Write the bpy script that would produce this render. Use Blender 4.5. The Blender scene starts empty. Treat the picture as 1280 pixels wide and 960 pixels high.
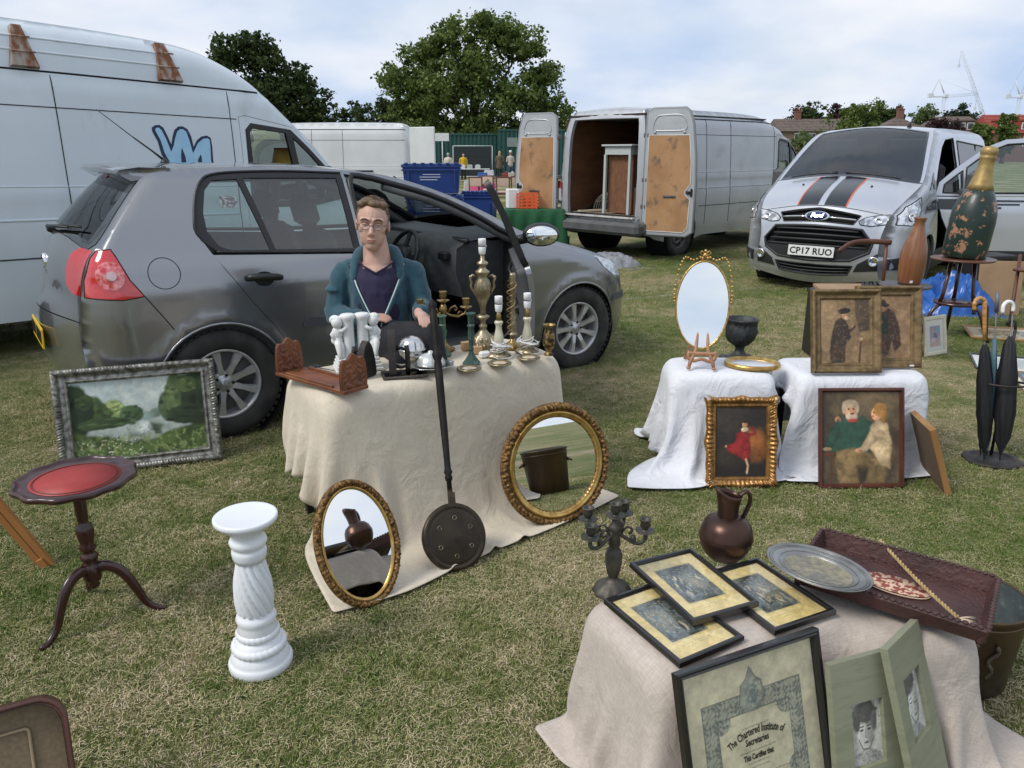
import bpy,math,random
import numpy as np
from mathutils import Vector,Matrix,noise as mnoise
from mathutils.geometry import delaunay_2d_cdt
random.seed(7); np.random.seed(7)
S=bpy.context.scene
C=S.collection
R=math.radians
PI=math.pi
sin,cos=math.sin,math.cos
# ---------------------------------------------------------------- camera
cam_d=bpy.data.cameras.new('camera')
cam=bpy.data.objects.new('camera',cam_d); C.objects.link(cam)
cam.location=(0,0,1.56)
cam.rotation_euler=(R(90)-math.atan(290/960),0,0)
cam_d.sensor_width=36; cam_d.lens=960/1280*36
cam_d.clip_start=.05; cam_d.clip_end=3000
S.camera=cam
# ---------------------------------------------------------------- world and sun
SUN_EL,SUN_AZ=R(48),R(-120)
W=bpy.data.worlds.new('World'); S.world=W; W.use_nodes=True
nt=W.node_tree; N=nt.nodes; L=nt.links; N.clear()
sky=N.new('ShaderNodeTexSky'); sky.sky_type='NISHITA'; sky.sun_disc=False
sky.sun_elevation=SUN_EL; sky.sun_rotation=SUN_AZ; sky.air_density=1.2; sky.dust_density=1.5
tc=N.new('ShaderNodeTexCoord')
sep=N.new('ShaderNodeSeparateXYZ'); L.new(tc.outputs['Generated'],sep.inputs[0])
# clouds: project the direction on a flat layer overhead so that they flatten towards the horizon
zc=N.new('ShaderNodeMath'); zc.operation='MAXIMUM'; L.new(sep.outputs[2],zc.inputs[0]); zc.inputs[1].default_value=0.0
za=N.new('ShaderNodeMath'); za.operation='ADD'; L.new(zc.outputs[0],za.inputs[0]); za.inputs[1].default_value=.30
dx=N.new('ShaderNodeMath'); dx.operation='DIVIDE'; L.new(sep.outputs[0],dx.inputs[0]); L.new(za.outputs[0],dx.inputs[1])
dy=N.new('ShaderNodeMath'); dy.operation='DIVIDE'; L.new(sep.outputs[1],dy.inputs[0]); L.new(za.outputs[0],dy.inputs[1])
cmb=N.new('ShaderNodeCombineXYZ'); L.new(dx.outputs[0],cmb.inputs[0]); L.new(dy.outputs[0],cmb.inputs[1])
n1=N.new('ShaderNodeTexNoise'); n1.inputs['Scale'].default_value=1.1; n1.inputs['Detail'].default_value=6; n1.inputs['Roughness'].default_value=.52
n1.inputs['Distortion'].default_value=.5
L.new(cmb.outputs[0],n1.inputs['Vector'])
n2=N.new('ShaderNodeTexNoise'); n2.inputs['Scale'].default_value=1.6; n2.inputs['Detail'].default_value=5
L.new(cmb.outputs[0],n2.inputs['Vector'])
cr=N.new('ShaderNodeValToRGB'); cr.color_ramp.elements[0].position=.36; cr.color_ramp.elements[1].position=.52
cr.color_ramp.elements[0].color=(.82,.82,.82,1)
L.new(n1.outputs[0],cr.inputs[0])
cc=N.new('ShaderNodeValToRGB'); cc.color_ramp.elements[0].position=.34; cc.color_ramp.elements[1].position=.66
cc.color_ramp.elements[0].color=(3.9,4.9,6.6,1); cc.color_ramp.elements[1].color=(6.7,6.9,7.3,1)
L.new(n2.outputs[0],cc.inputs[0])
mx=N.new('ShaderNodeMixRGB'); L.new(cr.outputs[0],mx.inputs[0]); L.new(sky.outputs[0],mx.inputs[1]); L.new(cc.outputs[0],mx.inputs[2])
bg=N.new('ShaderNodeBackground'); bg.inputs[1].default_value=.1; L.new(mx.outputs[0],bg.inputs[0])
wo=N.new('ShaderNodeOutputWorld'); L.new(bg.outputs[0],wo.inputs[0])
sd=bpy.data.lights.new('sun','SUN'); sun=bpy.data.objects.new('sun',sd); C.objects.link(sun)
sd.energy=1.8; sd.angle=R(20); sd.color=(1,.95,.88)
v=Vector((sin(SUN_AZ)*cos(SUN_EL),cos(SUN_AZ)*cos(SUN_EL),sin(SUN_EL)))
sun.rotation_euler=(-v).to_track_quat('-Z','Y').to_euler()
S.view_settings.view_transform='Standard'; S.view_settings.look='None'
S.view_settings.exposure=.44; S.view_settings.gamma=1; S.view_settings.use_curve_mapping=False
# ---------------------------------------------------------------- materials
MATS={}
def M(name,col=(.5,.5,.5),col2=None,scale=8.,rough=.5,metal=0.,bump=0.,bscale=None,coat=0.,spec=.5,detail=6.,lo=.35,hi=.65,stretch=None,col3=None,s3=2.,lo3=.55,hi3=.7,rvar=0.,sss=0.,sheen=0.,wave=None):
 """procedural surface: two colours mixed by noise, a third in blotches, fine relief"""
 if name in MATS:return MATS[name]
 m=bpy.data.materials.new(name); m.use_nodes=True; MATS[name]=m
 n=m.node_tree.nodes; l=m.node_tree.links; b=n['Principled BSDF']
 b.inputs['Roughness'].default_value=rough; b.inputs['Metallic'].default_value=metal
 b.inputs['Coat Weight'].default_value=coat; b.inputs['Coat Roughness'].default_value=.06
 b.inputs['Specular IOR Level'].default_value=spec
 if sss:b.inputs['Subsurface Weight'].default_value=sss; b.inputs['Subsurface Radius'].default_value=(.012,.006,.004)
 if sheen:b.inputs['Sheen Weight'].default_value=sheen
 t=n.new('ShaderNodeTexCoord'); mp=n.new('ShaderNodeMapping'); l.new(t.outputs['Object'],mp.inputs[0])
 if stretch:mp.inputs['Scale'].default_value=stretch
 b.inputs['Base Color'].default_value=(*col,1)
 cout=None
 if col2:
  no=n.new('ShaderNodeTexNoise'); no.inputs['Scale'].default_value=scale; no.inputs['Detail'].default_value=detail
  l.new(mp.outputs[0],no.inputs['Vector'])
  r=n.new('ShaderNodeMapRange'); r.inputs[1].default_value=lo; r.inputs[2].default_value=hi; l.new(no.outputs[0],r.inputs[0])
  x=n.new('ShaderNodeMixRGB'); x.inputs[1].default_value=(*col,1); x.inputs[2].default_value=(*col2,1)
  l.new(r.outputs[0],x.inputs[0]); cout=x.outputs[0]
  if rvar:
   rr=n.new('ShaderNodeMapRange'); l.new(no.outputs[0],rr.inputs[0]); rr.inputs[1].default_value=.3; rr.inputs[2].default_value=.7
   rr.inputs[3].default_value=rough; rr.inputs[4].default_value=rough+rvar; l.new(rr.outputs[0],b.inputs['Roughness'])
 if wave:
  wv=n.new('ShaderNodeTexWave'); wv.inputs['Scale'].default_value=wave[0]; wv.inputs['Distortion'].default_value=wave[1]
  wv.inputs['Detail'].default_value=3; wv.bands_direction=wave[3]
  l.new(mp.outputs[0],wv.inputs['Vector'])
  x=n.new('ShaderNodeMixRGB'); x.inputs[2].default_value=(*wave[2],1)
  if cout:l.new(cout,x.inputs[1])
  else:x.inputs[1].default_value=(*col,1)
  mu=n.new('ShaderNodeMath'); mu.operation='MULTIPLY'; mu.inputs[1].default_value=.6; l.new(wv.outputs[1],mu.inputs[0])
  l.new(mu.outputs[0],x.inputs[0]); cout=x.outputs[0]
 if col3:
  no=n.new('ShaderNodeTexNoise'); no.inputs['Scale'].default_value=s3; no.inputs['Detail'].default_value=8; no.inputs['Roughness'].default_value=.65
  l.new(mp.outputs[0],no.inputs['Vector'])
  r=n.new('ShaderNodeMapRange'); r.inputs[1].default_value=lo3; r.inputs[2].default_value=hi3; l.new(no.outputs[0],r.inputs[0])
  x=n.new('ShaderNodeMixRGB'); x.inputs[2].default_value=(*col3,1); l.new(r.outputs[0],x.inputs[0])
  if cout:l.new(cout,x.inputs[1])
  else:x.inputs[1].default_value=(*col,1)
  cout=x.outputs[0]
 if cout:l.new(cout,b.inputs['Base Color'])
 if bump:
  no=n.new('ShaderNodeTexNoise'); no.inputs['Scale'].default_value=bscale or scale*4; no.inputs['Detail'].default_value=5
  l.new(mp.outputs[0],no.inputs['Vector'])
  bu=n.new('ShaderNodeBump'); bu.inputs['Strength'].default_value=min(1,bump); bu.inputs['Distance'].default_value=.004*max(1,bump)
  l.new(no.outputs[0],bu.inputs['Height']); l.new(bu.outputs[0],b.inputs['Normal'])
 return m
def GLASS(name,tint=(.75,.82,.8),refl=.09,rough=.02):
 if name in MATS:return MATS[name]
 m=bpy.data.materials.new(name); m.use_nodes=True; MATS[name]=m
 n=m.node_tree.nodes; l=m.node_tree.links; n.clear()
 tr=n.new('ShaderNodeBsdfTransparent'); tr.inputs[0].default_value=(*tint,1)
 gl=n.new('ShaderNodeBsdfGlossy'); gl.inputs[0].default_value=(1,1,1,1); gl.inputs[1].default_value=rough
 lw=n.new('ShaderNodeLayerWeight'); lw.inputs[0].default_value=.25
 mr=n.new('ShaderNodeMapRange'); l.new(lw.outputs[0],mr.inputs[0]); mr.inputs[3].default_value=refl; mr.inputs[4].default_value=.7
 mi=n.new('ShaderNodeMixShader'); l.new(mr.outputs[0],mi.inputs[0]); l.new(tr.outputs[0],mi.inputs[1]); l.new(gl.outputs[0],mi.inputs[2])
 o=n.new('ShaderNodeOutputMaterial'); l.new(mi.outputs[0],o.inputs[0])
 return m
def PRINT(name='print',rough=.55,coat=0.,bump=0.):
 if name in MATS:return MATS[name]
 m=bpy.data.materials.new(name); m.use_nodes=True; MATS[name]=m
 n=m.node_tree.nodes; l=m.node_tree.links; b=n['Principled BSDF']
 a=n.new('ShaderNodeVertexColor'); a.layer_name='Col'; l.new(a.outputs[0],b.inputs['Base Color'])
 b.inputs['Roughness'].default_value=rough; b.inputs['Coat Weight'].default_value=coat; b.inputs['Coat Roughness'].default_value=.03
 return m
# ---------------------------------------------------------------- mesh helpers
def tagp(o,label=None,cat=None,group=None,kind=None):
 if label:o['label']=label
 if cat:o['category']=cat
 if group:o['group']=group
 if kind:o['kind']=kind
 return o
def thing(name,label,cat,loc=(0,0,0),rot=0,group=None):
 o=bpy.data.objects.new(name,None); C.objects.link(o); o.location=loc
 o.rotation_euler=rot if isinstance(rot,(tuple,list))else(0,0,rot)
 o.empty_display_size=.05
 return tagp(o,label,cat,group)
def link(name,me,parent=None,mat=None,loc=None,rot=None):
 o=bpy.data.objects.new(name,me); C.objects.link(o)
 if mat is not None:
  me.materials.clear(); me.materials.append(mat)
 if parent is not None:o.parent=parent
 if loc:o.location=loc
 if rot:o.rotation_euler=rot
 return o
def np_mesh(name,V,F,smooth=True):
 """V (n,3), F (m,3|4) arrays"""
 V=np.asarray(V,dtype=np.float32); F=np.asarray(F,dtype=np.int32)
 me=bpy.data.meshes.new(name); k=F.shape[1]
 me.vertices.add(len(V)); me.vertices.foreach_set('co',V.ravel())
 me.loops.add(F.size); me.loops.foreach_set('vertex_index',F.ravel())
 me.polygons.add(len(F)); me.polygons.foreach_set('loop_start',np.arange(0,F.size,k,dtype=np.int32))
 me.polygons.foreach_set('loop_total',np.full(len(F),k,dtype=np.int32))
 me.polygons.foreach_set('use_smooth',np.full(len(F),smooth)); me.update(calc_edges=True); me.validate()
 return me
class MB:
 def __init__(s):s.v=[]; s.f=[]; s.sm=[]
 def add(s,v,f,smooth=False,mat=None):
  b=len(s.v)
  s.v+=[tuple(mat@Vector(p))for p in v]if mat is not None else[tuple(p)for p in v]
  s.f+=[tuple(i+b for i in q)for q in f]; s.sm+=[smooth]*len(f); return s
 def box(s,c,d,rot=None,bev=0.,taper=1.):
  x,y,z=d[0]/2,d[1]/2,d[2]/2
  if bev<=0:
   v=[(a*x*(taper if e>0 else 1),b_*y*(taper if e>0 else 1),e*z)for e in(-1,1)for b_ in(-1,1)for a in(-1,1)]
   f=[(0,2,3,1),(4,5,7,6),(0,1,5,4),(2,6,7,3),(0,4,6,2),(1,3,7,5)]
  else:
   v=[]; b=bev
   for e,k in((-z,b),(-z+b,0),(z-b,0),(z,b)):
    t=taper if e>0 else 1
    X,Y=x*t-k,y*t-k; q=b if k==0 else b*.5
    v+=[(X-q,-Y,e),(X,-Y+q,e),(X,Y-q,e),(X-q,Y,e),(-X+q,Y,e),(-X,Y-q,e),(-X,-Y+q,e),(-X+q,-Y,e)]
   f=[tuple(range(7,-1,-1)),tuple(range(24,32))]
   for r in range(3):
    for i in range(8):
     j=(i+1)%8; f.append((r*8+i,r*8+j,r*8+8+j,r*8+8+i))
  m=Matrix.Translation(c)
  if rot is not None:m=m@(rot if isinstance(rot,Matrix)else(Matrix.Rotation(rot[2],4,'Z')@Matrix.Rotation(rot[1],4,'Y')@Matrix.Rotation(rot[0],4,'X')))
  return s.add(v,f,False,m)
 def lathe(s,prof,n=24,c=(0,0,0),rot=None,mod=None,caps=True,a0=0.,a1=2*PI,smooth=True):
  full=abs(a1-a0-2*PI)<1e-6; m_=n if full else n+1; v=[]
  for i,(r,z)in enumerate(prof):
   for j in range(m_):
    a=a0+(a1-a0)*j/n; k=mod(a,z,r,i)if mod else 1.
    v.append((r*k*cos(a),r*k*sin(a),z))
  f=[]
  for i in range(len(prof)-1):
   for j in range(n):
    k=(j+1)%m_; f.append((i*m_+j,i*m_+k,(i+1)*m_+k,(i+1)*m_+j))
  if caps and full:
   if prof[0][0]>1e-5:f.append(tuple(range(m_-1,-1,-1)))
   if prof[-1][0]>1e-5:f.append(tuple((len(prof)-1)*m_+j for j in range(m_)))
  m=Matrix.Translation(c)
  if rot is not None:m=m@(rot if isinstance(rot,Matrix)else(Matrix.Rotation(rot[2],4,'Z')@Matrix.Rotation(rot[1],4,'Y')@Matrix.Rotation(rot[0],4,'X')))
  return s.add(v,f,smooth,m)
 def tube(s,pts,r,n=8,closed=False,caps=True,flat=1.,mod=None):
  P=[Vector(p)for p in pts]; k=len(P); rr=r if isinstance(r,(list,tuple))else[r]*k; v=[]; f=[]; up=None
  for i,p in enumerate(P):
   t=(P[(i+1)%k]-P[i-1])if closed else(P[min(i+1,k-1)]-P[max(i-1,0)])
   if t.length<1e-9:t=Vector((0,0,1))
   t.normalize()
   if up is None:
    up=t.orthogonal().normalized()
    if abs(t.z)<.9:up=(Vector((0,0,1))-t*t.z).normalized()
   up=(up-t*up.dot(t))
   up=up.normalized()if up.length>1e-6 else t.orthogonal().normalized()
   w=t.cross(up)
   for j in range(n):
    a=2*PI*j/n; q=rr[i]*(mod(a,i/k)if mod else 1)
    v.append(p+up*(cos(a)*q)+w*(sin(a)*q*flat))
  m_=k if closed else k-1
  for i in range(m_):
   for j in range(n):
    a,b=i*n+j,i*n+(j+1)%n; c_,d=((i+1)%k)*n+(j+1)%n,((i+1)%k)*n+j
    f.append((a,b,c_,d))
  if caps and not closed:f+=[tuple(range(n-1,-1,-1)),tuple((k-1)*n+j for j in range(n))]
  return s.add(v,f,True)
 def ball(s,c,r,n=12,m=8,rot=None):
  rr=r if isinstance(r,(tuple,list))else(r,r,r)
  v=[(0,0,-1)]; f=[]
  for i in range(1,m):
   p=-PI/2+PI*i/m
   for j in range(n):
    a=2*PI*j/n; v.append((cos(p)*cos(a),cos(p)*sin(a),sin(p)))
  v.append((0,0,1))
  for j in range(n):f.append((0,1+(j+1)%n,1+j))
  for i in range(m-2):
   for j in range(n):
    a=1+i*n+j; b=1+i*n+(j+1)%n; f.append((a,b,b+n,a+n))
  for j in range(n):f.append((len(v)-1,1+(m-2)*n+j,1+(m-2)*n+(j+1)%n))
  M_=Matrix.Translation(c)
  if rot is not None:M_=M_@(rot if isinstance(rot,Matrix)else Vector(rot).to_track_quat('Z','Y').to_matrix().to_4x4())
  return s.add([(p[0]*rr[0],p[1]*rr[1],p[2]*rr[2])for p in v],f,True,M_)
 def prism(s,poly,t,mat=None,smooth=False):
  """poly in xy, extruded to z=t"""
  n=len(poly); v=[(x,y,0)for x,y in poly]+[(x,y,t)for x,y in poly]
  f=[tuple(range(n-1,-1,-1)),tuple(range(n,2*n))]+[(i,(i+1)%n,n+(i+1)%n,n+i)for i in range(n)]
  return s.add(v,f,smooth,mat)
 def mesh(s,name):
  me=bpy.data.meshes.new(name); me.from_pydata(s.v,[],s.f); me.polygons.foreach_set('use_smooth',s.sm); me.update(); return me
 def build(s,name,mat,parent=None,loc=None,rot=None):return link(name,s.mesh(name),parent,mat,loc,rot)
def copy_tree(o,parent=None):
 c=o.copy(); C.objects.link(c)
 if parent is not None:c.parent=parent
 for ch in list(o.children):copy_tree(ch,c)
 return c
def cat(pts,n=6,closed=False):
 """Catmull-Rom through tuples"""
 P=np.array(pts,float); k=len(P); out=[]
 rng=range(k)if closed else range(k-1)
 for i in rng:
  p0=P[(i-1)%k]if closed or i>0 else 2*P[0]-P[1]; p1=P[i]; p2=P[(i+1)%k]
  p3=P[(i+2)%k]if closed or i<k-2 else 2*P[-1]-P[-2]
  for j in range(n):
   t=j/n
   out.append(tuple(.5*((2*p1)+(-p0+p2)*t+(2*p0-5*p1+4*p2-p3)*t*t+(-p0+3*p1-3*p2+p3)*t**3)))
 if not closed:out.append(tuple(P[-1]))
 return out
def gz(y):
 """the field dips very slightly away from the camera"""
 t=min(1.,max(0.,(y-5.5)/6.)); return-.1*t*t*(3-2*t)
def text_mesh(txt,size=.1,ext=.001,align='CENTER',shear=0.,space=1.,weight=0.):
 cu=bpy.data.curves.new('text','FONT'); cu.body=txt; cu.size=size; cu.extrude=ext; cu.align_x=align; cu.align_y='CENTER'
 cu.shear=shear; cu.space_character=space; cu.resolution_u=2; cu.offset=weight
 o=bpy.data.objects.new('t',cu); C.objects.link(o)
 me=bpy.data.meshes.new_from_object(o.evaluated_get(bpy.context.evaluated_depsgraph_get()))
 bpy.data.objects.remove(o); bpy.data.curves.remove(cu)
 return me
# ================================================================ vehicle body shells
def pip(px,py,poly):
 poly=np.asarray(poly); x1=poly[:,0]; y1=poly[:,1]; x2=np.roll(x1,-1); y2=np.roll(y1,-1)
 px=np.asarray(px)[:,None]; py=np.asarray(py)[:,None]
 c=((y1>py)!=(y2>py))&(px<(x2-x1)*(py-y1)/(y2-y1+1e-12)+x1)
 return c.sum(1)%2==1
def dens(poly,h,closed=True):
 out=[]; n=len(poly)
 for i in range(n if closed else n-1):
  a=np.array(poly[i],float); b=np.array(poly[(i+1)%n],float); k=max(1,int(np.ceil(np.linalg.norm(b-a)/h)))
  for j in range(k):out.append(tuple(a+(b-a)*j/k))
 if not closed:out.append(tuple(poly[-1]))
 return out
def segd(P,poly,closed=False):
 """distance of points P (n,2) to a polyline, with the (fractional) index of the nearest point"""
 A=np.asarray(poly,float); B=np.roll(A,-1,0)if closed else A[1:]
 if not closed:A=A[:-1]
 d=B-A; L2=(d**2).sum(1)+1e-12
 t=np.clip(((P[:,None,:]-A)*d).sum(2)/L2,0,1); Q=A+t[...,None]*d
 D=np.sqrt(((P[:,None,:]-Q)**2).sum(2)); k=D.argmin(1); r=np.arange(len(P))
 return D[r,k],k+t[r,k]
def cdt(poly,holes=(),h=.04,extra=None):
 """triangulate a 2D region with interior points; returns verts, faces, list of boundary loops"""
 loops=[dens(poly,h)]+[dens(q,h*.8)for q in holes]
 V=[]; E=[]; LP=[]
 for lp in loops:
  b=len(V); V+=lp; E+=[(b+i,b+(i+1)%len(lp))for i in range(len(lp))]; LP.append(list(range(b,b+len(lp))))
 A=np.array(loops[0]); lo=A.min(0); hi=A.max(0)
 gx,gy=np.meshgrid(np.arange(lo[0]+h/2,hi[0],h),np.arange(lo[1]+h/2,hi[1],h)); gx[::2]+=h/2
 G=np.stack([gx.ravel(),gy.ravel()],1)
 if extra is not None and len(extra):G=np.concatenate([np.asarray(extra),G])
 ok=pip(G[:,0],G[:,1],poly)
 for q in holes:ok&=~pip(G[:,0],G[:,1],q)
 G=G[ok]
 for lp in loops:
  if len(G):D,_=segd(G,lp,True); G=G[D>h*.28]
 nb=len(V)
 allv=[Vector(p)for p in V]+[Vector(p)for p in G]
 v2,e2,f2,ov,oe,of=delaunay_2d_cdt(allv,E,[],0,1e-5)
 v2=np.array([tuple(p)for p in v2]); f2=np.array([tuple(f)for f in f2 if len(f)==3],int)
 cen=v2[f2].mean(1); ok=pip(cen[:,0],cen[:,1],poly)
 for q in holes:ok&=~pip(cen[:,0],cen[:,1],q)
 f2=f2[ok]
 mp={}
 for i,o in enumerate(ov):
  for k in o:mp[k]=i
 LP=[[mp[i]for i in lp if i in mp]for lp in LP]
 return v2,f2,LP
def inset(poly,d):
 """shrink a polygon by d (counter-clockwise or clockwise)"""
 P=np.array(poly,float); n=len(P); ar=.5*sum(P[i,0]*P[(i+1)%n,1]-P[(i+1)%n,0]*P[i,1]for i in range(n)); s=1 if ar>0 else-1
 out=[]
 for i in range(n):
  a=P[i]-P[i-1]; b=P[(i+1)%n]-P[i]; a/=np.linalg.norm(a)+1e-9; b/=np.linalg.norm(b)+1e-9
  na=np.array([-a[1],a[0]])*s; nb=np.array([-b[1],b[0]])*s; m=na+nb; m/=max(.35,np.dot(m,na))if np.dot(m,na)>.35 else .7
  out.append(tuple(P[i]+m*d))
 return out
class Shell:
 def __init__(s,sil,wz,ends,h=.045,bulges=()):
  """sil: (x, z, R, A, crown) from rear-bottom over the roof to front-bottom; wz: [(z, halfwidth)]"""
  q=np.array(cat(sil,5)); s.S=q[:,:2]; s.R=np.maximum(q[:,2],.01); s.A=q[:,3]; s.c=q[:,4]; s.wz=np.array(wz); s.ends=np.array(ends); s.h=h
  d=np.r_[0,np.cumsum(np.linalg.norm(np.diff(s.S,axis=0),axis=1))]; s.u=d; s.L=d[-1]; s.bul=bulges
  t=np.gradient(s.S,axis=0); t/=np.linalg.norm(t,axis=1)[:,None]; s.n=np.stack([-t[:,1],t[:,0]],1)
  if s.n[len(s.n)//2,1]<0:s.n*=-1
  zz=np.linspace(-.2,3.2,700); w=np.interp(zz,s.wz[:,0],s.wz[:,1]); k=np.hanning(21); k/=k.sum(); s.zz=zz; s.ww=np.convolve(np.pad(w,10,'edge'),k,'valid')
 def base(s,x,z):
  w=np.interp(z,s.zz,s.ww)*np.interp(x,s.ends[:,0],s.ends[:,1])
  for bx,bz,br,ba in s.bul:w=w+ba*np.exp(-((np.hypot(x-bx,z-bz)-br)/.05)**2)
  return w
 def Y(s,x,z):
  x=np.atleast_1d(np.asarray(x,float)); z=np.atleast_1d(np.asarray(z,float))
  D,k=segd(np.stack([x,z],1),s.S); i=np.arange(len(s.u)); Rr=np.interp(k,i,s.R); A=np.interp(k,i,s.A)
  t=np.clip(1-D/Rr,0,1); return s.base(x,z)-A*(1-np.sqrt(np.clip(1-t*t,0,1)))
 def side_pt(s,x,z,sg=-1,off=0.):
  x=np.atleast_1d(np.asarray(x,float)); z=np.atleast_1d(np.asarray(z,float)); e=.004
  y=s.Y(x,z); ax=(s.Y(x+e,z)-s.Y(x-e,z))/(2*e); az=(s.Y(x,z+e)-s.Y(x,z-e))/(2*e)
  n=np.stack([-ax,np.ones_like(ax),-az],1); n/=np.linalg.norm(n,axis=1)[:,None]
  p=np.stack([x,y,z],1)+n*off
  p[:,1]*=sg; n[:,1]*=sg; return p,n
 def We(s,u):
  x=np.interp(u,s.u,s.S[:,0]); z=np.interp(u,s.u,s.S[:,1]); return s.base(x,z)-np.interp(u,s.u,s.A)
 def strip_raw(s,u,v):
  x=np.interp(u,s.u,s.S[:,0]); z=np.interp(u,s.u,s.S[:,1]); nx=np.interp(u,s.u,s.n[:,0]); nz=np.interp(u,s.u,s.n[:,1])
  c=np.interp(u,s.u,s.c)*(1-np.clip(np.abs(v),0,1)**2)**1.3; return np.stack([x+nx*c,v*s.We(u),z+nz*c],1)
 def strip_pt(s,u,v,off=0.):
  u=np.atleast_1d(np.asarray(u,float)); v=np.atleast_1d(np.asarray(v,float)); e=.004
  p=s.strip_raw(u,v); du=s.strip_raw(u+e,v)-s.strip_raw(u-e,v); dv=s.strip_raw(u,np.clip(v+e,-1,1))-s.strip_raw(u,np.clip(v-e,-1,1))
  n=np.cross(du,dv); n/=np.linalg.norm(n,axis=1)[:,None]+1e-9
  on=np.stack([np.interp(u,s.u,s.n[:,0]),0*u,np.interp(u,s.u,s.n[:,1])],1); n*=np.sign((n*on).sum(1))[:,None]
  return p+n*off,n
 def uz(s,z,front=True):
  """arc position where the front (or rear) outline crosses height z"""
  i=int(np.argmax(s.S[:,1])); idx=range(len(s.S)-1,i,-1)if front else range(0,i)
  for k in idx:
   a,b=(k,k-1)if front else(k,k+1)
   if(s.S[a,1]-z)*(s.S[b,1]-z)<=0:
    t=(z-s.S[a,1])/(s.S[b,1]-s.S[a,1]+1e-9); return s.u[a]+t*(s.u[b]-s.u[a])
  return s.u[-1]if front else 0.
 def ux(s,x):
  """arc position on the upper outline at x"""
  lo=int(np.argmin(s.S[:,0])); hi=int(np.argmax(s.S[:,0])); return float(np.interp(x,s.S[lo:hi+1,0],s.u[lo:hi+1]))
 def _mesh(s,name,mapf,poly,holes,off,fl,h,extra,rev):
  v2,f2,LP=cdt(poly,holes,h or s.h,extra); P,n=mapf(v2[:,0],v2[:,1],off)
  a=np.cross(P[f2[:,1]]-P[f2[:,0]],P[f2[:,2]]-P[f2[:,0]]); fn=n[f2].mean(1)
  fl_=(a*fn).sum(1)<0; f2[fl_]=f2[fl_][:,::-1]
  V=[tuple(p)for p in P]; F=[tuple(int(i)for i in f)for f in f2]; nor=[tuple(q)for q in n]
  if fl:
   for lp in LP:
    m=len(lp); b=len(V)
    for i in lp:V.append(tuple(P[i])); V.append(tuple(P[i]-n[i]*fl)); nor+=[(0,0,0),(0,0,0)]
    for i in range(m):
     j=(i+1)%m; F.append((b+2*i,b+2*j,b+2*j+1,b+2*i+1))
  me=bpy.data.meshes.new(name); me.from_pydata(V,[],F); me.polygons.foreach_set('use_smooth',[True]*len(F)); me.update()
  me.normals_split_custom_set_from_vertices(nor); return me
 def side(s,name,poly,mat,parent,holes=(),sg=-1,off=0.,fl=.02,h=None,extra=None):
  me=s._mesh(name,lambda x,z,o:s.side_pt(x,z,sg,o),poly,holes,off,fl,h,extra,False); return link(name,me,parent,mat)
 def strip(s,name,poly,mat,parent,holes=(),off=0.,fl=.02,h=None):
  K=.75; sc=lambda q:[(a,b*K)for a,b in q]
  me=s._mesh(name,lambda u,v,o:s.strip_pt(u,np.clip(v/K,-1,1),o),sc(poly),[sc(q)for q in holes],off,fl,h,None,False); return link(name,me,parent,mat)
 def rings(s,i0=0,i1=None):
  """extra sample points just inside the outline so that the edge rounding is smooth"""
  out=[]
  for i in range(i0,i1 or len(s.S)):
   for t in(.05,.18,.38,.65):out.append(s.S[i]-s.n[i]*s.R[i]*t)
  return out
 def outline(s):return[tuple(p)for p in s.S]
 def seam(s,b,pts,kind='side',sg=-1,w=.004,off=.0015,n=5):
  """thin raised tube following the body (rubber, seam or ridge)"""
  q=dens(pts,.05,False); q=np.array(q)
  P,nn=s.side_pt(q[:,0],q[:,1],sg,off)if kind=='side' else s.strip_pt(q[:,0],q[:,1],off)
  b.tube([tuple(p)for p in P],w,n); return b
def circ(cx,cy,r,n=28,a0=0,a1=2*PI,ry=None):
 return[(cx+r*cos(a0+(a1-a0)*i/n),cy+(ry or r)*sin(a0+(a1-a0)*i/n))for i in range(n+(0 if abs(a1-a0-2*PI)<1e-6 else 1))]
PAINT=lambda nm,c,**k:M(nm,c,metal=k.get('metal',.55),rough=k.get('rough',.34),coat=k.get('coat',.7),col3=k.get('dirt'),s3=1.6,lo3=.5,hi3=.95)
rubber=M('tyre_rubber',(.018,.018,.019),(.05,.047,.04),scale=9,rough=.8,bump=.3,bscale=60)
trim=M('black_trim',(.012,.012,.013),rough=.45)
gapm=M('seam_black',(.01,.01,.01),rough=.9)
plastic=M('grey_plastic',(.062,.066,.068),(.085,.088,.09),scale=20,rough=.6,bump=.2,bscale=200)
alloy=M('alloy',(.62,.62,.63),(.48,.47,.45),scale=12,rough=.3,metal=.45)
steel=M('steel_wheel',(.2,.2,.2),(.1,.095,.085),scale=14,rough=.5,metal=.6)
glass_car=GLASS('car_glass',(.66,.78,.75),.09)
glass_clear=GLASS('clear_glass',(.85,.9,.88),.10)
glass_dark=GLASS('dark_glass',(.18,.22,.22),.16)
mirror_m=M('mirror',(.9,.92,.92),rough=.01,metal=1.)
chrome=M('chrome',(.8,.8,.8),rough=.08,metal=1.)
well=M('wheel_well',(.008,.008,.008),rough=.95)
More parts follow.
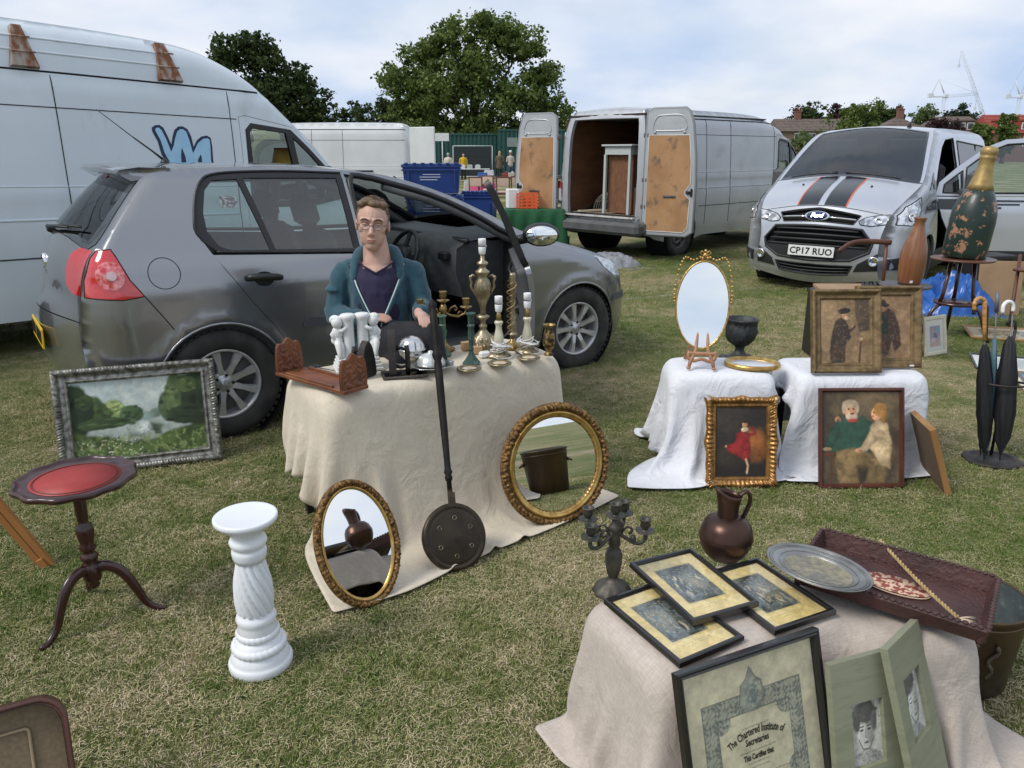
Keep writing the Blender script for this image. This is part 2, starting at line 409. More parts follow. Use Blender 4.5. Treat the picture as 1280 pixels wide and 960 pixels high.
def wheel(parent,loc,r=.315,w=.2,rim=.2,kind='alloy',side=-1,steer=0.):
 """a wheel with tyre, rim, spokes and hub; its axis along y"""
 o=thing('wheel',None,None,loc,(0,0,steer)); o.parent=parent
 rot=Matrix.Rotation(R(90)*(1 if side<0 else-1),4,'X')
 b=MB(); hw=w/2
 prof=[(rim*.98,-hw*.75),(rim+.01,-hw),(r*.86,-hw*1.05),(r*.955,-hw*.95),(r,-hw*.72),(r,-hw*.1),(r-.008,-hw*.08),(r-.008,hw*.0),(r,hw*.02),(r,hw*.35),(r-.008,hw*.37),(r-.008,hw*.43),(r,hw*.45),(r,hw*.72),(r*.955,hw*.95),(r*.86,hw*1.05),(rim+.01,hw),(rim*.98,hw*.75)]
 b.lathe(prof,48,rot=rot,caps=False)
 for i in range(48):
  a=2*PI*i/48; q=r-.003
  b.box((0,0,0),(.012,.03,.012),rot=None)if False else None
  m=rot@Matrix.Rotation(a,4,'Z')@Matrix.Translation((q,0,hw*.84))@Matrix.Rotation(R(30),4,'Y')
  b.add([(x*.003,y*.012,z*.012)for z in(-1,1)for y in(-1,1)for x in(-1,1)],[(0,2,3,1),(4,5,7,6),(0,1,5,4),(2,6,7,3),(0,4,6,2),(1,3,7,5)],False,m)
 b.build('tyre',rubber,o)
 b=MB()
 if kind=='alloy':
  b.lathe([(rim*.9,-hw*.8),(rim*.9,hw*.55),(rim*.93,hw*.85),(rim,hw*.92),(rim*1.0,hw*.75),(rim*.99,-hw*.7)],48,rot=rot,caps=False)
  ns=9
  for i in range(ns):
   m=rot@Matrix.Rotation(2*PI*(i+.5)/ns,4,'Z')
   z0,z1=hw*.62,hw*.78
   v=[]
   for rr,ww,zz in((rim*.24,.021,z0+.004),(rim*.55,.016,z1),(rim*.93,.027,z1+.003)):
    v+=[(rr,-ww,zz-.02),(rr,-ww*.8,zz),(rr,ww*.8,zz),(rr,ww,zz-.02)]
   f=[]
   for k in range(2):
    for j in range(3):f.append((k*4+j,(k+1)*4+j,(k+1)*4+j+1,k*4+j+1))
   b.add(v,f,False,m)
  b.lathe([(0,hw*.72),(rim*.12,hw*.72),(rim*.14,hw*.66),(rim*.28,hw*.66),(rim*.34,hw*.5),(rim*.34,-hw*.2)],24,rot=rot,caps=False)
  b.build('rim',alloy,o)
  b=MB(); b.lathe([(0,0),(rim*.93,0)],32,rot=rot,caps=False,c=(0,0,0))
  b.lathe([(rim*.35,hw*.1),(rim*.72,hw*.1)],32,rot=rot,caps=False)
  b.build('brake_disc',steel,o)
  for i in range(5):
   b=MB(); a=2*PI*i/5; b.lathe([(.009,hw*.66),(.009,hw*.72),(0,hw*.72)],8,rot=rot@Matrix.Rotation(a,4,'Z')@Matrix.Translation((rim*.24,0,0)),caps=False); b.build('wheel_bolt',trim,o)
  b=MB(); b.lathe([(rim*.115,hw*.722),(rim*.115,hw*.735),(rim*.1,hw*.738)],24,rot=rot,caps=False)
  b.tube([rot@Vector(p)for p in((-.014,.012,hw*.74),(-.005,-.014,hw*.74),(0,.0,hw*.74),(.005,-.014,hw*.74),(.014,.012,hw*.74))],.0015,4)
  b.build('hub_cap',chrome,o)
 else:
  b.lathe([(rim*.95,-hw*.8),(rim*.93,hw*.5),(rim*.96,hw*.85),(rim,hw*.92),(rim,hw*.7),(rim*.99,-hw*.7)],40,rot=rot,caps=False)
  b.lathe([(rim*.94,hw*.3),(rim*.8,hw*.38),(rim*.66,hw*.6),(rim*.52,hw*.62),(rim*.42,hw*.4),(rim*.36,hw*.4),(rim*.36,hw*.75),(rim*.22,hw*.78),(rim*.2,hw*.9),(0,hw*.92)],40,rot=rot,caps=False)
  b.build('rim',steel if kind=='steel' else alloy,o)
  b=MB()
  for i in range(10):
   a=2*PI*(i+.5)/10
   b.lathe([(.017,hw*.50),(.017,hw*.53),(0,hw*.53)],8,rot=rot@Matrix.Rotation(a,4,'Z')@Matrix.Translation((rim*.74,0,0)),caps=False)
  b.build('rim_slot',well,o)
  for i in range(5):
   b=MB(); a=2*PI*i/5; b.lathe([(.012,hw*.4),(.012,hw*.62),(0,hw*.64)],6,rot=rot@Matrix.Rotation(a,4,'Z')@Matrix.Translation((rim*.39,0,0)),caps=False); b.build('wheel_bolt',alloy,o)
 return o
# ================================================================ grey hatchback
golf=thing('hatchback_car','dark grey five-door hatchback with its driver door open behind the man','car',(-2.714,4.351,.01),(0,R(.5),.62565))
def build_golf(g):
 paint=PAINT('grey_paint',(.275,.28,.292),metal=.8,rough=.24,coat=1.,dirt=(.31,.31,.31))
 sil=[(.19,.21,.2,.12,.10),(.145,.3,.24,.165,.125),(.118,.42,.25,.18,.13),(.11,.56,.25,.185,.135),(.113,.67,.24,.182,.135),(.122,.75,.22,.175,.12),(.132,.82,.21,.168,.10),(.147,.92,.19,.155,.095),(.185,1.03,.10,.09,.11),(.27,1.14,.055,.05,.10),(.37,1.27,.05,.045,.08),(.485,1.405,.05,.045,.05),(.545,1.452,.055,.05,.035),(.62,1.468,.06,.05,.025),(.9,1.477,.06,.05,.02),(1.3,1.478,.06,.05,.02),(1.6,1.464,.06,.05,.02),(1.95,1.422,.06,.05,.025),(2.3,1.318,.06,.05,.045),(2.6,1.185,.06,.05,.07),(2.86,1.055,.07,.05,.09),(2.98,1.008,.1,.06,.08),(3.2,.955,.12,.07,.05),(3.45,.888,.14,.08,.05),(3.68,.81,.16,.10,.06),(3.83,.72,.2,.15,.1),(3.91,.6,.25,.19,.15),(3.945,.46,.26,.2,.17),(3.93,.32,.24,.18,.16),(3.87,.2,.2,.14,.13)]
 wz=[(.0,.78),(.2,.83),(.33,.862),(.5,.872),(.7,.876),(.86,.872),(.97,.85),(1.04,.81),(1.2,.745),(1.43,.63),(1.5,.59)]
 ends=[(0,.955),(.3,.985),(.8,1),(3.2,1),(3.6,.985),(3.95,.93)]
 sh=Shell(sil,wz,ends,.045,bulges=((.757,.3,.375,.010),(3.335,.3,.375,.010)))
 bot=.22
 arch_r=circ(.757,.31,.352,26,PI+.25,-.25)[::-1]; arch_f=circ(3.335,.31,.352,26,PI+.25,-.25)[::-1]
 arr=circ(.757,.31,.352,24,PI+.2,-.2); arf=circ(3.335,.31,.352,24,PI+.2,-.2)
 outer=sh.outline()+[(3.70,bot)]+arf[::-1]+[(2.98,bot),(1.12,bot)]+arr[::-1]+[(.40,bot)]
 rdoor=[(1.60,.27),(1.2,.27),(1.165,.36),(1.13,.50),(1.05,.62),(.93,.78),(.81,.96),(.758,1.05),(.712,1.14),(.715,1.22),(.745,1.33),(.79,1.405),(.85,1.438),(1.0,1.45),(1.3,1.452),(1.612,1.44),(1.625,1.0)]
 fdoor=[(1.632,.27),(1.645,1.0),(1.632,1.438),(1.9,1.402),(2.2,1.318),(2.45,1.21),(2.66,1.09),(2.78,1.0),(2.82,.9),(2.82,.6),(2.76,.4),(2.70,.27)]
 tl=[(.10,1.078),(.285,1.083),(.30,1.05),(.345,.93),(.40,.845),(.25,.845),(.12,.865),(.09,.9)]
 fuel=circ(.51,.952,.078,24)
 hl=[(3.74,.80),(3.62,.845),(3.5,.86),(3.56,.78),(3.66,.70),(3.80,.66),(3.93,.655),(3.9,.72)]
 L_in=lambda q:inset(q,.003)
 for sg in(-1,1):
  tls=[(.212,1.08),(.285,1.083),(.30,1.05),(.345,.93),(.402,.845),(.25,.84),(.185,.85)]
  tls=[(.225,1.076),(.285,1.083),(.30,1.05),(.345,.93),(.402,.845),(.3,.835),(.145,.845),(.155,.93),(.178,1.0),(.195,1.04)]
  holes=[rdoor,fdoor,tls,fuel]if sg<0 else[rdoor,fdoor,tls]
  sh.side('side_panel',outer,paint,g,holes,sg=sg,fl=.02,extra=sh.rings())
  glz=[(.875,1.045),(1.085,1.035),(.985,1.415),(.85,1.41),(.80,1.36),(.765,1.24),(.765,1.15),(.81,1.07)]
  glr=[(1.115,1.035),(1.585,1.015),(1.575,1.415),(1.02,1.42)]
  dl=[(1.60,.27),(1.2,.27),(1.165,.36),(1.13,.50),(1.05,.62),(.93,.78),(.81,.96),(.764,1.035),(.775,1.03),(1.624,.985)]
  du=[(1.625,.99),(.775,1.035),(.758,1.05),(.712,1.14),(.715,1.22),(.745,1.33),(.79,1.405),(.85,1.438),(1.0,1.45),(1.3,1.452),(1.612,1.44)]
  d=thing('rear_door',None,None); d.parent=g
  sh.side('door_skin',L_in(dl),paint,d,sg=sg)
  sh.side('window_frame',L_in(du),trim,d,[glz,glr],sg=sg,off=.001,fl=.015)
  sh.side('quarter_window',glz,glass_car,d,sg=sg,off=-.006,fl=0)
  sh.side('door_window',glr,glass_car,d,sg=sg,off=-.006,fl=0)
  b=MB(); P,nn=sh.side_pt([1.02],[.89],sg,.0)
  p=P[0]
  sh.side('handle_cup',circ(1.02,.885,.055,20,ry=.04),gapm,d,sg=sg,off=.002,fl=0)
  q=[sh.side_pt([x],[z],sg,o)[0][0]for x,z,o in((.92,.895,.004),(.945,.897,.03),(1.02,.893,.036),(1.09,.888,.03),(1.115,.885,.004))]
  MB().tube([tuple(a)for a in q],[.017,.019,.02,.019,.016],8,flat=.8).build('door_handle',trim,d)
  sh.side('side_moulding',[(1.22,.59),(1.59,.575),(1.595,.625),(1.235,.645)],plastic,d,sg=sg,off=.012,fl=.012)
  if sg>0:
   fd=thing('front_door',None,None); fd.parent=g
   lo_=[(1.632,.27),(1.645,.985),(2.785,.975),(2.82,.9),(2.82,.6),(2.76,.4),(2.70,.27)]
   up_=[(1.645,.99),(2.78,.98),(2.78,1.0),(2.66,1.09),(2.45,1.21),(2.2,1.318),(1.9,1.402),(1.632,1.438)]
   gl=[(1.70,1.015),(2.69,1.01),(2.45,1.155),(2.2,1.265),(1.9,1.36),(1.69,1.40)]
   sh.side('door_skin',L_in(lo_),paint,fd,sg=sg); sh.side('window_frame',L_in(up_),trim,fd,[gl],sg=sg,fl=.015)
   sh.side('door_window',gl,glass_car,fd,sg=sg,off=-.006,fl=0)
  sh.side('inner_lining',[(.45,.3),(1.62,.3),(1.62,1.0),(.86,1.02),(.74,1.15),(.78,1.42),(1.62,1.43),(1.62,1.455),(.6,1.44),(.38,1.2),(.3,.9)],plastic,g,sg=sg,off=-.05,fl=0)
  if sg<0:
   sh.side('fuel_flap',inset(fuel,.002),paint,g,sg=sg,fl=.015)
   b=MB(); sh.seam(b,circ(.51,.952,.078,32)+[circ(.51,.952,.078,32)[0]],sg=sg,w=.0022,off=.0); b.build('flap_seam',gapm,g)
  b=MB(); sh.seam(b,cat([(.79,1.04),(.712,1.14),(.715,1.22),(.745,1.33),(.79,1.405),(.85,1.438),(1.0,1.452),(1.3,1.454),(1.612,1.442)],3),sg=sg,w=.008,off=.002)
  sh.seam(b,[(1.60,.995),(1.2,1.015),(.86,1.035),(.79,1.04)],sg=sg,w=.006,off=.003); b.build('window_rubber',trim,g)
  b=MB(); sh.seam(b,[(.402,.843),(.47,.74),(.52,.66)],sg=sg,w=.003,off=0); b.build('bumper_seam',gapm,g)
  red=M('tail_red',(.55,.008,.012),rough=.08,coat=1.,spec=.8); clr=M('lens_clear',(.75,.62,.62),(.4,.08,.08),scale=26,rough=.08,coat=1.)
  t=thing('tail_light',None,None); t.parent=g
  sh.side('side_lens',L_in(tls),red,t,sg=sg,off=.003,fl=.01,h=.03)
  u=lambda z:sh.uz(z,False)
  ve=1.0*sg; vi=.70*sg
  poly=[(u(.845),ve),(u(.95),ve),(u(1.0),ve),(u(1.072),ve),(u(1.06),vi+.1*sg),(u(1.02),vi),(u(.95),vi-.03*sg),(u(.88),vi),(u(.84),vi+.12*sg)]
  sh.strip('rear_lens',poly,red,t,off=.003,fl=.01,h=.03)
  c1=circ(.262,.955,.062,20,ry=.07); sh.side('round_lens',c1,M('lens_inner',(.5,.015,.02),(.75,.28,.28),scale=45,rough=.06,coat=1.,detail=2),t,sg=sg,off=.006,fl=.004,h=.02)
  sh.side('bulb_ring',circ(.265,.955,.022,16),M('bulb_silver',(.62,.42,.42),rough=.12,metal=.4,coat=1),t,sg=sg,off=.009,fl=.003,h=.02)
  b=MB(); sh.seam(b,tls+[tls[0]],sg=sg,w=.0035,off=.001); b.build('lens_seal',gapm,t)
  hls=[(3.79,.735),(3.66,.80),(3.5,.845),(3.57,.76),(3.68,.69),(3.82,.665),(3.87,.68)]
  sh.side('head_light',hls,clr if False else M('lamp_clear',(.75,.77,.8),(.35,.37,.4),scale=22,rough=.05,coat=1.,metal=.3),g,sg=sg,off=.004,fl=.008,h=.03)
  sh.side('front_moulding',[(3.66,.50),(3.88,.50),(3.9,.545),(3.68,.545)],plastic,g,sg=sg,off=.008,fl=.01)
  for wx in(.757,3.335):
   b=MB(); b.lathe([(.352,-.02),(.36,.28),(0,.28)],28,c=(wx,.835*sg,.31),rot=Matrix.Rotation(R(90)*(1 if sg>0 else-1),4,'X'),caps=False,smooth=True); b.build('wheel_housing',well,g)
   b=MB(); b.tube([tuple(p)for p in sh.side_pt([q[0]for q in circ(wx,.31,.354,24,PI+.2,-.2)],[q[1]for q in circ(wx,.31,.354,24,PI+.2,-.2)],sg,-.004)[0]],.009,6); b.build('arch_lip',paint,g)
   wheel(g,(wx,.765*sg,.315),side=sg,steer=R(-2)if wx>2 else 0)
 u=lambda z:sh.uz(z,False); X=sh.ux
 uw0,uw1=u(1.06),u(1.40)
 top=sh.L
 uws0,uws1=X(1.75),X(2.86)
 rg=[(uw0,-.9),(uw0+.01,-.5),(uw0+.01,.5),(uw0,.9),(uw0+.05,.97),(uw1,.975),(uw1+.01,0),(uw1,-.975),(uw0+.05,-.97)]
 rg_in=[(uw0+.045,-.84),(uw0+.045,0),(uw0+.045,.84),(uw1-.02,.88),(uw1-.015,0),(uw1-.02,-.88)]
 wsg=[(uws0,-.93),(uws0-.02,0),(uws0,.93),(uws1,.97),(uws1+.02,0),(uws1,-.97)]
 ub=u(.70)
 tlh=[[(u(.845),sg),(u(.95),sg),(u(1.0),sg),(u(1.072),sg),(u(1.06),.80*sg),(u(1.02),.70*sg),(u(.95),.67*sg),(u(.88),.70*sg),(u(.84),.82*sg)]for sg in(-1,1)]
 sh.strip('rear_bumper',[(0,-1),(ub,-1),(ub,1),(0,1)],paint,g,fl=.02)
 sh.strip('tailgate',[(ub+.006,-1),(uw1+.012,-1),(uw1+.012,1),(ub+.006,1)],paint,g,[rg],fl=.02)
 sh.strip('rear_window_surround',inset(rg,.003),M('gloss_black',(.01,.01,.011),rough=.08,coat=1.),g,[rg_in],off=.003,fl=.01)
 sh.strip('rear_window',rg_in,glass_car,g,off=.0,fl=0)
 sh.strip('roof',[(uw1+.018,-1),(uws0-.03,-1),(uws0-.05,0),(uws0-.03,1),(uw1+.018,1)],paint,g,fl=.02)
 sh.strip('windscreen_frame',[(uws0-.024,-1),(uws0-.044,0),(uws0-.024,1),(uws1+.03,1),(uws1+.05,0),(uws1+.03,-1)],trim,g,[wsg],fl=.02)
 sh.strip('windscreen',wsg,GLASS('windscreen_glass',(.8,.86,.84),.07),g,off=-.004,fl=0)
 ubn=X(3.72)
 sh.strip('bonnet',[(uws1+.036,-1),(uws1+.056,0),(uws1+.036,1),(ubn,1),(ubn+.03,0),(ubn,-1)],paint,g,fl=.02)
 sh.strip('front_bumper',[(ubn+.006,-1),(ubn+.036,0),(ubn+.006,1),(top,1),(top,-1)],paint,g,fl=.02)
 sh.strip('grille',[(ubn+.1,-.5),(ubn+.1,.5),(top-.08,.45),(top-.08,-.45)],trim,g,off=.004,fl=.01)
 b=MB(); n=25; v=[]; f=[]
 for j in range(n):
  y=-1+2*j/(n-1); hy=.585*y; k=1-abs(y)**3; c=.035*(1-y*y)
  z0=1.452+c*.6
  v+=[(.66,hy,z0+.020),(.50,hy,z0+.026),(.40-.05*k,hy*1.02,z0+.012),(.39-.05*k,hy*1.02,z0-.004),(.46,hy*.98,z0-.045-.01*k),(.56,hy,z0-.03)]
 for j in range(n-1):
  for q in range(6):f.append((j*6+q,j*6+(q+1)%6,(j+1)*6+(q+1)%6,(j+1)*6+q))
 f+=[tuple(range(6)),tuple(range((n-1)*6+5,(n-1)*6-1,-1))]
 b.add(v,f,True); b.build('spoiler',paint,g)
 sh.strip('brake_light',[(uw1-.03,-.16),(uw1-.03,.16),(uw1-.012,.16),(uw1-.012,-.16)],M('dark_red',(.2,.01,.01),rough=.2),g,off=.004,fl=.004)
 b=MB(); b.lathe([(.028,0),(.024,.012),(.01,.03),(0,.035)],14,c=(.76,0,1.49)); b.tube([(.77,0,1.50),(.70,0,1.56),(.60,0,1.64)],[.009,.0055,.0045],6); b.tube([(.60,0,1.64),(.43,0,1.785)],[.003,.0022],6); b.build('antenna',trim,g)
 P=lambda z,v_,o:tuple(sh.strip_pt(u(z),v_,o)[0][0])
 b=MB(); b.lathe([(.02,-.02),(.02,.02),(.012,.03),(0,.03)],14,c=P(1.065,0,.0),rot=(0,R(-70),0)); b.tube([P(1.065,0,.03),P(1.075,-.2,.032),P(1.10,-.5,.03)],[.013,.009,.006],6)
 b.tube([P(1.07,-.05,.03),P(1.10,-.4,.03),P(1.13,-.68,.028)],.006,4); b.build('rear_wiper',trim,g)
 b=MB(); rot=Matrix.Rotation(R(-95),4,'Y'); b.lathe([(0,.004),(.04,.004),(.044,.008),(.05,.006),(.052,-.02)],24,c=P(.93,0,.0),rot=rot); b.build('round_badge',chrome,g)
 yel=M('plate_yellow',(.75,.5,.02),rough=.4)
 q0=P(.57,0,.0); pl=MB(); pl.box((0,0,0),(.008,.52,.11)); po=pl.build('number_plate',yel,g,loc=(q0[0]-.008,0,.56),rot=(0,R(3),0))
 for i in range(7):
  b=MB(); y=-.21+.07*i+(.02 if i>3 else 0)
  b.box((-.0055,y-.016,0),(.003,.009,.075)); b.box((-.0055,y+.012,0),(.003,.009,.075)); b.box((-.0055,y-.002,.033),(.003,.02,.009)); b.build('plate_mark',gapm,po)
 b=MB(); b.box((2.05,0,.24),(3.5,1.5,.06)); b.build('floor_pan',well,g)
 cloth_d=M('seat_cloth',(.05,.052,.056),(.07,.072,.078),scale=60,rough=.95)
 b=MB(); b.box((.55,0,.62),(.5,1.25,.4)); b.box((1.5,0,.3),(2.6,1.5,.04)); b.build('cabin_floor',plastic,g)
 for y in(-.36,.36):
  st=thing('front_seat',None,None,(1.72,y,.3)); st.parent=g
  b=MB(); b.box((.22,0,.2),(.5,.5,.16),bev=.04); b.build('seat_cushion',cloth_d,st)
  b=MB(); b.box((-.12,0,.5),(.14,.48,.62),rot=(0,R(-14),0),bev=.05,taper=.85); b.build('seat_back',cloth_d,st)
  b=MB(); b.box((-.25,0,.91),(.1,.27,.2),rot=(0,R(-14),0),bev=.04); b.tube([(-.2,-.06,.78),(-.23,-.06,.86)],.007,6); b.tube([(-.2,.06,.78),(-.23,.06,.86)],.007,6); b.build('headrest',cloth_d,st)
 b=MB(); b.box((1.0,0,.52),(.5,1.25,.18),bev=.04); b.box((.78,0,.8),(.14,1.22,.55),rot=(0,R(-18),0),bev=.05)
 for y in(-.38,0,.38):b.box((.66,y,1.12),(.09,.24,.17),rot=(0,R(-18),0),bev=.03)
 b.build('rear_bench',cloth_d,g)
 b=MB(); v=[]; f=[]; n=13
 prof=[(2.42,.62),(2.36,.8),(2.37,.95),(2.45,.995),(2.6,1.01),(2.85,1.02),(2.95,.95)]
 for j in range(n):
  y=-.72+1.44*j/(n-1); bump_=.045*math.exp(-((y+.37)/.2)**2)
  for x,z in prof:v.append((x-.03*cos(y*2)-bump_*.6,y,z+(bump_ if z>.9 else 0)))
 k=len(prof)
 for j in range(n-1):
  for q in range(k-1):f.append((j*k+q,j*k+q+1,(j+1)*k+q+1,(j+1)*k+q))
 b.add(v,f,True); b.build('dashboard',plastic,g)
 b=MB(); b.tube([(2.44,-.74,1.0),(2.44,.74,1.0)],.02,6); b.build('dash_edge',trim,g); b=MB(); b.add([(2.42,-.70,.62),(2.36,-.70,.8),(2.37,-.70,.95),(2.45,-.70,.995),(2.78,-.70,.99),(2.82,-.70,.6),(2.70,-.70,.4),(2.5,-.70,.42)],[tuple(range(8))]); b.build('dash_end',plastic,g)
 b=MB(); b.box((2.38,0,.72),(.18,.26,.4),bev=.02); b.build('centre_console',trim,g)
 for y_,w_ in((.5,.12),(-.02,.22),(-.62,.1)):b=MB(); b.box((2.325,y_,.9),(.05,w_,.055),bev=.01); b.build('air_vent',trim,g)
 sw=thing('steering_wheel',None,None,(2.14,-.37,.88),(0,R(-66),0)); sw.parent=g
 b=MB(); b.tube([(.185*cos(a),.185*sin(a),0)for a in[2*PI*i/32 for i in range(32)]],.016,8,closed=True); b.build('wheel_rim',M('leather_black',(.015,.015,.015),rough=.4),sw)
 b=MB(); b.lathe([(.0,.03),(.05,.028),(.075,.01),(.08,-.02)],20); b.box((0,.12,0),(.05,.12,.014)); b.box((0,-.12,0),(.05,.12,.014)); b.box((.12,0,0),(.12,.04,.014)); b.build('wheel_spokes',trim,sw)
 b=MB(); b.lathe([(.022,.031),(.022,.033),(0,.033)],16,caps=False); b.build('wheel_badge',chrome,sw)
 b=MB(); b.box((2.26,0,1.33),(.03,.24,.065),bev=.01); b.tube([(2.27,0,1.36),(2.3,0,1.4)],.012,6); b.build('rear_view_mirror',trim,g)
 for sg in(-1,1):
  b=MB(); q=np.array([(1.9,1.40),(2.2,1.31),(2.45,1.20),(2.7,1.06),(2.85,.98)]); P_,_=sh.side_pt(q[:,0],q[:,1],sg,-.045); b.tube([tuple(a)for a in P_],.035,8)
  b.tube([tuple(sh.side_pt([1.64],[z],sg,-.05)[0][0])for z in(.5,.8,1.0,1.2,1.43)],.04,8); b.build('pillar_trim',M('pillar_grey',(.16,.165,.165),rough=.7),g)
 sh.strip('roof_lining',[(uw1,-.96),(uws0,-.96),(uws0,.96),(uw1,.96)],M('lining',(.1,.105,.105),rough=.9),g,off=-.04,fl=0)
 b=MB(); sh.seam(b,cat([(1.655,.3),(1.665,1.0),(1.66,1.40),(1.78,1.425),(1.9,1.395),(2.2,1.31),(2.45,1.2),(2.66,1.08),(2.78,.98),(2.80,.6),(2.72,.38),(2.6,.29)],3),sg=-1,w=.02,off=-.012,n=8); b.build('door_seal',trim,g)
 b=MB(); b.box((2.15,-.75,.29),(1.15,.16,.1),bev=.02); b.build('door_sill',plastic,g)
 b=MB(); b.box((2.78,-.72,.65),(.04,.22,.7)); b.box((2.9,-.2,.65),(.04,1.0,.7)); b.build('bulkhead',well,g)
 sh.side('window_sticker',[(.86,1.27),(.955,1.265),(.965,1.325),(.87,1.33)],M('sticker',(.12,.13,.13),(.3,.32,.32),scale=60,rough=.6,lo=.5,hi=.55),g,sg=-1,off=-.004,fl=0)
 hx,hy=2.79,-sh.Y([2.79],[.7])[0]+.01
 d=thing('front_door','open driver door seen edge on',None,(hx,hy,0),(0,0,R(57))); d.parent=g
 def mv(o):o.location=(-hx,-hy,0); return o
 lo_=[(1.632,.27),(1.645,.985),(2.785,.975),(2.80,.9),(2.80,.6),(2.76,.4),(2.70,.27)]
 up_=[(1.645,.99),(2.78,.98),(2.77,1.0),(2.66,1.09),(2.45,1.21),(2.2,1.318),(1.9,1.402),(1.632,1.438)]
 gl=[(1.70,1.015),(2.62,1.01),(2.45,1.155),(2.2,1.265),(1.9,1.36),(1.69,1.40)]
 mv(sh.side('door_skin',L_in(lo_),paint,d,sg=-1,fl=.03)); mv(sh.side('window_frame',L_in(up_),trim,d,[gl],sg=-1,fl=.035))
 mv(sh.side('door_window',gl,glass_car,d,sg=-1,off=-.01,fl=0))
 mv(sh.side('door_card',L_in([(1.66,.30),(1.67,.985),(2.74,.975),(2.76,.6),(2.66,.30)]),plastic,d,sg=-1,off=-.075,fl=-.05))
 mv(sh.side('frame_inner',L_in(up_),trim,d,[gl],sg=-1,off=-.036,fl=0))
 b=MB(); b.box((2.1,-.80,.70),(.5,.05,.06),bev=.02); b.tube([(2.3,-.79,.82),(2.38,-.765,.86),(2.46,-.79,.9)],.012,6); mv(b.build('arm_rest',trim,d))
 for i,(mx_,my,kind)in enumerate(((2.66,-1,0),(2.66,1,1))):
  par=d if kind==0 else g
  m=thing('wing_mirror',None,None,(0,0,0)); m.parent=par
  if kind==0:m.location=(-hx,-hy,0)
  yy=-.99 if kind==0 else .99
  b=MB(); b.ball((2.66,yy,1.05),(.075,.125,.078),20,12); b.tube([(2.70,yy*.80,1.0),(2.68,yy*.93,1.03)],[.03,.035],8); b.build('mirror_housing',trim,m)
  b=MB(); b.ball((2.685,yy,1.052),(.058,.118,.072),20,10); b.build('mirror_cap',paint,m)
  b=MB(); b.lathe([(0,0),(1.,0),(1.0,-.02)],28,caps=False,rot=Matrix.Translation((2.583,yy,1.05))@Matrix.Rotation(R(-90),4,'Y')@Matrix.Rotation(R(8),4,'X')@Matrix.Diagonal((.062,.104,1,1)))
  b.build('mirror_glass',mirror_m,m)
 return sh
GS=build_golf(golf)
# ================================================================ large vans
white_van=M('van_white',(.65,.71,.75),(.60,.66,.70),scale=2.5,rough=.35,coat=.4,col3=(.42,.44,.44),s3=3.5,lo3=.6,hi3=.85,stretch=(1,1,.35))
silver_van=M('van_silver',(.47,.485,.50),(.42,.435,.45),scale=2.,rough=.38,metal=.35,coat=.3,col3=(.28,.28,.27),s3=2.5,lo3=.55,hi3=.85)
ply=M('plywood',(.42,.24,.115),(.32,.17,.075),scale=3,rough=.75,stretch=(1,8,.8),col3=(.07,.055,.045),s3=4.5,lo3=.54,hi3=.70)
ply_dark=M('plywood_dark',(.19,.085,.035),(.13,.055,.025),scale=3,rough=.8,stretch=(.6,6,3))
bumper_m=M('bumper_grey',(.10,.105,.11),(.07,.07,.07),scale=6,rough=.65,bump=.1,bscale=80)
rust=M('rust_bracket',(.34,.29,.25),(.20,.075,.03),scale=7,rough=.9,bump=.4,bscale=40,lo=.40,hi=.58,stretch=(3,3,.8))
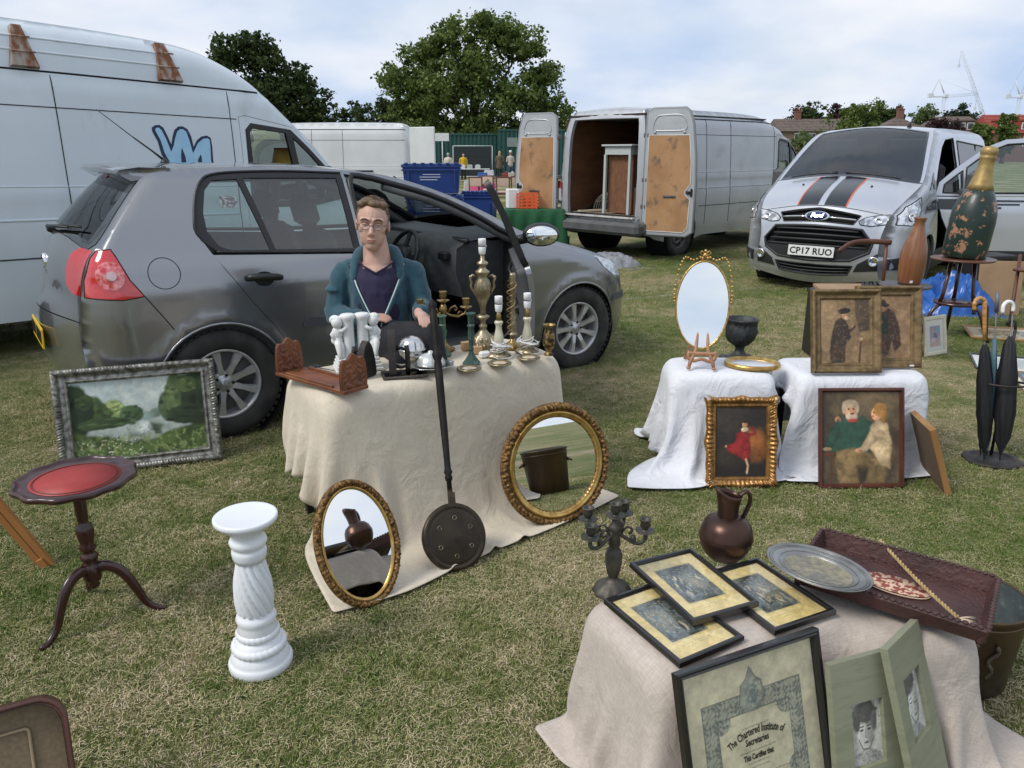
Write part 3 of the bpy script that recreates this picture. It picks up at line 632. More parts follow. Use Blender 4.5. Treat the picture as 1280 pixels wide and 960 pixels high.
def big_van(g,body,high=False,open_back=False,detail=2,Ln=5.2,wheels='steel'):
 """panel van, rear at x=0, front towards +x. returns its shell"""
 H=2.56 if high else 2.30
 k=Ln-5.2
 sil=[(.06,.42,.06,.04,.02),(.045,.6,.10,.07,.03),(.04,1.2,.10,.07,.03),(.055,1.8,.10,.07,.03),(.085,H-.25,.12,.08,.03),(.13,H-.07,.14,.10,.03),(.22,H-.005,.16,.13,.03),(.5,H+.01,.2,.17,.04),(2.0+k,H+.015,.2,.17,.04),(3.0+k,H,.2,.17,.04),(3.55+k,H-.045,.2,.16,.04),(3.9+k,H-.165,.18,.14,.05)]
 if high:sil+=[(4.15+k,2.24,.16,.12,.06),(4.45+k,1.97,.12,.09,.08),(4.7+k,1.75,.1,.08,.10)]
 else:sil+=[(4.15+k,2.03,.15,.11,.06),(4.45+k,1.86,.12,.09,.08),(4.7+k,1.68,.1,.08,.10)]
 sil+=[(5.0+k,1.44,.1,.08,.12),(5.22+k,1.25,.1,.09,.12),(5.35+k,1.16,.15,.10,.10),(5.52+k,1.02,.2,.14,.12),(5.6+k,.85,.25,.19,.14),(5.63+k,.6,.26,.2,.15),(5.61+k,.42,.24,.19,.15),(5.56+k,.28,.2,.15,.12)]
 wz=[(.2,.93),(.5,.965),(.9,.975),(1.05,.97),(1.12,.955),(1.3,.955),(1.36,.945),(1.8,.915),(2.1,.885),(2.17,.86),(2.25,.85),(2.6,.78)]
 ends=[(0,.985),(.3,1),(3.9+k,1),(4.6+k,.985),(5.2+k,.955),(5.65+k,.9)]
 ra,fa=.95+(.0),4.55+k
 sh=Shell(sil,wz,ends,.10)
 ar=circ(ra,.38,.43,20,PI+.25,-.25); af=circ(fa,.38,.43,20,PI+.25,-.25)
 bot=.32
 cab0=3.87+k
 outer=sh.outline()+[(5.3+k,bot)]+af[::-1]+[(fa-.6,bot),(ra+.6,bot)]+ar[::-1]+[(.3,bot)]
 door=[(cab0,.45),(cab0,1.95-.0),(cab0+.06,1.97),(4.44+k,1.89),(4.72+k,1.645),(5.02+k,1.39),(5.02+k,1.1),(4.98+k,.9),(4.75+k,.83),(4.4+k,.84),(4.12+k,.62),(4.0+k,.45)]
 win=[(cab0+.07,1.14),(cab0+.05,1.24),(cab0+.06,1.84),(cab0+.12,1.90),(4.42+k,1.86),(4.62+k,1.69),(4.97+k,1.37),(4.97+k,1.2),(4.6+k,1.14)]
 g1=[(cab0+.11,1.18),(cab0+.10,1.82),(cab0+.14,1.86),(4.36+k,1.83),(4.47+k,1.20)]
 g2=[(4.53+k,1.20),(4.44+k,1.79),(4.62+k,1.64),(4.92+k,1.35),(4.90+k,1.22)]
 for sg in(-1,1):
  sh.side('side_panel',outer,body,g,[door],sg=sg,fl=.03,extra=sh.rings())
  d=thing('cab_door',None,None); d.parent=g
  sh.side('door_skin',inset(door,.005),body,d,[inset(win,-.004)],sg=sg,fl=.025)
  sh.side('window_frame',win,trim,d,[g1,g2],sg=sg,off=.002,fl=.03,h=.08)
  if not(high and sg<0):sh.side('door_window',g1,glass_car,d,sg=sg,off=-.01,fl=0)
  sh.side('quarter_window',g2,glass_car,d,sg=sg,off=-.01,fl=0)
  q=[tuple(sh.side_pt([x],[1.06],sg,o)[0][0])for x,o in((cab0+.06,0),(cab0+.08,.03),(cab0+.2,.03),(cab0+.22,0))]
  MB().tube(q,.014,6).build('door_handle',trim,d)
  b=MB(); mx=4.62+k
  b.box((mx,(.98+.17)*sg,1.36),(.12,.2,.34),bev=.03); b.box((mx+.02,.99*sg,1.28),(.06,.12,.05)); m=b.build('wing_mirror',trim,g)
  b=MB(); b.box((mx-.063,1.15*sg,1.38),(.004,.16,.26)); b.build('mirror_glass',mirror_m,m)
  b=MB(); zt=2.17
  sh.seam(b,[(.12,zt),(3.3+k,zt),(3.8+k,zt-.02)]if not high else[(.12,2.19),(2.5+k,2.19),(4.12+k,2.18)],sg=sg,w=.009,off=.0); b.build('gutter',gapm,g)
  b=MB(); sh.seam(b,[(.12,1.93),(cab0-.02,1.93)],sg=sg,w=.004)
  for x in((1.05+k if False else 1.6+k*.3),2.33+k):sh.seam(b,[(x,.5),(x,2.17)],sg=sg,w=.004)
  sh.seam(b,[(cab0-.08,.45),(cab0-.08,2.17)],sg=sg,w=.0035); sh.seam(b,[(.12,.88),(ra-.45,.88)],sg=sg,w=.003)
  sh.seam(b,[(ra+.45,.80),(cab0-.1,.80)],sg=sg,w=.005); b.build('panel_seam',gapm,g)
  b=MB()
  for z,w_ in((1.34,.008),(1.09,.012)):sh.seam(b,[(.12,z),(cab0-.1,z)],sg=sg,w=w_,off=-w_*.3,n=8)
  if high:
   for z,x1 in((2.33,3.35),(2.43,3.25)):sh.seam(b,[(.15,z),(x1+k,z)],sg=sg,w=.010,off=-.002,n=8)
  b.build('pressed_ridge',body,g)
  for wx in(ra,fa):
   b=MB(); b.lathe([(.43,-.02),(.43,.35),(0,.35)],24,c=(wx,.92*sg,.38),rot=Matrix.Rotation(R(90)*(1 if sg>0 else-1),4,'X'),caps=False); b.build('wheel_housing',well,g)
   wheel(g,(wx,.84*sg,.34),r=.34,w=.21,rim=.2,kind=wheels,side=sg)
 u=lambda z:sh.uz(z,False); X=sh.ux
 ur=u(H-.14)
 if open_back:
  zt=H-.13
  pts=[(u(.50),-.80),(u(1.3),-.84),(u(1.9),-.86),(ur,-.86),(ur,.86),(u(1.9),.86),(u(1.3),.84),(u(.50),.80)]
  sh.strip('rear_frame',[(0,-1),(u(H-.02),-1),(u(H-.02),1),(0,1)],body,g,[pts],fl=.06)
  r0=u(H-.02)
 else:
  sh.strip('rear_doors',[(0,-1),(u(H-.02),-1),(u(H-.02),1),(0,1)],body,g,fl=.02); r0=u(H-.02)
 uw0=X(4.28+k); uw1=X(5.2+k)
 wsg=[(uw0,-.9),(uw0-.03,0),(uw0,.9),(uw1,.93),(uw1+.02,0),(uw1,-.93)]
 sh.strip('roof',[(r0+.004,-1),(uw0-.06,-1),(uw0-.09,0),(uw0-.06,1),(r0+.004,1)],body,g,fl=.02)
 sh.strip('windscreen_frame',[(uw0-.055,-1),(uw0-.085,0),(uw0-.055,1),(uw1+.05,1),(uw1+.07,0),(uw1+.05,-1)],trim,g,[wsg],fl=.02)
 sh.strip('windscreen',wsg,glass_car,g,off=-.004,fl=0)
 sh.strip('bonnet',[(uw1+.056,-1),(uw1+.076,0),(uw1+.056,1),(sh.L-.45,1),(sh.L-.45,-1)],body,g,fl=.02)
 sh.strip('front_bumper',[(sh.L-.44,-1),(sh.L-.44,1),(sh.L,1),(sh.L,-1)],bumper_m,g,off=.01,fl=.03)
 b=MB(); b.box((2.6+k/2,0,.42),(4.9+k,1.66,.14)); b.build('underbody',well,g)
 b=MB(); b.box((4.9+k,0,1.0),(.5,1.6,.3),bev=.06); b.build('dashboard',plastic,g)
 for y in(-.5,.15,.5):
  b=MB(); b.box((4.1+k,y,.95),(.45,.42,.16),bev=.04); b.box((3.9+k,y,1.28),(.13,.42,.6),bev=.05); b.box((3.87+k,y,1.66),(.1,.25,.18),bev=.03); b.build('seat',M('seat_cloth'),g)
 return sh
# ---- white high-roof van behind the hatchback (its front dips slightly)
wx0,wy0=-3.97,5.75; ah=R(48.8)
LVX=1.67
lvan=thing('panel_van','white high-roof van with blue painted letters and rusty roof brackets, behind the grey hatchback','van',(wx0-LVX*cos(ah)-.94*sin(ah)*1.0,wy0-LVX*sin(ah)+.94*cos(ah),.02),(0,R(1.5),ah))
LV=big_van(lvan,white_van,high=True,Ln=5.2)
# graffiti: flat paint lying on the side panel
def lv(px,py):
 return px,py
def gpoly(pts):return[(1.67+(px-59)/224*1.46+.685+0,0)for px,py in pts]
navy=M('graffiti_navy',(.012,.03,.075),rough=.6); sky_b=M('graffiti_blue',(.33,.58,.78),(.40,.64,.82),scale=9,rough=.6)
del lv,gpoly
def side_band(sh,name,poly,mat,parent,sg,off,h=.06):return sh.side(name,poly,mat,parent,sg=sg,off=off,fl=0,h=h)
g_out=[(3.167,1.40),(3.150,1.52),(3.108,1.602),(3.09,1.708),(3.054,1.789),(3.055,1.819),(3.085,1.839),(3.125,1.843),(3.154,1.822),(3.184,1.747),(3.205,1.686),(3.226,1.755),(3.249,1.809),(3.286,1.838),(3.328,1.842),(3.367,1.82),(3.393,1.759),(3.404,1.673),(3.44,1.729),(3.488,1.764),(3.541,1.774),(3.574,1.755),(3.579,1.683),(3.565,1.40)]
g_in=[(3.195,1.42),(3.175,1.53),(3.134,1.617),(3.115,1.715),(3.079,1.797),(3.086,1.815),(3.114,1.821),(3.135,1.799),(3.163,1.731),(3.194,1.625),(3.224,1.679),(3.244,1.74),(3.269,1.794),(3.3,1.818),(3.328,1.816),(3.352,1.796),(3.371,1.72),(3.389,1.618),(3.446,1.705),(3.499,1.745),(3.543,1.751),(3.559,1.738),(3.56,1.683),(3.54,1.42)]
k_=.94
side_band(LV,'painted_letters_outline',g_out,navy,lvan,-1,.003); side_band(LV,'painted_letters',g_in,sky_b,lvan,-1,.006)
for q in([(3.292,1.664),(3.277,1.602),(3.270,1.43),(3.316,1.43),(3.315,1.587)],[(3.456,1.611),(3.428,1.563),(3.412,1.43),(3.454,1.43),(3.464,1.587)]):side_band(LV,'painted_letters_outline',q,navy,lvan,-1,.009)
for x0,x1,t0,t1 in((2.06,2.27,2.12,2.21),(3.17,3.39,3.20,3.31)):
 b=MB(); q=[(x0,2.20),(x1,2.20),(t1,2.50),(t0,2.50)]
 a=[LV.side_pt([x],[z],-1,-.01)[0][0]for x,z in q]; c_=[LV.side_pt([x+(.012 if i in(0,3)else-.012)],[z-(.01 if z>2.4 else-.01)],-1,.05 if z<2.3 else .035)[0][0]for i,(x,z)in enumerate(q)]
 b.add([tuple(p)for p in a]+[tuple(p)for p in c_],[(4,5,6,7),(0,1,5,4),(1,2,6,5),(2,3,7,6),(3,0,4,7)])
 for z in(2.31,2.41):
  f_=(z-2.2)/.3; xa=x0+(t0-x0)*f_; xb=x1+(t1-x1)*f_
  b.tube([tuple(LV.side_pt([x],[z],-1,.046)[0][0])for x in(xa,(xa+xb)/2,xb)],.006,6)
 b.build('roof_bracket',rust,lvan)
# ---- silver van with its rear doors swung open
svan=thing('panel_van','silver panel van with both rear doors swung wide open showing plywood linings','van',(1.417,12.845,-.1),(0,0,.75))
SV=big_van(svan,silver_van,open_back=True,Ln=5.2)
def van_box(g):
 b=MB()
 Xa,Xb,Yw,z0,z1=.1,3.55,.84,.70,2.16
 def quad(p):b.add(p,[(0,1,2,3)])
 quad([(Xa,-Yw,z0-.012),(Xb,-Yw,z0-.012),(Xb,Yw,z0-.012),(Xa,Yw,z0-.012)]); b.build('load_floor',M('worn_floor',(.30,.27,.22),(.18,.13,.09),scale=7,rough=.8,stretch=(1,3,1)),g)
 for sg in(-1,1):
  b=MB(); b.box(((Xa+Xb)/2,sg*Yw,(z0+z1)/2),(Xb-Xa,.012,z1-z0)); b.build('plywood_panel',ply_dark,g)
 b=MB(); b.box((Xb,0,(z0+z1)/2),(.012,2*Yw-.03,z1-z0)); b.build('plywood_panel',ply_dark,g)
 b=MB(); b.box(((Xa+Xb)/2,0,z1+.06),(Xb-Xa,2*Yw,.02)); b.build('roof_lining',M('dark_lining',(.03,.02,.015),rough=.9),g)
 b=MB(); b.box((.02,0,.60),(.14,1.62,.15),bev=.015); b.box((-.02,0,.665),(.22,1.6,.02)); b.build('door_step',M('scuffed_white',(.55,.55,.53),(.3,.27,.23),scale=9,rough=.7,lo=.5,hi=.7),g)
 b=MB(); b.box((-.12,0,.50),(.26,1.98,.2),bev=.05); b.box((.2,.93,.52),(.6,.16,.2),bev=.04); b.box((.2,-.93,.52),(.6,.16,.2),bev=.04); b.build('rear_bumper',bumper_m,g)
 for sg in(-1,1):
  b=MB(); b.box((.03,sg*.91,1.02),(.06,.10,.34),bev=.015); b.build('tail_light',M('lamp_red_dark',(.28,.01,.012),(.55,.5,.5),scale=5,rough=.15,coat=.8,lo=.55,hi=.6),g)
  for z in(.85,1.25,1.9):
   b=MB(); b.box((.0,sg*.93,z),(.1,.1,.07),bev=.01); b.build('door_hinge',steel,g)
van_box(svan)
def rear_door(g,sg,ang,lab):
 """door hinged at the rear corner; local x runs from the hinge to the free edge, inner face towards -y*sg"""
 d=thing('rear_door',lab,None,(-.03,sg*.93,0),(0,0,ang)); d.parent=g
 s=1
 out=[(0,.48),(.06,.44),(.70,.44),(.80,.50),(.80,1.2),(.78,1.6),(.72,2.05),(.66,2.22),(.60,2.27),(.10,2.27),(.02,2.22),(0,1.8)]
 T=Matrix.Rotation(R(90),4,'X')
 b=MB(); b.prism(out,.05,T@Matrix.Translation((0,0,-.025))); b.build('door_shell',silver_van,d)
 pl_=[(.05,.53),(.09,.49),(.66,.49),(.73,.56),(.74,.98),(.66,1.05),(.66,1.1),(.74,1.2),(.73,1.5),(.68,1.90),(.05,1.90)]
 yy=.028
 for f_ in(-1,1):
  pass
 b=MB(); b.prism(pl_,.008,Matrix.Translation((0,sg*yy+.004,0))@T); b.build('plywood_lining',ply,d)
 b=MB(); b.tube([(x,sg*yy,z)for x,z in pl_],.008,6,closed=True); b.build('edge_trim',M('edge_white',(.6,.6,.58),rough=.6),d)
 b=MB(); b.tube([(x,sg*.026,z)for x,z in cat([(.12,1.98),(.16,2.15),(.3,2.18),(.52,2.18),(.60,2.12),(.62,1.98),(.37,1.96)],4,True)],.010,6,closed=True)
 for x in(.14,.6):
  b.lathe([(.02,0),(.02,.012),(0,.014)],12,c=(x,sg*.03,1.94),rot=(R(-90*sg),0,0))
 b.build('pressed_panel',silver_van,d)
 b=MB(); b.box((.71,sg*.036,1.08),(.06,.03,.05),bev=.01); b.box((.76,sg*.03,1.08),(.03,.04,.12),bev=.01); b.build('latch',trim,d)
 b=MB(); b.box((.42,sg*.042,1.02),(.2,.02,.035),bev=.008); b.build('pull_handle',steel,d)
 b=MB(); b.tube([(x,0,z)for x,z in out],.028,6,closed=True); b.build('door_seal',M('seal_grey',(.22,.23,.24),rough=.6),d)
rear_door(svan,-1,R(-75),'right rear door turned out past the corner, plywood lining facing the camera')
rear_door(svan,1,R(105),'left rear door turned out past the corner, seen at an angle')
def SVW(x,y,z):
 return Vector((1.417,12.845,-.1))+Matrix.Rotation(.75,3,'Z')@Vector((x,y,z))
# load: pale frame table standing on end, wire guard, board, carton
t=thing('open_table','pale grey open table frame standing inside the silver van behind its right door','table',SVW(.30,-.28,.70),.75)
pale=M('pale_grey_paint',(.42,.45,.44),rough=.6)
b=MB(); b.box((0,0,1.06),(.5,.62,.03),bev=.006); b.build('top',pale,t)
b=MB(); b.box((0,0,.98),(.42,.52,.12)); b.build('apron',pale,t)
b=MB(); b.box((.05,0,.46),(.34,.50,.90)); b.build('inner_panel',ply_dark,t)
for x,y in((-.2,-.25),(-.2,.25),(.2,-.25),(.2,.25)):
 b=MB(); b.box((x,y,.46),(.045,.045,.92),taper=.9); b.build('leg',pale,t)
t=thing('wire_guard','domed galvanised wire fireguard lying in the silver van','fireguard',SVW(.75,.18,.70),.75)
wire=M('galvanised_wire',(.45,.44,.42),rough=.4,metal=.8)
for i in range(11):
 x=-.3+.06*i; b=MB(); b.tube([(x,.32*cos(a),.30*sin(a))for a in[PI*j/12 for j in range(13)]],.007,5); b.build('wire',wire,t)
for j in range(5):
 a=PI*(j+1)/6; b=MB(); b.tube([(-.3,.32*cos(a),.3*sin(a)),(.3,.32*cos(a),.3*sin(a))],.007,5); b.build('wire',wire,t)
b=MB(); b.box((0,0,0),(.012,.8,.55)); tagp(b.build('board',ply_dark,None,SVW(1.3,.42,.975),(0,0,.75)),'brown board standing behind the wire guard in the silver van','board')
b=MB(); b.box((0,0,.2),(.4,.42,.42),bev=.005); tagp(b.build('carton',M('cardboard',(.33,.22,.13),(.28,.18,.1),scale=5,rough=.85,bump=.1),None,SVW(.42,-.62,.705),(0,0,.7)),'cardboard carton beside the table frame in the silver van','box')
b=MB(); b.box((0,0,.015),(.5,.1,.02)); b.box((.1,.1,.018),(.3,.05,.015),rot=(0,0,.3)); b.build('slat',M('pale_wood',(.5,.42,.28),rough=.8),None,SVW(.25,.35,.70),(0,0,.3)); tagp(bpy.data.objects['slat'],'pale wooden slats lying on the load floor of the silver van','wood')
# ---- second white van far behind, seen from its left side, rear door open
fvan=thing('panel_van','white panel van in the distance beside the blue crates, one rear door open','van',(-2.45,20.1,-.1),(0,0,R(181)))
FVm=M('van_white_far',(.62,.64,.64),(.56,.57,.57),scale=2,rough=.4,coat=.3)
FV=big_van(fvan,FVm,Ln=5.2)
d=thing('rear_door','open rear door with a brown panel',None,(.0,.9,0),(0,0,R(150))); d.parent=fvan
b=MB(); b.box((.36,0,1.35),(.72,.05,1.75),bev=.015); b.build('door_shell',FVm,d)
b=MB(); b.box((.36,.03,1.98),(.5,.01,.2)); b.build('panel',ply,d); b=MB(); b.box((.36,.03,1.45),(.5,.01,.6)); b.build('panel',pale,d)
b=MB(); b.box((2.6,-.0,0),(.01,.01,.01));
b=MB(); FV.seam(b,[(.9,1.22),(2.1,1.22)],sg=1,w=.02); b.build('door_rail',gapm,fvan)
# ================================================================ silver minibus-fronted van with stripes
cvan=thing('crew_van','silver van with twin black bonnet stripes, its passenger door open, facing the camera','van',(6.69,12.85,-.1),(0,0,-2.269))
def build_custom(g):
 body=PAINT('silver_paint',(.54,.56,.60),metal=.6,rough=.32,dirt=(.44,.45,.46))
 sil=[(.12,.3,.2,.12,.03),(.05,.55,.2,.12,.04),(.04,1.0,.14,.1,.04),(.09,1.5,.12,.09,.04),(.2,1.82,.12,.1,.03),(.34,1.92,.13,.12,.03),(.8,1.945,.15,.13,.035),(1.8,1.955,.15,.13,.04),(2.6,1.95,.15,.13,.04),(2.95,1.925,.13,.11,.05),(3.15,1.87,.1,.07,.08),(3.45,1.69,.09,.06,.12),(3.75,1.47,.09,.06,.17),(3.97,1.31,.1,.07,.13),(4.14,1.24,.16,.09,.12),(4.36,1.165,.2,.11,.13),(4.56,1.08,.22,.14,.135),(4.69,.99,.24,.18,.14),(4.755,.89,.27,.21,.145),(4.79,.75,.3,.24,.15),(4.81,.6,.3,.24,.155),(4.81,.46,.28,.22,.15),(4.78,.34,.26,.2,.145),(4.72,.24,.22,.17,.13)]
 wz=[(.2,.93),(.45,.975),(.8,.985),(1.0,.98),(1.15,.955),(1.3,.93),(1.8,.80),(1.95,.76)]
 ends=[(0,.97),(.4,1),(3.9,1),(4.3,.985),(4.7,.95)]
 sh=Shell(sil,wz,ends,.07,bulges=((.95,.33,.40,.012),(3.87,.33,.40,.012)))
 bot=.27; fa,ra=3.87,.95
 ar=circ(ra,.33,.395,22,PI+.2,-.2); af=circ(fa,.33,.395,22,PI+.2,-.2)
 outer=sh.outline()+[(4.45,bot)]+af[::-1]+[(fa-.6,bot),(ra+.6,bot)]+ar[::-1]+[(.35,bot)]
 door=[(2.38,.33),(2.36,1.0),(2.40,1.84),(2.9,1.81),(3.12,1.72),(3.42,1.50),(3.62,1.32),(3.66,1.2),(3.56,.9),(3.40,.6),(3.36,.33)]
 sidewin=[(.45,1.14),(.5,1.74),(2.25,1.80),(2.25,1.14)]
 hl_s=[(4.60,.865),(4.575,.995),(4.46,1.075),(4.20,1.15),(4.27,1.05),(4.36,.93),(4.48,.86)]
 hl_s=[(4.73,.88),(4.685,.98),(4.55,1.068),(4.20,1.165),(4.28,1.05),(4.38,.935),(4.55,.865)]
 for sg in(-1,1):
  sh.side('side_panel',outer,body,g,[door,sidewin,hl_s],sg=sg,fl=.03,extra=sh.rings())
  sh.side('side_window',inset(sidewin,.006),glass_dark,g,sg=sg,off=-.004,fl=0)
  b=MB(); sh.seam(b,sidewin+[sidewin[0]],sg=sg,w=.012,off=-.002); sh.seam(b,door+[door[0]],sg=sg,w=.012,off=-.012); b.build('door_seal',trim,g)
  sh.side('corner_glass',[(3.70,1.235),(3.94,1.235),(3.74,1.40),(3.68,1.43)],M('gloss_black'),g,sg=sg,off=.004,fl=.004)
  sh.side('lower_sill',[(.5,.27),(3.4,.27),(3.44,.46),(3.36,.5),(1.4,.5),(1.36,.42)],M('sill_black',(.02,.02,.022),rough=.5),g,sg=sg,off=.008,fl=.008)
  hm=thing('head_light',None,None); hm.parent=g
  lens=M('van_lamp',(.78,.80,.82),(.28,.29,.31),scale=16,rough=.05,coat=1.,metal=.5,lo=.42,hi=.58)
  sh.side('side_lens',inset(hl_s,.004),lens,hm,sg=sg,off=.002,fl=.01,h=.03)
  u=lambda z:sh.uz(z); We=sh.We
  poly=[(u(.985),1.*sg),(u(.93),1.*sg),(u(.88),1.*sg),(u(.845),.80*sg),(u(.85),.66*sg),(u(.88),.62*sg),(u(.92),.70*sg),(u(.96),.86*sg)]
  sh.strip('front_lens',poly,lens,hm,off=.006,fl=.012,h=.03); b=MB(); sh.seam(b,poly[2:]+[poly[0]],kind='strip',w=.005,off=.004); b.build('lens_seal',gapm,hm)
  for yy,zz,r_ in((.88,.905,.042),(.985,.925,.05)):
   v_=min(.99,yy); p,n=sh.strip_pt(u(zz),v_*sg,.006)if yy<.95 else sh.side_pt([4.55],[.955],sg,.006)
   rot=Vector(n[0]).to_track_quat('Z','Y').to_matrix().to_4x4()
   b=MB(); b.lathe([(0,0),(r_*.55,.001),(r_*.6,.007),(r_*.85,.008),(r_,.004),(r_*1.02,-.002)],20,c=tuple(p[0]),rot=rot,caps=False); b.build('projector',chrome,hm)
  b=MB(); sh.seam(b,hl_s+[hl_s[0]],sg=sg,w=.006,off=0); b.build('lens_seal',gapm,hm)
  p,n=sh.strip_pt(u(.47),.93*sg,.02); rot=Vector(n[0]).to_track_quat('Z','Y').to_matrix().to_4x4()
  b=MB(); b.lathe([(0,.002),(.035,.002),(.045,.012),(.055,.008),(.058,-.01)],20,c=tuple(p[0]),rot=rot,caps=False); b.build('fog_light',chrome,g)
  for wx in(ra,fa):
   b=MB(); b.lathe([(.39,-.02),(.39,.32),(0,.32)],24,c=(wx,.93*sg,.33),rot=Matrix.Rotation(R(90)*(1 if sg>0 else-1),4,'X'),caps=False); b.build('wheel_housing',well,g)
   wheel(g,(wx,.86*sg,.345),r=.345,w=.22,rim=.22,kind='alloy',side=sg)
 u=lambda z:sh.uz(z); X=sh.ux
 uw0,uw1=X(3.12),X(3.93)
 wsg=[(uw0,-.9),(uw0-.04,0),(uw0,.9),(uw1,.94),(uw1+.05,0),(uw1,-.94)]
 frame_=[(uw0-.05,-.97),(uw0-.09,0),(uw0-.05,.97),(uw1+.06,1),(uw1+.16,0),(uw1+.06,-1)]
 sh.strip('rear',[(0,-1),(sh.uz(1.9,False),-1),(sh.uz(1.9,False),1),(0,1)],body,g)
 sh.strip('roof',[(sh.uz(1.9,False)+.004,-1),(uw0-.03,-1),(uw0-.095,0),(uw0-.03,1),(sh.uz(1.9,False)+.004,1)],body,g,fl=.02)
 sh.strip('windscreen_frame',[(uw0-.026,-1),(uw0-.09,0),(uw0-.026,1),(uw1+.06,1),(uw1+.16,0),(uw1+.06,-1)],M('gloss_black'),g,[wsg],fl=.02)
 for sg in(-1,1):sh.strip('screen_pillar',[(uw0-.03,.93*sg),(uw0-.03,1*sg),(uw1+.05,1*sg),(uw1+.05,.965*sg)],body,g,off=.003,fl=.003)
 sh.strip('windscreen',wsg,GLASS('screen_glass',(.26,.34,.36),.10,.0),g,off=-.004,fl=0)
 ub=u(.975)
 hood=[(uw1+.066,-1),(uw1+.166,0),(uw1+.066,1),(ub,1),(ub-.0,0),(ub,-1)]
 sh.strip('bonnet',hood,body,g,fl=.02)
 blk=M('stripe_black',(.015,.017,.02),rough=.25,coat=.6); orr=M('stripe_orange',(.65,.12,.05),rough=.4)
 def stripe(y0,y1,mat,nm,off):
  n=9; q=[]; us=np.linspace(uw1+.165-.0,ub-.004,n)
  q=[(a,y0/sh.We(a))for a in us]+[(a,y1/sh.We(a))for a in us[::-1]]
  sh.strip(nm,q,mat,g,off=off,fl=.001)
 stripe(-.27,-.035,blk,'bonnet_stripe',.003); stripe(.035,.27,blk,'bonnet_stripe',.003)
 stripe(-.285,-.27,orr,'pinstripe',.003); stripe(.27,.285,orr,'pinstripe',.003)
 def P(z,y):a=u(z); return(a,y/sh.We(a))
 gr_u=[P(.93,-.46),P(.955,0),P(.93,.46),P(.845,.40),P(.85,0),P(.845,-.40)]
 gr_m=[P(.80,-.50),P(.81,0),P(.80,.50),P(.66,.625),P(.56,.60),P(.475,.42),P(.465,0),P(.475,-.42),P(.56,-.60),P(.66,-.625)]
 low=[P(.42,-.45),P(.43,0),P(.42,.45),P(.335,.40),P(.335,-.40)]
 holes=[gr_u,gr_m,low]
 for sg in(-1,1):holes.append([(u(.985),1.*sg),(u(.93),1.*sg),(u(.88),1.*sg),(u(.85),.84*sg),(u(.86),.70*sg),(u(.885),.68*sg),(u(.92),.74*sg),(u(.955),.86*sg)])
 sh.strip('front_bumper',[(ub+.008,-1),(ub+.008,1),(sh.L,1),(sh.L,-1)],body,g,holes[:3],fl=.03)
 dk=M('grille_black',(.02,.021,.023),rough=.5)
 for q in(gr_u,gr_m,low):sh.strip('grille_recess',q,well,g,off=-.05,fl=0)
 for i in range(4):
  z=.775-i*.055; w_=.47+i*.035; b=MB(); q=[sh.strip_pt(u(z),y/sh.We(u(z)),.0)[0][0]for y in np.linspace(-w_,w_,15)]
  b.tube([tuple(p)for p in q],.013,6,flat=1.6); b.build('grille_slat',dk,g)
 b=MB(); q=[sh.strip_pt(u(.888),y/sh.We(u(.888)),.004)[0][0]for y in np.linspace(-.42,.42,15)]; b.tube([tuple(p)for p in q[:6]],.012,6,flat=1.2); b.tube([tuple(p)for p in q[9:]],.012,6,flat=1.2); b.build('chrome_bar',chrome,g)
 for i in range(2):
  z=.395-i*.03; b=MB(); q=[sh.strip_pt(u(z),y/sh.We(u(z)),.0)[0][0]for y in np.linspace(-.42,.42,13)]; b.tube([tuple(p)for p in q],.008,6); b.build('grille_slat',dk,g)
 b=MB();
 for q,w_ in((gr_m,.016),(gr_u,.008),(low,.01)):sh.seam(b,q+[q[0]],kind='strip',w=w_,off=.0)
 b.build('grille_surround',dk,g)
 sh.strip('plate_backing',[P(.60,-.60),P(.60,.60),P(.56,.60),P(.475,.42),P(.475,-.42),P(.56,-.60)],dk,g,off=.002,fl=.01)
 for sg in(-1,1):
  sh.strip('lower_corner',[P(.56,.70*sg),(u(.50),1*sg),(u(.36),1*sg),P(.36,.46*sg),P(.44,.50*sg)],dk,g,off=.006,fl=.01)
  sh.side('lower_corner_side',[(4.80,.50),(4.78,.38),(4.45,.38),(4.42,.50),(4.55,.54)],dk,g,sg=sg,off=.006,fl=.01)
 p,n=sh.strip_pt(u(.895),0.,.0); c=p[0]; up=Matrix.Rotation(R(90),4,'Y')
 tilt=math.atan2(n[0][2],n[0][0])
 bd=thing('badge',None,None,(c[0]+.012,0,c[2]),(0,-tilt,0)); bd.parent=g
 b=MB(); b.lathe([(0,.008),(1,.008),(1.05,.004),(1.05,-.02)],32,rot=up@Matrix.Diagonal((.058,.135,1,1)),caps=False); b.build('badge_rim',chrome,bd)
 b=MB(); b.lathe([(0,.0105),(.92,.0105),(.92,.006)],32,rot=up@Matrix.Diagonal((.056,.13,1,1)),caps=False); b.build('badge_face',M('badge_blue',(.01,.025,.12),rough=.2,coat=1),bd)
 me=text_mesh('Ford',.072,.0006,shear=.2); o=link('badge_text',me,bd,chrome); o.matrix_local=Matrix.Translation((.013,0,0))@Matrix.Rotation(R(90),4,'Z')@Matrix.Rotation(R(90),4,'X')
 p,n=sh.strip_pt(u(.555),0.,.0); c=p[0]
 po=thing('number_plate',None,None,(c[0]+.02,0,.553),(0,R(-4),0)); po.parent=g
 b=MB(); b.box((0,0,0),(.008,.53,.118),bev=.002); b.build('plate',M('plate_white',(.72,.72,.70),rough=.4),po)
 me=text_mesh('CP17 RUO',.105,.0008,space=1.02,weight=.0022); o=link('plate_text',me,po,gapm); o.matrix_local=Matrix.Translation((.0055,0,.0))@Matrix.Rotation(R(90),4,'Z')@Matrix.Rotation(R(90),4,'X')
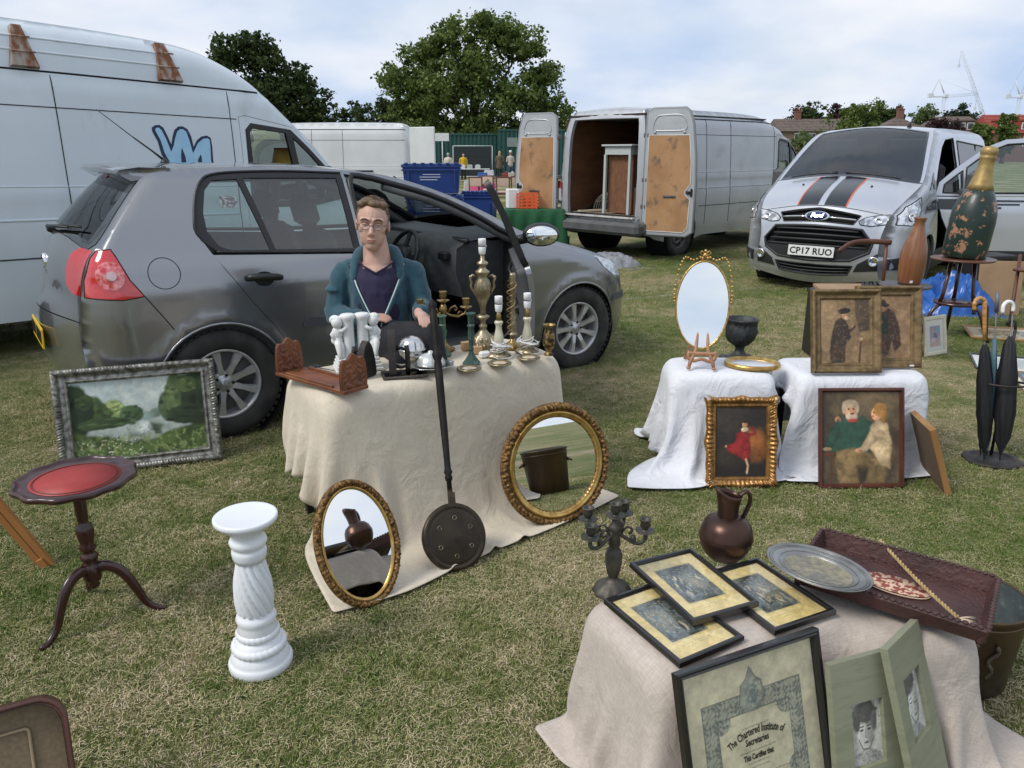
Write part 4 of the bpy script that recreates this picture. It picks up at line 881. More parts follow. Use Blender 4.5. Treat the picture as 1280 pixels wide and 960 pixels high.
 xs=[v_.co.x for v_ in me.vertices]; sx=.49/(max(xs)-min(xs)); ys=[v_.co.y for v_ in me.vertices]; cy=(max(ys)+min(ys))/2; sy=.079/(max(ys)-min(ys))
 for v_ in me.vertices:v_.co.x*=sx; v_.co.y=(v_.co.y-cy)*sy
 b=MB()
 for y0,y1 in((.02,.62),(-.08,-.66)):
  b.tube([tuple(sh.strip_pt(uw1+.12-.03*t,(y0+(y1-y0)*t)/sh.We(uw1),.03)[0][0])for t in np.linspace(0,1,7)],[.016,.013,.011,.01,.01,.009,.008],6)
 b.build('wiper',trim,g)
 b=MB()
 for y in(-.4,.4):b.ball(tuple(sh.strip_pt(X(4.3),y/sh.We(X(4.3)),.004)[0][0]),(.02,.014,.012),8,6)
 b.build('washer_jet',trim,g)
 b=MB(); b.lathe([(.03,0),(.01,.05),(0,.06)],10,c=(2.85,.35,1.965)); b.tube([(2.84,.35,1.99),(2.74,.35,2.07)],.008,6); b.build('aerial',trim,g)
 sh.side('fender_stripe',[(3.70,1.12),(4.08,1.07),(4.17,.975),(3.68,.985)],blk,g,sg=1,off=.004,fl=.002)
 me=text_mesh('CUSTOM',.085,.0008,weight=.002); xs=[v_.co.x for v_ in me.vertices]; w0=(max(xs)-min(xs)); mx0=(max(xs)+min(xs))/2
 for v_ in me.vertices:
  x=3.91-(v_.co.x-mx0)*(.33/w0); z=1.045+v_.co.y
  q,nn=sh.side_pt([x],[z],1,.008+v_.co.z); v_.co=Vector(q[0])
 link('fender_text',me,g,chrome)
 b=MB(); b.box((2.3,0,.36),(4.0,1.7,.1)); b.build('floor_pan',well,g)
 b=MB(); b.box((3.55,0,1.02),(.55,1.6,.3),bev=.08); b.build('dashboard',plastic,g)
 for y in(-.45,.2,.55):
  b=MB(); b.box((2.75,y,.85),(.45,.45,.18),bev=.04); b.box((2.53,y,1.2),(.14,.45,.62),bev=.05); b.box((2.5,y,1.6),(.1,.26,.18),bev=.03); b.build('seat',M('seat_cloth'),g)
 sw=MB(); sw.tube([(.19*cos(a),.19*sin(a),0)for a in[2*PI*i/28 for i in range(28)]],.017,8,closed=True); sw.box((0,0,-.01),(.34,.05,.02)); sw.build('steering_wheel',trim,g,(3.18,-.45,1.18),(0,R(-62),0))
 b=MB(); b.box((3.0,0,1.74),(.03,.25,.07),bev=.01); b.build('rear_view_mirror',trim,g)
 for y in(-.42,.42):
  b=MB(); b.box((2.98+.06,y,1.76),(.02,.42,.14),rot=(0,R(35),0),bev=.006); b.build('sun_visor',M('visor',(.30,.31,.28),rough=.8),g)
 b=MB(); b.box((3.66,-.15,1.27),(.1,.08,.03),bev=.005); b.build('windscreen_badge',M('paper_white',(.7,.7,.68),rough=.7),g)
 b=MB(); b.box((1.0,0,1.0),(.04,1.6,1.4)); b.build('bulkhead',well,g)
 for sg in(-1,1):
  d=thing('front_door','passenger door standing open' if sg>0 else None,None,(0,0,0)); d.parent=g
  hx,hy=3.60,sh.Y([3.60],[.8])[0]+.01
  W_=(lambda o:o)
  if sg>0:
   d.location=(hx,hy,0); d.rotation_euler=(0,0,R(-58))
   def W_(o):o.location=(-hx,-hy,0); return o
  lo_=[(2.385,.35),(2.365,1.15),(3.645,1.15),(3.55,.9),(3.39,.6),(3.35,.35)]
  up_=[(2.365,1.155),(2.405,1.835),(2.9,1.805),(3.12,1.715),(3.42,1.495),(3.62,1.315),(3.65,1.19),(3.645,1.155)]
  gl=[(2.42,1.19),(2.46,1.77),(2.88,1.745),(3.09,1.66),(3.32,1.48),(3.32,1.19)]
  g2=[(3.36,1.19),(3.36,1.45),(3.56,1.29),(3.57,1.19)]
  W_(sh.side('door_skin',inset(lo_,.004),body,d,sg=sg,fl=.03)); W_(sh.side('window_frame',inset(up_,.003),body if sg>0 else trim,d,[gl,g2],sg=sg,fl=.04))
  W_(sh.side('door_window',gl,glass_car,d,sg=sg,off=-.01,fl=0)); W_(sh.side('quarter_window',g2,glass_car,d,sg=sg,off=-.01,fl=0))
  b=MB(); sh.seam(b,gl+[gl[0]],sg=sg,w=.012,off=-.002); sh.seam(b,g2+[g2[0]],sg=sg,w=.01,off=-.002); W_(b.build('window_rubber',trim,d))
  W_(sh.side('door_card',inset([(2.40,.4),(2.39,1.14),(3.58,1.14),(3.5,.9),(3.36,.6),(3.33,.4)],.01),plastic,d,sg=sg,off=-.09,fl=-.06))
  for z0_,x0_,x1_ in((1.10,2.5,3.3),(1.06,2.7,3.45),(1.02,2.9,3.5)):
   W_(sh.side('door_stripe',[(x0_,z0_-.012),(x0_,z0_+.010),(x1_,z0_+.012),(x1_,z0_-.012)],blk,d,sg=sg,off=.004,fl=.001))
  W_(sh.side('door_stripe',[(3.1,.99),(3.2,1.12),(3.62,1.12),(3.6,1.0)],blk,d,sg=sg,off=.003,fl=.001))
  W_(sh.side('door_lower_trim',inset([(2.39,.36),(2.38,.52),(3.37,.52),(3.345,.36)],.006),M('sill_black'),d,sg=sg,off=.006,fl=.006))
  b=MB(); b.box((3.30,sg*1.10,1.30),(.13,.22,.30),bev=.05); b.box((3.34,sg*.97,1.2),(.1,.16,.08),bev=.02); m=W_(b.build('wing_mirror',plastic,d))
  b=MB(); b.box((3.232,sg*1.10,1.31),(.004,.17,.22)); b.build('mirror_glass',mirror_m,m)
  b=MB(); b.tube([tuple(sh.side_pt([x],[1.07],sg,o)[0][0])for x,o in((2.47,0),(2.49,.035),(2.62,.035),(2.64,0))],.015,6); W_(b.build('door_handle',body,d))
 return sh
CS=build_custom(cvan)
# ================================================================ ground, grass, trees, houses
def nfbm(x,y,seed=0,octv=5,lac=2.,gain=.5):
 """numpy value-noise fbm, about 0..1"""
 rs=np.random.RandomState(seed); T=rs.rand(256,256); o=np.zeros_like(x,dtype=float); a=1.; tot=0
 for k in range(octv):
  xi=np.floor(x).astype(int); yi=np.floor(y).astype(int); fx=x-xi; fy=y-yi; fx=fx*fx*(3-2*fx); fy=fy*fy*(3-2*fy)
  g=lambda i,j:T[(xi+i)%256,(yi+j)%256]
  o+=a*((g(0,0)*(1-fx)+g(1,0)*fx)*(1-fy)+(g(0,1)*(1-fx)+g(1,1)*fx)*fy); tot+=a; a*=gain; x=x*lac+17.3; y=y*lac+5.1
 return o/tot
ys=np.concatenate([np.linspace(-60,-6,10),np.linspace(-5,14,60),np.geomspace(15,900,34)]); xs=np.concatenate([-np.geomspace(700,9,22),np.linspace(-8,8,49),np.geomspace(9,700,22)])
XX,YY=np.meshgrid(xs,ys); ZZ=np.vectorize(gz)(YY)+(nfbm(XX*1.1,YY*1.1,3,3)-.5)*.012*(YY<14)
V=np.stack([XX.ravel(),YY.ravel(),ZZ.ravel()],1); nx_=len(xs)
F=np.array([(j*nx_+i,j*nx_+i+1,(j+1)*nx_+i+1,(j+1)*nx_+i)for j in range(len(ys)-1)for i in range(nx_-1)])
def grass_ramp(m,n,l,co,fine=True):
 """green / straw colour field shared by the soil and by the blades: large patches, small mottling"""
 def noise(s,d,r=.55):
  a=n.new('ShaderNodeTexNoise'); a.inputs['Scale'].default_value=s; a.inputs['Detail'].default_value=d; a.inputs['Roughness'].default_value=r; l.new(co,a.inputs['Vector']); return a.outputs[0]
 a=noise(.55,4); b=noise(5.,5,.65)
 mx_=n.new('ShaderNodeMath'); mx_.operation='MULTIPLY_ADD'; l.new(b,mx_.inputs[0]); mx_.inputs[1].default_value=.48;
 mm=n.new('ShaderNodeMath'); mm.operation='MULTIPLY'; l.new(a,mm.inputs[0]); mm.inputs[1].default_value=.70; l.new(mm.outputs[0],mx_.inputs[2]); return mx_.outputs[0]
gm=bpy.data.materials.new('grass_soil'); gm.use_nodes=True; n=gm.node_tree.nodes; l=gm.node_tree.links; b=n['Principled BSDF']
geo=n.new('ShaderNodeNewGeometry'); f=grass_ramp(gm,n,l,geo.outputs['Position'])
r=n.new('ShaderNodeValToRGB'); e=r.color_ramp.elements; e[0].position=.44; e[0].color=(.115,.15,.045,1); e[1].position=.72; e[1].color=(.40,.32,.20,1)
e2=r.color_ramp.elements.new(.59); e2.color=(.20,.205,.085,1); l.new(f,r.inputs[0])
nf=n.new('ShaderNodeTexNoise'); nf.inputs['Scale'].default_value=60; nf.inputs['Detail'].default_value=8; nf.inputs['Roughness'].default_value=.8; l.new(geo.outputs['Position'],nf.inputs['Vector'])
rf=n.new('ShaderNodeMapRange'); l.new(nf.outputs[0],rf.inputs[0]); rf.inputs[1].default_value=.35; rf.inputs[2].default_value=.7; rf.inputs[3].default_value=.45; rf.inputs[4].default_value=1.35
mu=n.new('ShaderNodeVectorMath'); mu.operation='SCALE'; l.new(r.outputs[0],mu.inputs[0]); l.new(rf.outputs[0],mu.inputs[3])
# faint white pitch lines on the grass
sp=n.new('ShaderNodeSeparateXYZ'); l.new(geo.outputs['Position'],sp.inputs[0])
def line(a_,b_,c_,w,x0,x1):
 """|a x + b y + c| < w  and x0 < x < x1"""
 p=n.new('ShaderNodeMath'); p.operation='MULTIPLY'; l.new(sp.outputs[0],p.inputs[0]); p.inputs[1].default_value=a_
 q=n.new('ShaderNodeMath'); q.operation='MULTIPLY_ADD'; l.new(sp.outputs[1],q.inputs[0]); q.inputs[1].default_value=b_; l.new(p.outputs[0],q.inputs[2])
 s_=n.new('ShaderNodeMath'); s_.operation='ADD'; l.new(q.outputs[0],s_.inputs[0]); s_.inputs[1].default_value=c_
 ab=n.new('ShaderNodeMath'); ab.operation='ABSOLUTE'; l.new(s_.outputs[0],ab.inputs[0])
 mr=n.new('ShaderNodeMapRange'); l.new(ab.outputs[0],mr.inputs[0]); mr.inputs[1].default_value=w*.6; mr.inputs[2].default_value=w; mr.inputs[3].default_value=1; mr.inputs[4].default_value=0
 return mr.outputs[0]
la=(1.35,8.75); lb=(6.2,11.2); dx_,dy_=lb[0]-la[0],lb[1]-la[1]; Ln_=math.hypot(dx_,dy_)
l1=line(-dy_/Ln_,dx_/Ln_,(dy_*la[0]-dx_*la[1])/Ln_,.06,0,0)
wear=n.new('ShaderNodeMapRange'); l.new(nf.outputs[0],wear.inputs[0]); wear.inputs[1].default_value=.42; wear.inputs[2].default_value=.62; wear.inputs[3].default_value=.05; wear.inputs[4].default_value=.5
wm=n.new('ShaderNodeMath'); wm.operation='MULTIPLY'; l.new(l1,wm.inputs[0]); l.new(wear.outputs[0],wm.inputs[1])
ml=n.new('ShaderNodeMixRGB'); l.new(wm.outputs[0],ml.inputs[0]); l.new(mu.outputs[0],ml.inputs[1]); ml.inputs[2].default_value=(.5,.5,.46,1)
l.new(ml.outputs[0],b.inputs['Base Color']); b.inputs['Roughness'].default_value=.95; b.inputs['Specular IOR Level'].default_value=.15
bu=n.new('ShaderNodeBump'); bu.inputs['Strength'].default_value=.8; bu.inputs['Distance'].default_value=.02; l.new(nf.outputs[0],bu.inputs['Height']); l.new(bu.outputs[0],b.inputs['Normal'])
ground=link('ground',np_mesh('ground',V,F),None,gm); ground['kind']='structure'
def blade_mat(nm,straw):
 m=bpy.data.materials.new(nm); m.use_nodes=True; n=m.node_tree.nodes; l=m.node_tree.links; b=n['Principled BSDF']
 geo=n.new('ShaderNodeNewGeometry'); oi=n.new('ShaderNodeObjectInfo')
 f=grass_ramp(m,n,l,geo.outputs['Position'])
 ad=n.new('ShaderNodeMath'); ad.operation='MULTIPLY_ADD'; l.new(oi.outputs['Random'],ad.inputs[0]); ad.inputs[1].default_value=.20;
 sb=n.new('ShaderNodeMath'); sb.operation='ADD'; l.new(f,sb.inputs[0]); sb.inputs[1].default_value=-.10; l.new(sb.outputs[0],ad.inputs[2])
 r=n.new('ShaderNodeValToRGB'); e=r.color_ramp.elements
 if straw:
  e[0].position=.44; e[0].color=(.29,.27,.11,1); e[1].position=.70; e[1].color=(.66,.54,.37,1)
 else:
  e[0].position=.44; e[0].color=(.11,.175,.036,1); e[1].position=.76; e[1].color=(.46,.39,.22,1); x=e.new(.60); x.color=(.215,.24,.075,1)
 l.new(ad.outputs[0],r.inputs[0]); l.new(r.outputs[0],b.inputs['Base Color']); b.inputs['Roughness'].default_value=.7; b.inputs['Specular IOR Level'].default_value=.25
 return m
gb,gs_=blade_mat('grass_blade',0),blade_mat('straw_blade',1)
def tuft(nm,k,hmin,hmax,spread,straw,wdt,flat):
 V=[]; F=[]; rs=random.Random(hash(nm)%1000 if False else len(nm)*7+k)
 for i in range(k):
  a=rs.uniform(0,2*PI); x,y=rs.gauss(0,spread),rs.gauss(0,spread); h=rs.uniform(hmin,hmax); d=rs.uniform(.2,1.)*h*flat; w=wdt*rs.uniform(.7,1.3); ca,sa=cos(a),sin(a)
  base=len(V); z0=-.003 if not straw else rs.uniform(0,.008)
  hz=h if not straw else h*rs.uniform(.05,.35); d2=d if not straw else h
  for t,ww in((0,1.),(.55,.8),(1.,.12)):
   cx,cy=x+ca*d2*t*t,y+sa*d2*t*t; zz=z0+hz*(t if not straw else sin(t*2.2)*.8)
   if straw:cx,cy=x+ca*d2*t,y+sa*d2*t
   V+=[(cx-sa*w*ww/2,cy+ca*w*ww/2,zz),(cx+sa*w*ww/2,cy-ca*w*ww/2,zz)]
  F+=[(base,base+1,base+3,base+2),(base+2,base+3,base+5,base+4)]
 me=bpy.data.meshes.new(nm); me.from_pydata(V,[],F); me.materials.append(gs_ if straw else gb); me.update(); return me
tufts=bpy.data.collections.new('grass_tufts')
for i in range(5):
 o=bpy.data.objects.new('grass_tuft',tuft('t%d'%i,18,.006,.016,.015,0,.0021,.9)); tufts.objects.link(o)
for i in range(3):
 o=bpy.data.objects.new('straw_tuft',tuft('straw%d'%i,9,.007,.016,.018,1,.0014,1.)); tufts.objects.link(o)
def scatter(name,poly,dens_,smin,smax,seed):
 me=bpy.data.meshes.new(name); n_=14; P=[]
 me.from_pydata([(x,y,gz(y)+.002)for x,y in poly],[],[tuple(range(len(poly)))]); me.update()
 o=bpy.data.objects.new(name,me); C.objects.link(o); o['kind']='stuff'
 ng=bpy.data.node_groups.new(name,'GeometryNodeTree'); ng.interface.new_socket('Geometry',in_out='INPUT',socket_type='NodeSocketGeometry'); ng.interface.new_socket('Geometry',in_out='OUTPUT',socket_type='NodeSocketGeometry')
 n=ng.nodes; l=ng.links; gi=n.new('NodeGroupInput'); go=n.new('NodeGroupOutput')
 dp=n.new('GeometryNodeDistributePointsOnFaces'); l.new(gi.outputs[0],dp.inputs['Mesh']); dp.inputs['Density'].default_value=dens_; dp.inputs['Seed'].default_value=seed
 ci=n.new('GeometryNodeCollectionInfo'); ci.inputs['Collection'].default_value=tufts; ci.inputs['Separate Children'].default_value=True; ci.inputs['Reset Children'].default_value=True
 ip=n.new('GeometryNodeInstanceOnPoints'); l.new(dp.outputs['Points'],ip.inputs['Points']); l.new(ci.outputs[0],ip.inputs['Instance']); ip.inputs['Pick Instance'].default_value=True
 rv=n.new('FunctionNodeRandomValue'); rv.data_type='FLOAT_VECTOR'; rv.inputs['Min'].default_value=(-.15,-.15,0); rv.inputs['Max'].default_value=(.15,.15,6.283)
 rs=n.new('FunctionNodeRandomValue'); rs.data_type='FLOAT'; rs.inputs[2].default_value=smin; rs.inputs[3].default_value=smax; rs.inputs['Seed'].default_value=3
 l.new(rv.outputs[0],ip.inputs['Rotation']); l.new(rs.outputs[1],ip.inputs['Scale']); l.new(ip.outputs[0],go.inputs[0])
 md=o.modifiers.new('scatter','NODES'); md.node_group=ng; return o
scatter('grass',[(-2.0,1.1),(2.2,1.1),(3.4,3.2),(-3.6,3.2)],5200,.75,1.3,1)
scatter('grass',[(-3.6,3.2),(3.4,3.2),(5.6,6.6),(-6.5,6.6)],2300,.85,1.4,2)
scatter('grass',[(-6.5,6.6),(5.6,6.6),(10.5,14),(-11,14)],620,1.0,1.7,3)
# ---------------------------------------------------------------- trees
def leaf_mat(nm,c1,c2,c3=None):
 m=bpy.data.materials.new(nm); m.use_nodes=True; n=m.node_tree.nodes; l=m.node_tree.links; b=n['Principled BSDF']
 g=n.new('ShaderNodeNewGeometry'); no=n.new('ShaderNodeTexNoise'); no.inputs['Scale'].default_value=.9; no.inputs['Detail'].default_value=3; l.new(g.outputs['Position'],no.inputs['Vector'])
 ad=n.new('ShaderNodeMath'); ad.operation='MULTIPLY_ADD'; l.new(g.outputs['Random Per Island'],ad.inputs[0]); ad.inputs[1].default_value=.5; l.new(no.outputs[0],ad.inputs[2])
 r=n.new('ShaderNodeValToRGB'); r.color_ramp.elements[0].position=.45; r.color_ramp.elements[0].color=(*c1,1); r.color_ramp.elements[1].position=1.; r.color_ramp.elements[1].color=(*c2,1)
 l.new(ad.outputs[0],r.inputs[0]); l.new(r.outputs[0],b.inputs['Base Color']); b.inputs['Roughness'].default_value=.65; b.inputs['Specular IOR Level'].default_value=.2
 tr=n.new('ShaderNodeBsdfTranslucent'); l.new(r.outputs[0],tr.inputs[0]); mi=n.new('ShaderNodeMixShader'); mi.inputs[0].default_value=.3
 l.new(b.outputs[0],mi.inputs[1]); l.new(tr.outputs[0],mi.inputs[2]); l.new(mi.outputs[0],n['Material Output'].inputs[0]); return m
LEAF={'oak':leaf_mat('leaf_oak',(.055,.092,.020),(.17,.22,.06)),'dark':leaf_mat('leaf_dark',(.026,.046,.016),(.07,.10,.032)),'copper':leaf_mat('leaf_copper',(.028,.014,.016),(.06,.03,.03)),'pale':leaf_mat('leaf_pale',(.09,.13,.045),(.17,.22,.09)),'pine':leaf_mat('leaf_pine',(.022,.042,.022),(.05,.075,.04))}
bark=M('bark',(.06,.045,.032),(.12,.10,.08),scale=6,rough=.95,bump=.6,bscale=20,stretch=(1,1,.2))
def crown(nm,lobes,n,size,mat,parent,seed=0,clump=60,droop=0.,r0=.55,r1=1.12):
 """leaf-sized quads gathered in clumps on the surface and inside of several lobes"""
 rs=np.random.RandomState(seed); L_=np.array([q[:6]for q in lobes],float); vol=L_[:,3]*L_[:,4]*L_[:,5]; pr=vol**.67; pr/=pr.sum()
 nc=n//clump; k=rs.choice(len(L_),nc,p=pr); d=rs.normal(size=(nc,3)); d/=np.linalg.norm(d,axis=1)[:,None]; rr=rs.uniform(r0,r1,nc)**.8
 cc=L_[k,:3]+d*L_[k,3:6]*rr[:,None]; cr_=(L_[k,3:6].mean(1)*rs.uniform(.07,.19,nc))
 P=np.repeat(cc,clump,0); o=rs.normal(size=P.shape)*np.repeat(cr_,clump)[:,None]*np.array([1,1,.7]); P=P+o; P[:,2]-=droop*np.abs(o[:,0])
 m_=len(P); a=rs.normal(size=(m_,3)); a/=np.linalg.norm(a,axis=1)[:,None]; b=np.cross(a,rs.normal(size=(m_,3))); b/=np.linalg.norm(b,axis=1)[:,None]
 s=size*rs.uniform(.6,1.3,m_)[:,None]; V=np.stack([P-a*s,P+b*s*.6,P+a*s,P-b*s*.6],1).reshape(-1,3); F=np.arange(m_*4).reshape(-1,4)
 return link(nm,np_mesh(nm,V,F,False),parent,mat)
def tree(nm,label,loc,h,w,kind,n,size,seed,trunk_h=.25,group=None,lobes=None,r0=.55,r1=1.12):
 t=thing(nm,label,'tree',loc,0,group); rs=random.Random(seed); b=MB()
 if lobes is None:
  lobes=[]
  for i in range(11):
   a=rs.uniform(0,2*PI); q=rs.uniform(.15,.55); zz=rs.uniform(trunk_h+.12,.86)*h
   s_=w*rs.uniform(.2,.31)*(1.15-.5*abs(zz/h-.5)); lobes.append((w/2*q*cos(a)*1.1,w/2*q*sin(a),zz,s_,s_,s_*.8))
  lobes.append((0,0,h*.6,w*.33,w*.33,h*.3))
 b.tube([(0,0,-.3),(.02*w,0,h*.12),(-.01*w,.01*w,h*trunk_h),(0,0,h*.5),(.01*w,0,h*.7)],[h*.05,h*.034,h*.03,h*.018,h*.006],10); b.build('trunk',bark,t)
 for i,q in enumerate(lobes):
  b=MB(); s0=Vector((0,0,h*(trunk_h+.04*(i%5)))); e_=Vector(q[:3]); mid=s0.lerp(e_,.5)+Vector((0,0,-.03*h)); r0=h*.014
  b.tube([s0,mid,e_],[r0,r0*.7,r0*.25],6)
  for j in range(3):
   d=Vector((rs.uniform(-1,1),rs.uniform(-1,1),rs.uniform(-.2,1))).normalized()*q[3]*.8; b.tube([e_,e_+d],[r0*.3,r0*.08],4)
  b.build('limb',bark,t)
 crown('crown',lobes,n,size,LEAF[kind],t,seed,45,0.,r0,r1)
 return t
zf=gz(99)
# the big oak behind the vans (lobes traced as masses, each with its own depth)
oak=[(-5.6,0,8.2,2.9,3.2,1.9),(-4.2,1,10.4,2.4,2.6,1.7),(-1.8,-.5,12.0,2.5,2.8,1.6),(1.6,.4,12.6,2.9,3.,1.7),(4.4,0,11.2,2.6,2.9,1.7),(6.0,.6,8.6,2.3,2.8,1.9),(6.6,0,5.8,2.5,2.6,1.7),(3.0,-1.6,6.6,3.2,2.6,2.3),(-2.6,-1.6,6.8,3.2,2.6,2.2),(0,0,9.2,3.6,3.6,2.6),(-6.2,0,5.6,2.2,2.4,1.4),(-4.4,.5,4.0,2.3,2.2,1.2),(.8,-1,4.4,3.2,2.4,1.5),(5.2,0,3.8,2.6,2.2,1.3)]
oak=[(a_*.85,b_*.9,c_*.83,d_*.74,e_*.8,f_*.72)for a_,b_,c_,d_,e_,f_ in oak]+[(-3.4,-1.2,3.2,2.2,2,1.1),(0,-1.2,3.0,2.4,2,1.1),(3.6,-1,2.8,2.2,2,1.0),(6.1,-.6,3.2,1.6,1.8,1.4)]
tree('oak_tree','big broad oak tree standing behind the green containers',(-3.0,63,zf),11.8,12.4,'oak',56000,.15,5,.16,lobes=oak)
dk=[(-3.6,0,10.2,2.6,2.4,1.5),(-1.4,0,11.0,2.4,2.4,1.3),(.6,0,9.6,2.4,2.4,1.5),(2.6,0,7.8,2.6,2.4,1.7),(4.6,0,6.0,2.2,2.2,1.6),(-2.6,0,7.0,3.0,2.6,2.0),(.4,-.5,6.0,3.2,2.6,2.2),(5.6,0,4.2,1.8,2,1.4),(-4.6,0,5.0,3,2.6,2.4),(2.6,0,4.0,3,2.4,1.8)]
dk=[(a_*.72,b_*.8,c_*.84,d_*.78,e_*.8,f_*.84)for a_,b_,c_,d_,e_,f_ in dk]
tree('oak_tree','dark broad tree rising behind the white high-roof van',(-18.9,63,zf),10,9,'dark',26000,.17,6,.2,lobes=dk)
for i,(x,y,h,w,k,lab)in enumerate([(-16.2,84,6.6,6.5,'dark','low rounded tree to the right of the dark broad tree'),(-12.9,86,7.0,5.5,'dark','low tree just left of the big oak, above the distant white van'),(-9.4,84,8,6,'dark','bushy tree filling the gap at the foot of the big oak'),(-22.8,90,6.2,7,'dark','low tree peeping past the white high-roof van windscreen')]):
 tree('hedge_tree',lab,(x,y,zf),h,w,k,6000,.17,20+i,.1,'trees along the left edge of the field')
PXF=lambda px,Y:(px-640)*Y/1003.
ZT=lambda py,Y:1.66+(190-py)*Y*.000954
far=[(1000,158,126,56,'dark','green tree left of the copper beech on the skyline'),(1042,165,122,40,'copper','purple-leaved copper beech on the skyline'),(1064,128,126,68,'oak','large round green bush in front of the brick terrace'),(1094,170,125,24,'pine','spindly conifer behind the terrace roof'),(1112,170,133,34,'dark','low green tree above the terrace roofs'),(1148,168,127,46,'pale','pale green airy tree on the skyline by the small crane'),(1188,168,129,50,'pine','flat-topped dark pine on the skyline'),(1184,122,149,44,'copper','low reddish bushes before the dormer houses'),(1224,120,148,32,'oak','green bushy tree at the corner by the dormer houses'),(1254,122,138,26,'oak','upright green tree before the red-tiled house'),(1016,88,165,50,'pale','scrubby bushes beside the silver van bonnet'),(1080,92,166,60,'oak','low hedge under the brick terrace')]
for i,(px_,y,py_,w,k,lab)in enumerate(far):
 tree('skyline_tree' if y>95 else 'bush',lab,(PXF(px_,y),y,zf),(ZT(py_,y)+.1)*1.0,w*y/1003.*1.25,k,9000,.19*y/110,40+i,.10,'trees and bushes on the skyline',r0=.3,r1=1.0)
# ---------------------------------------------------------------- distant houses
brick_y=M('brick_buff',(.19,.145,.10),(.14,.10,.07),scale=3,rough=.9,bump=.2)
brick_r=M('brick_red',(.22,.10,.07),(.16,.08,.06),scale=3,rough=.9)
tile_b=M('roof_brown',(.095,.075,.066),(.14,.105,.085),scale=1.5,rough=.9,bump=.3,bscale=6); tile_r=M('roof_red',(.30,.055,.04),(.22,.05,.04),scale=2,rough=.85,bump=.3)
white_f=M('frame_white',(.72,.72,.7),rough=.6); pane=M('pane_dark',(.05,.06,.07),rough=.1)
def house(label,loc,rz,Lx,D,eav,ridge,wall,roof_m,wins,chim=(),dorm=(),hip=0.):
 h=thing('house',label,'house',loc,rz); b=MB(); b.box((Lx/2,D/2,eav/2),(Lx,D,eav)); b.build('wall',wall,h)
 b=MB(); o=.35; v=[(-o,-o,eav-.1),(Lx+o,-o,eav-.1),(Lx+o,D+o,eav-.1),(-o,D+o,eav-.1),(hip*D,D/2,ridge),(Lx-hip*D,D/2,ridge)]
 b.add(v,[(0,1,5,4),(2,3,4,5),(0,4,3),(1,2,5),(3,2,1,0)]); r_=b.build('roof',roof_m,h)
 for i in range(int((ridge-eav)/.5)):
  t=(i+.5)*.5/(ridge-eav); b=MB(); b.tube([(-o+(hip*D+o)*t+.1,-o+(D/2+o)*t,eav-.1+(ridge-eav+.1)*t+.02),(Lx+o-(hip*D+o)*t-.1,-o+(D/2+o)*t,eav-.1+(ridge-eav+.1)*t+.02)],.04,4); b.build('tile_course',roof_m,r_)
 for(x,z,w,hh)in wins:
  b=MB(); b.box((x,-.02,z),(w,.12,hh)); f_=b.build('window',white_f,h)
  for sx in(-.25,.25):
   b=MB(); b.box((x+sx*w,-.085,z),(w*.42,.02,hh*.86)); b.build('pane',pane,f_)
 for x in chim:
  b=MB(); b.box((x,D/2,ridge+.45),(1.1,.7,1.7)); b.box((x,D/2,ridge+1.32),(1.25,.85,.15)); c_=b.build('chimney',brick_r,h)
  for q in(-.3,0,.3):b=MB(); b.lathe([(.11,0),(.09,.45),(.12,.5)],8,c=(x+q,D/2,ridge+1.39)); b.build('chimney_pot',tile_r,c_)
 for(x,w)in dorm:
  b=MB(); b.box((x,.6+1.0,eav+1.0),(w,2.6,1.9)); b.box((x,1.55,eav+2.0),(w+.3,2.9,.15)); d_=b.build('dormer',roof_m,h)
  k=max(1,int(w/1.4))
  for i in range(k):
   xx=x-w/2+w*(i+.5)/k; b=MB(); b.box((xx,.27,eav+1.1),(w/k*.8,.06,1.2)); b.build('dormer_window',white_f,d_)
   b=MB(); b.box((xx,.23,eav+1.1),(w/k*.62,.03,.95)); b.build('dormer_pane',pane,d_)
 return h
def HX(px,Y):return PXF(px,Y)
house('buff brick terrace with white windows and brown roof behind the silver van',(HX(972,148),148,zf),R(-2),15,9,5.4,7.6,brick_y,tile_b,[(3.4,4.0,1.3,2.0),(5.9,4.0,1.3,2.0),(9.4,4.2,1.5,2.2),(13,4.0,1.3,2.)],chim=(4.4,))
house('brown-roofed house with a gabled wing left of the dormer houses',(HX(1092,140),140,zf),R(-4),10.5,10,4.6,7.6,brick_y,tile_b,[(2,3.4,1.4,1.5),(8,3.4,1.4,1.5)],chim=(5.6,),hip=.5)
house('low brown-roofed houses with white dormer windows',(HX(1158,145),145,zf),R(-3),11.5,9,5.0,7.9,brick_y,tile_b,[(3,3.8,1.4,1.5),(8,3.8,1.4,1.5)],dorm=((2.6,2.6),(6.4,3.0)),hip=.3)
house('house with a red-tiled mansard roof and white windows at the right edge',(HX(1237,140),140,zf),R(-3),24,9,4.9,8.0,brick_r,tile_r,[(2.0,3.5,1.4,1.8),(6.0,3.5,1.4,1.8),(9.6,3.5,1.4,1.8),(14,3.5,1.4,1.8)],dorm=((1.8,1.7),(6.6,4.0),(11.5,1.8)))
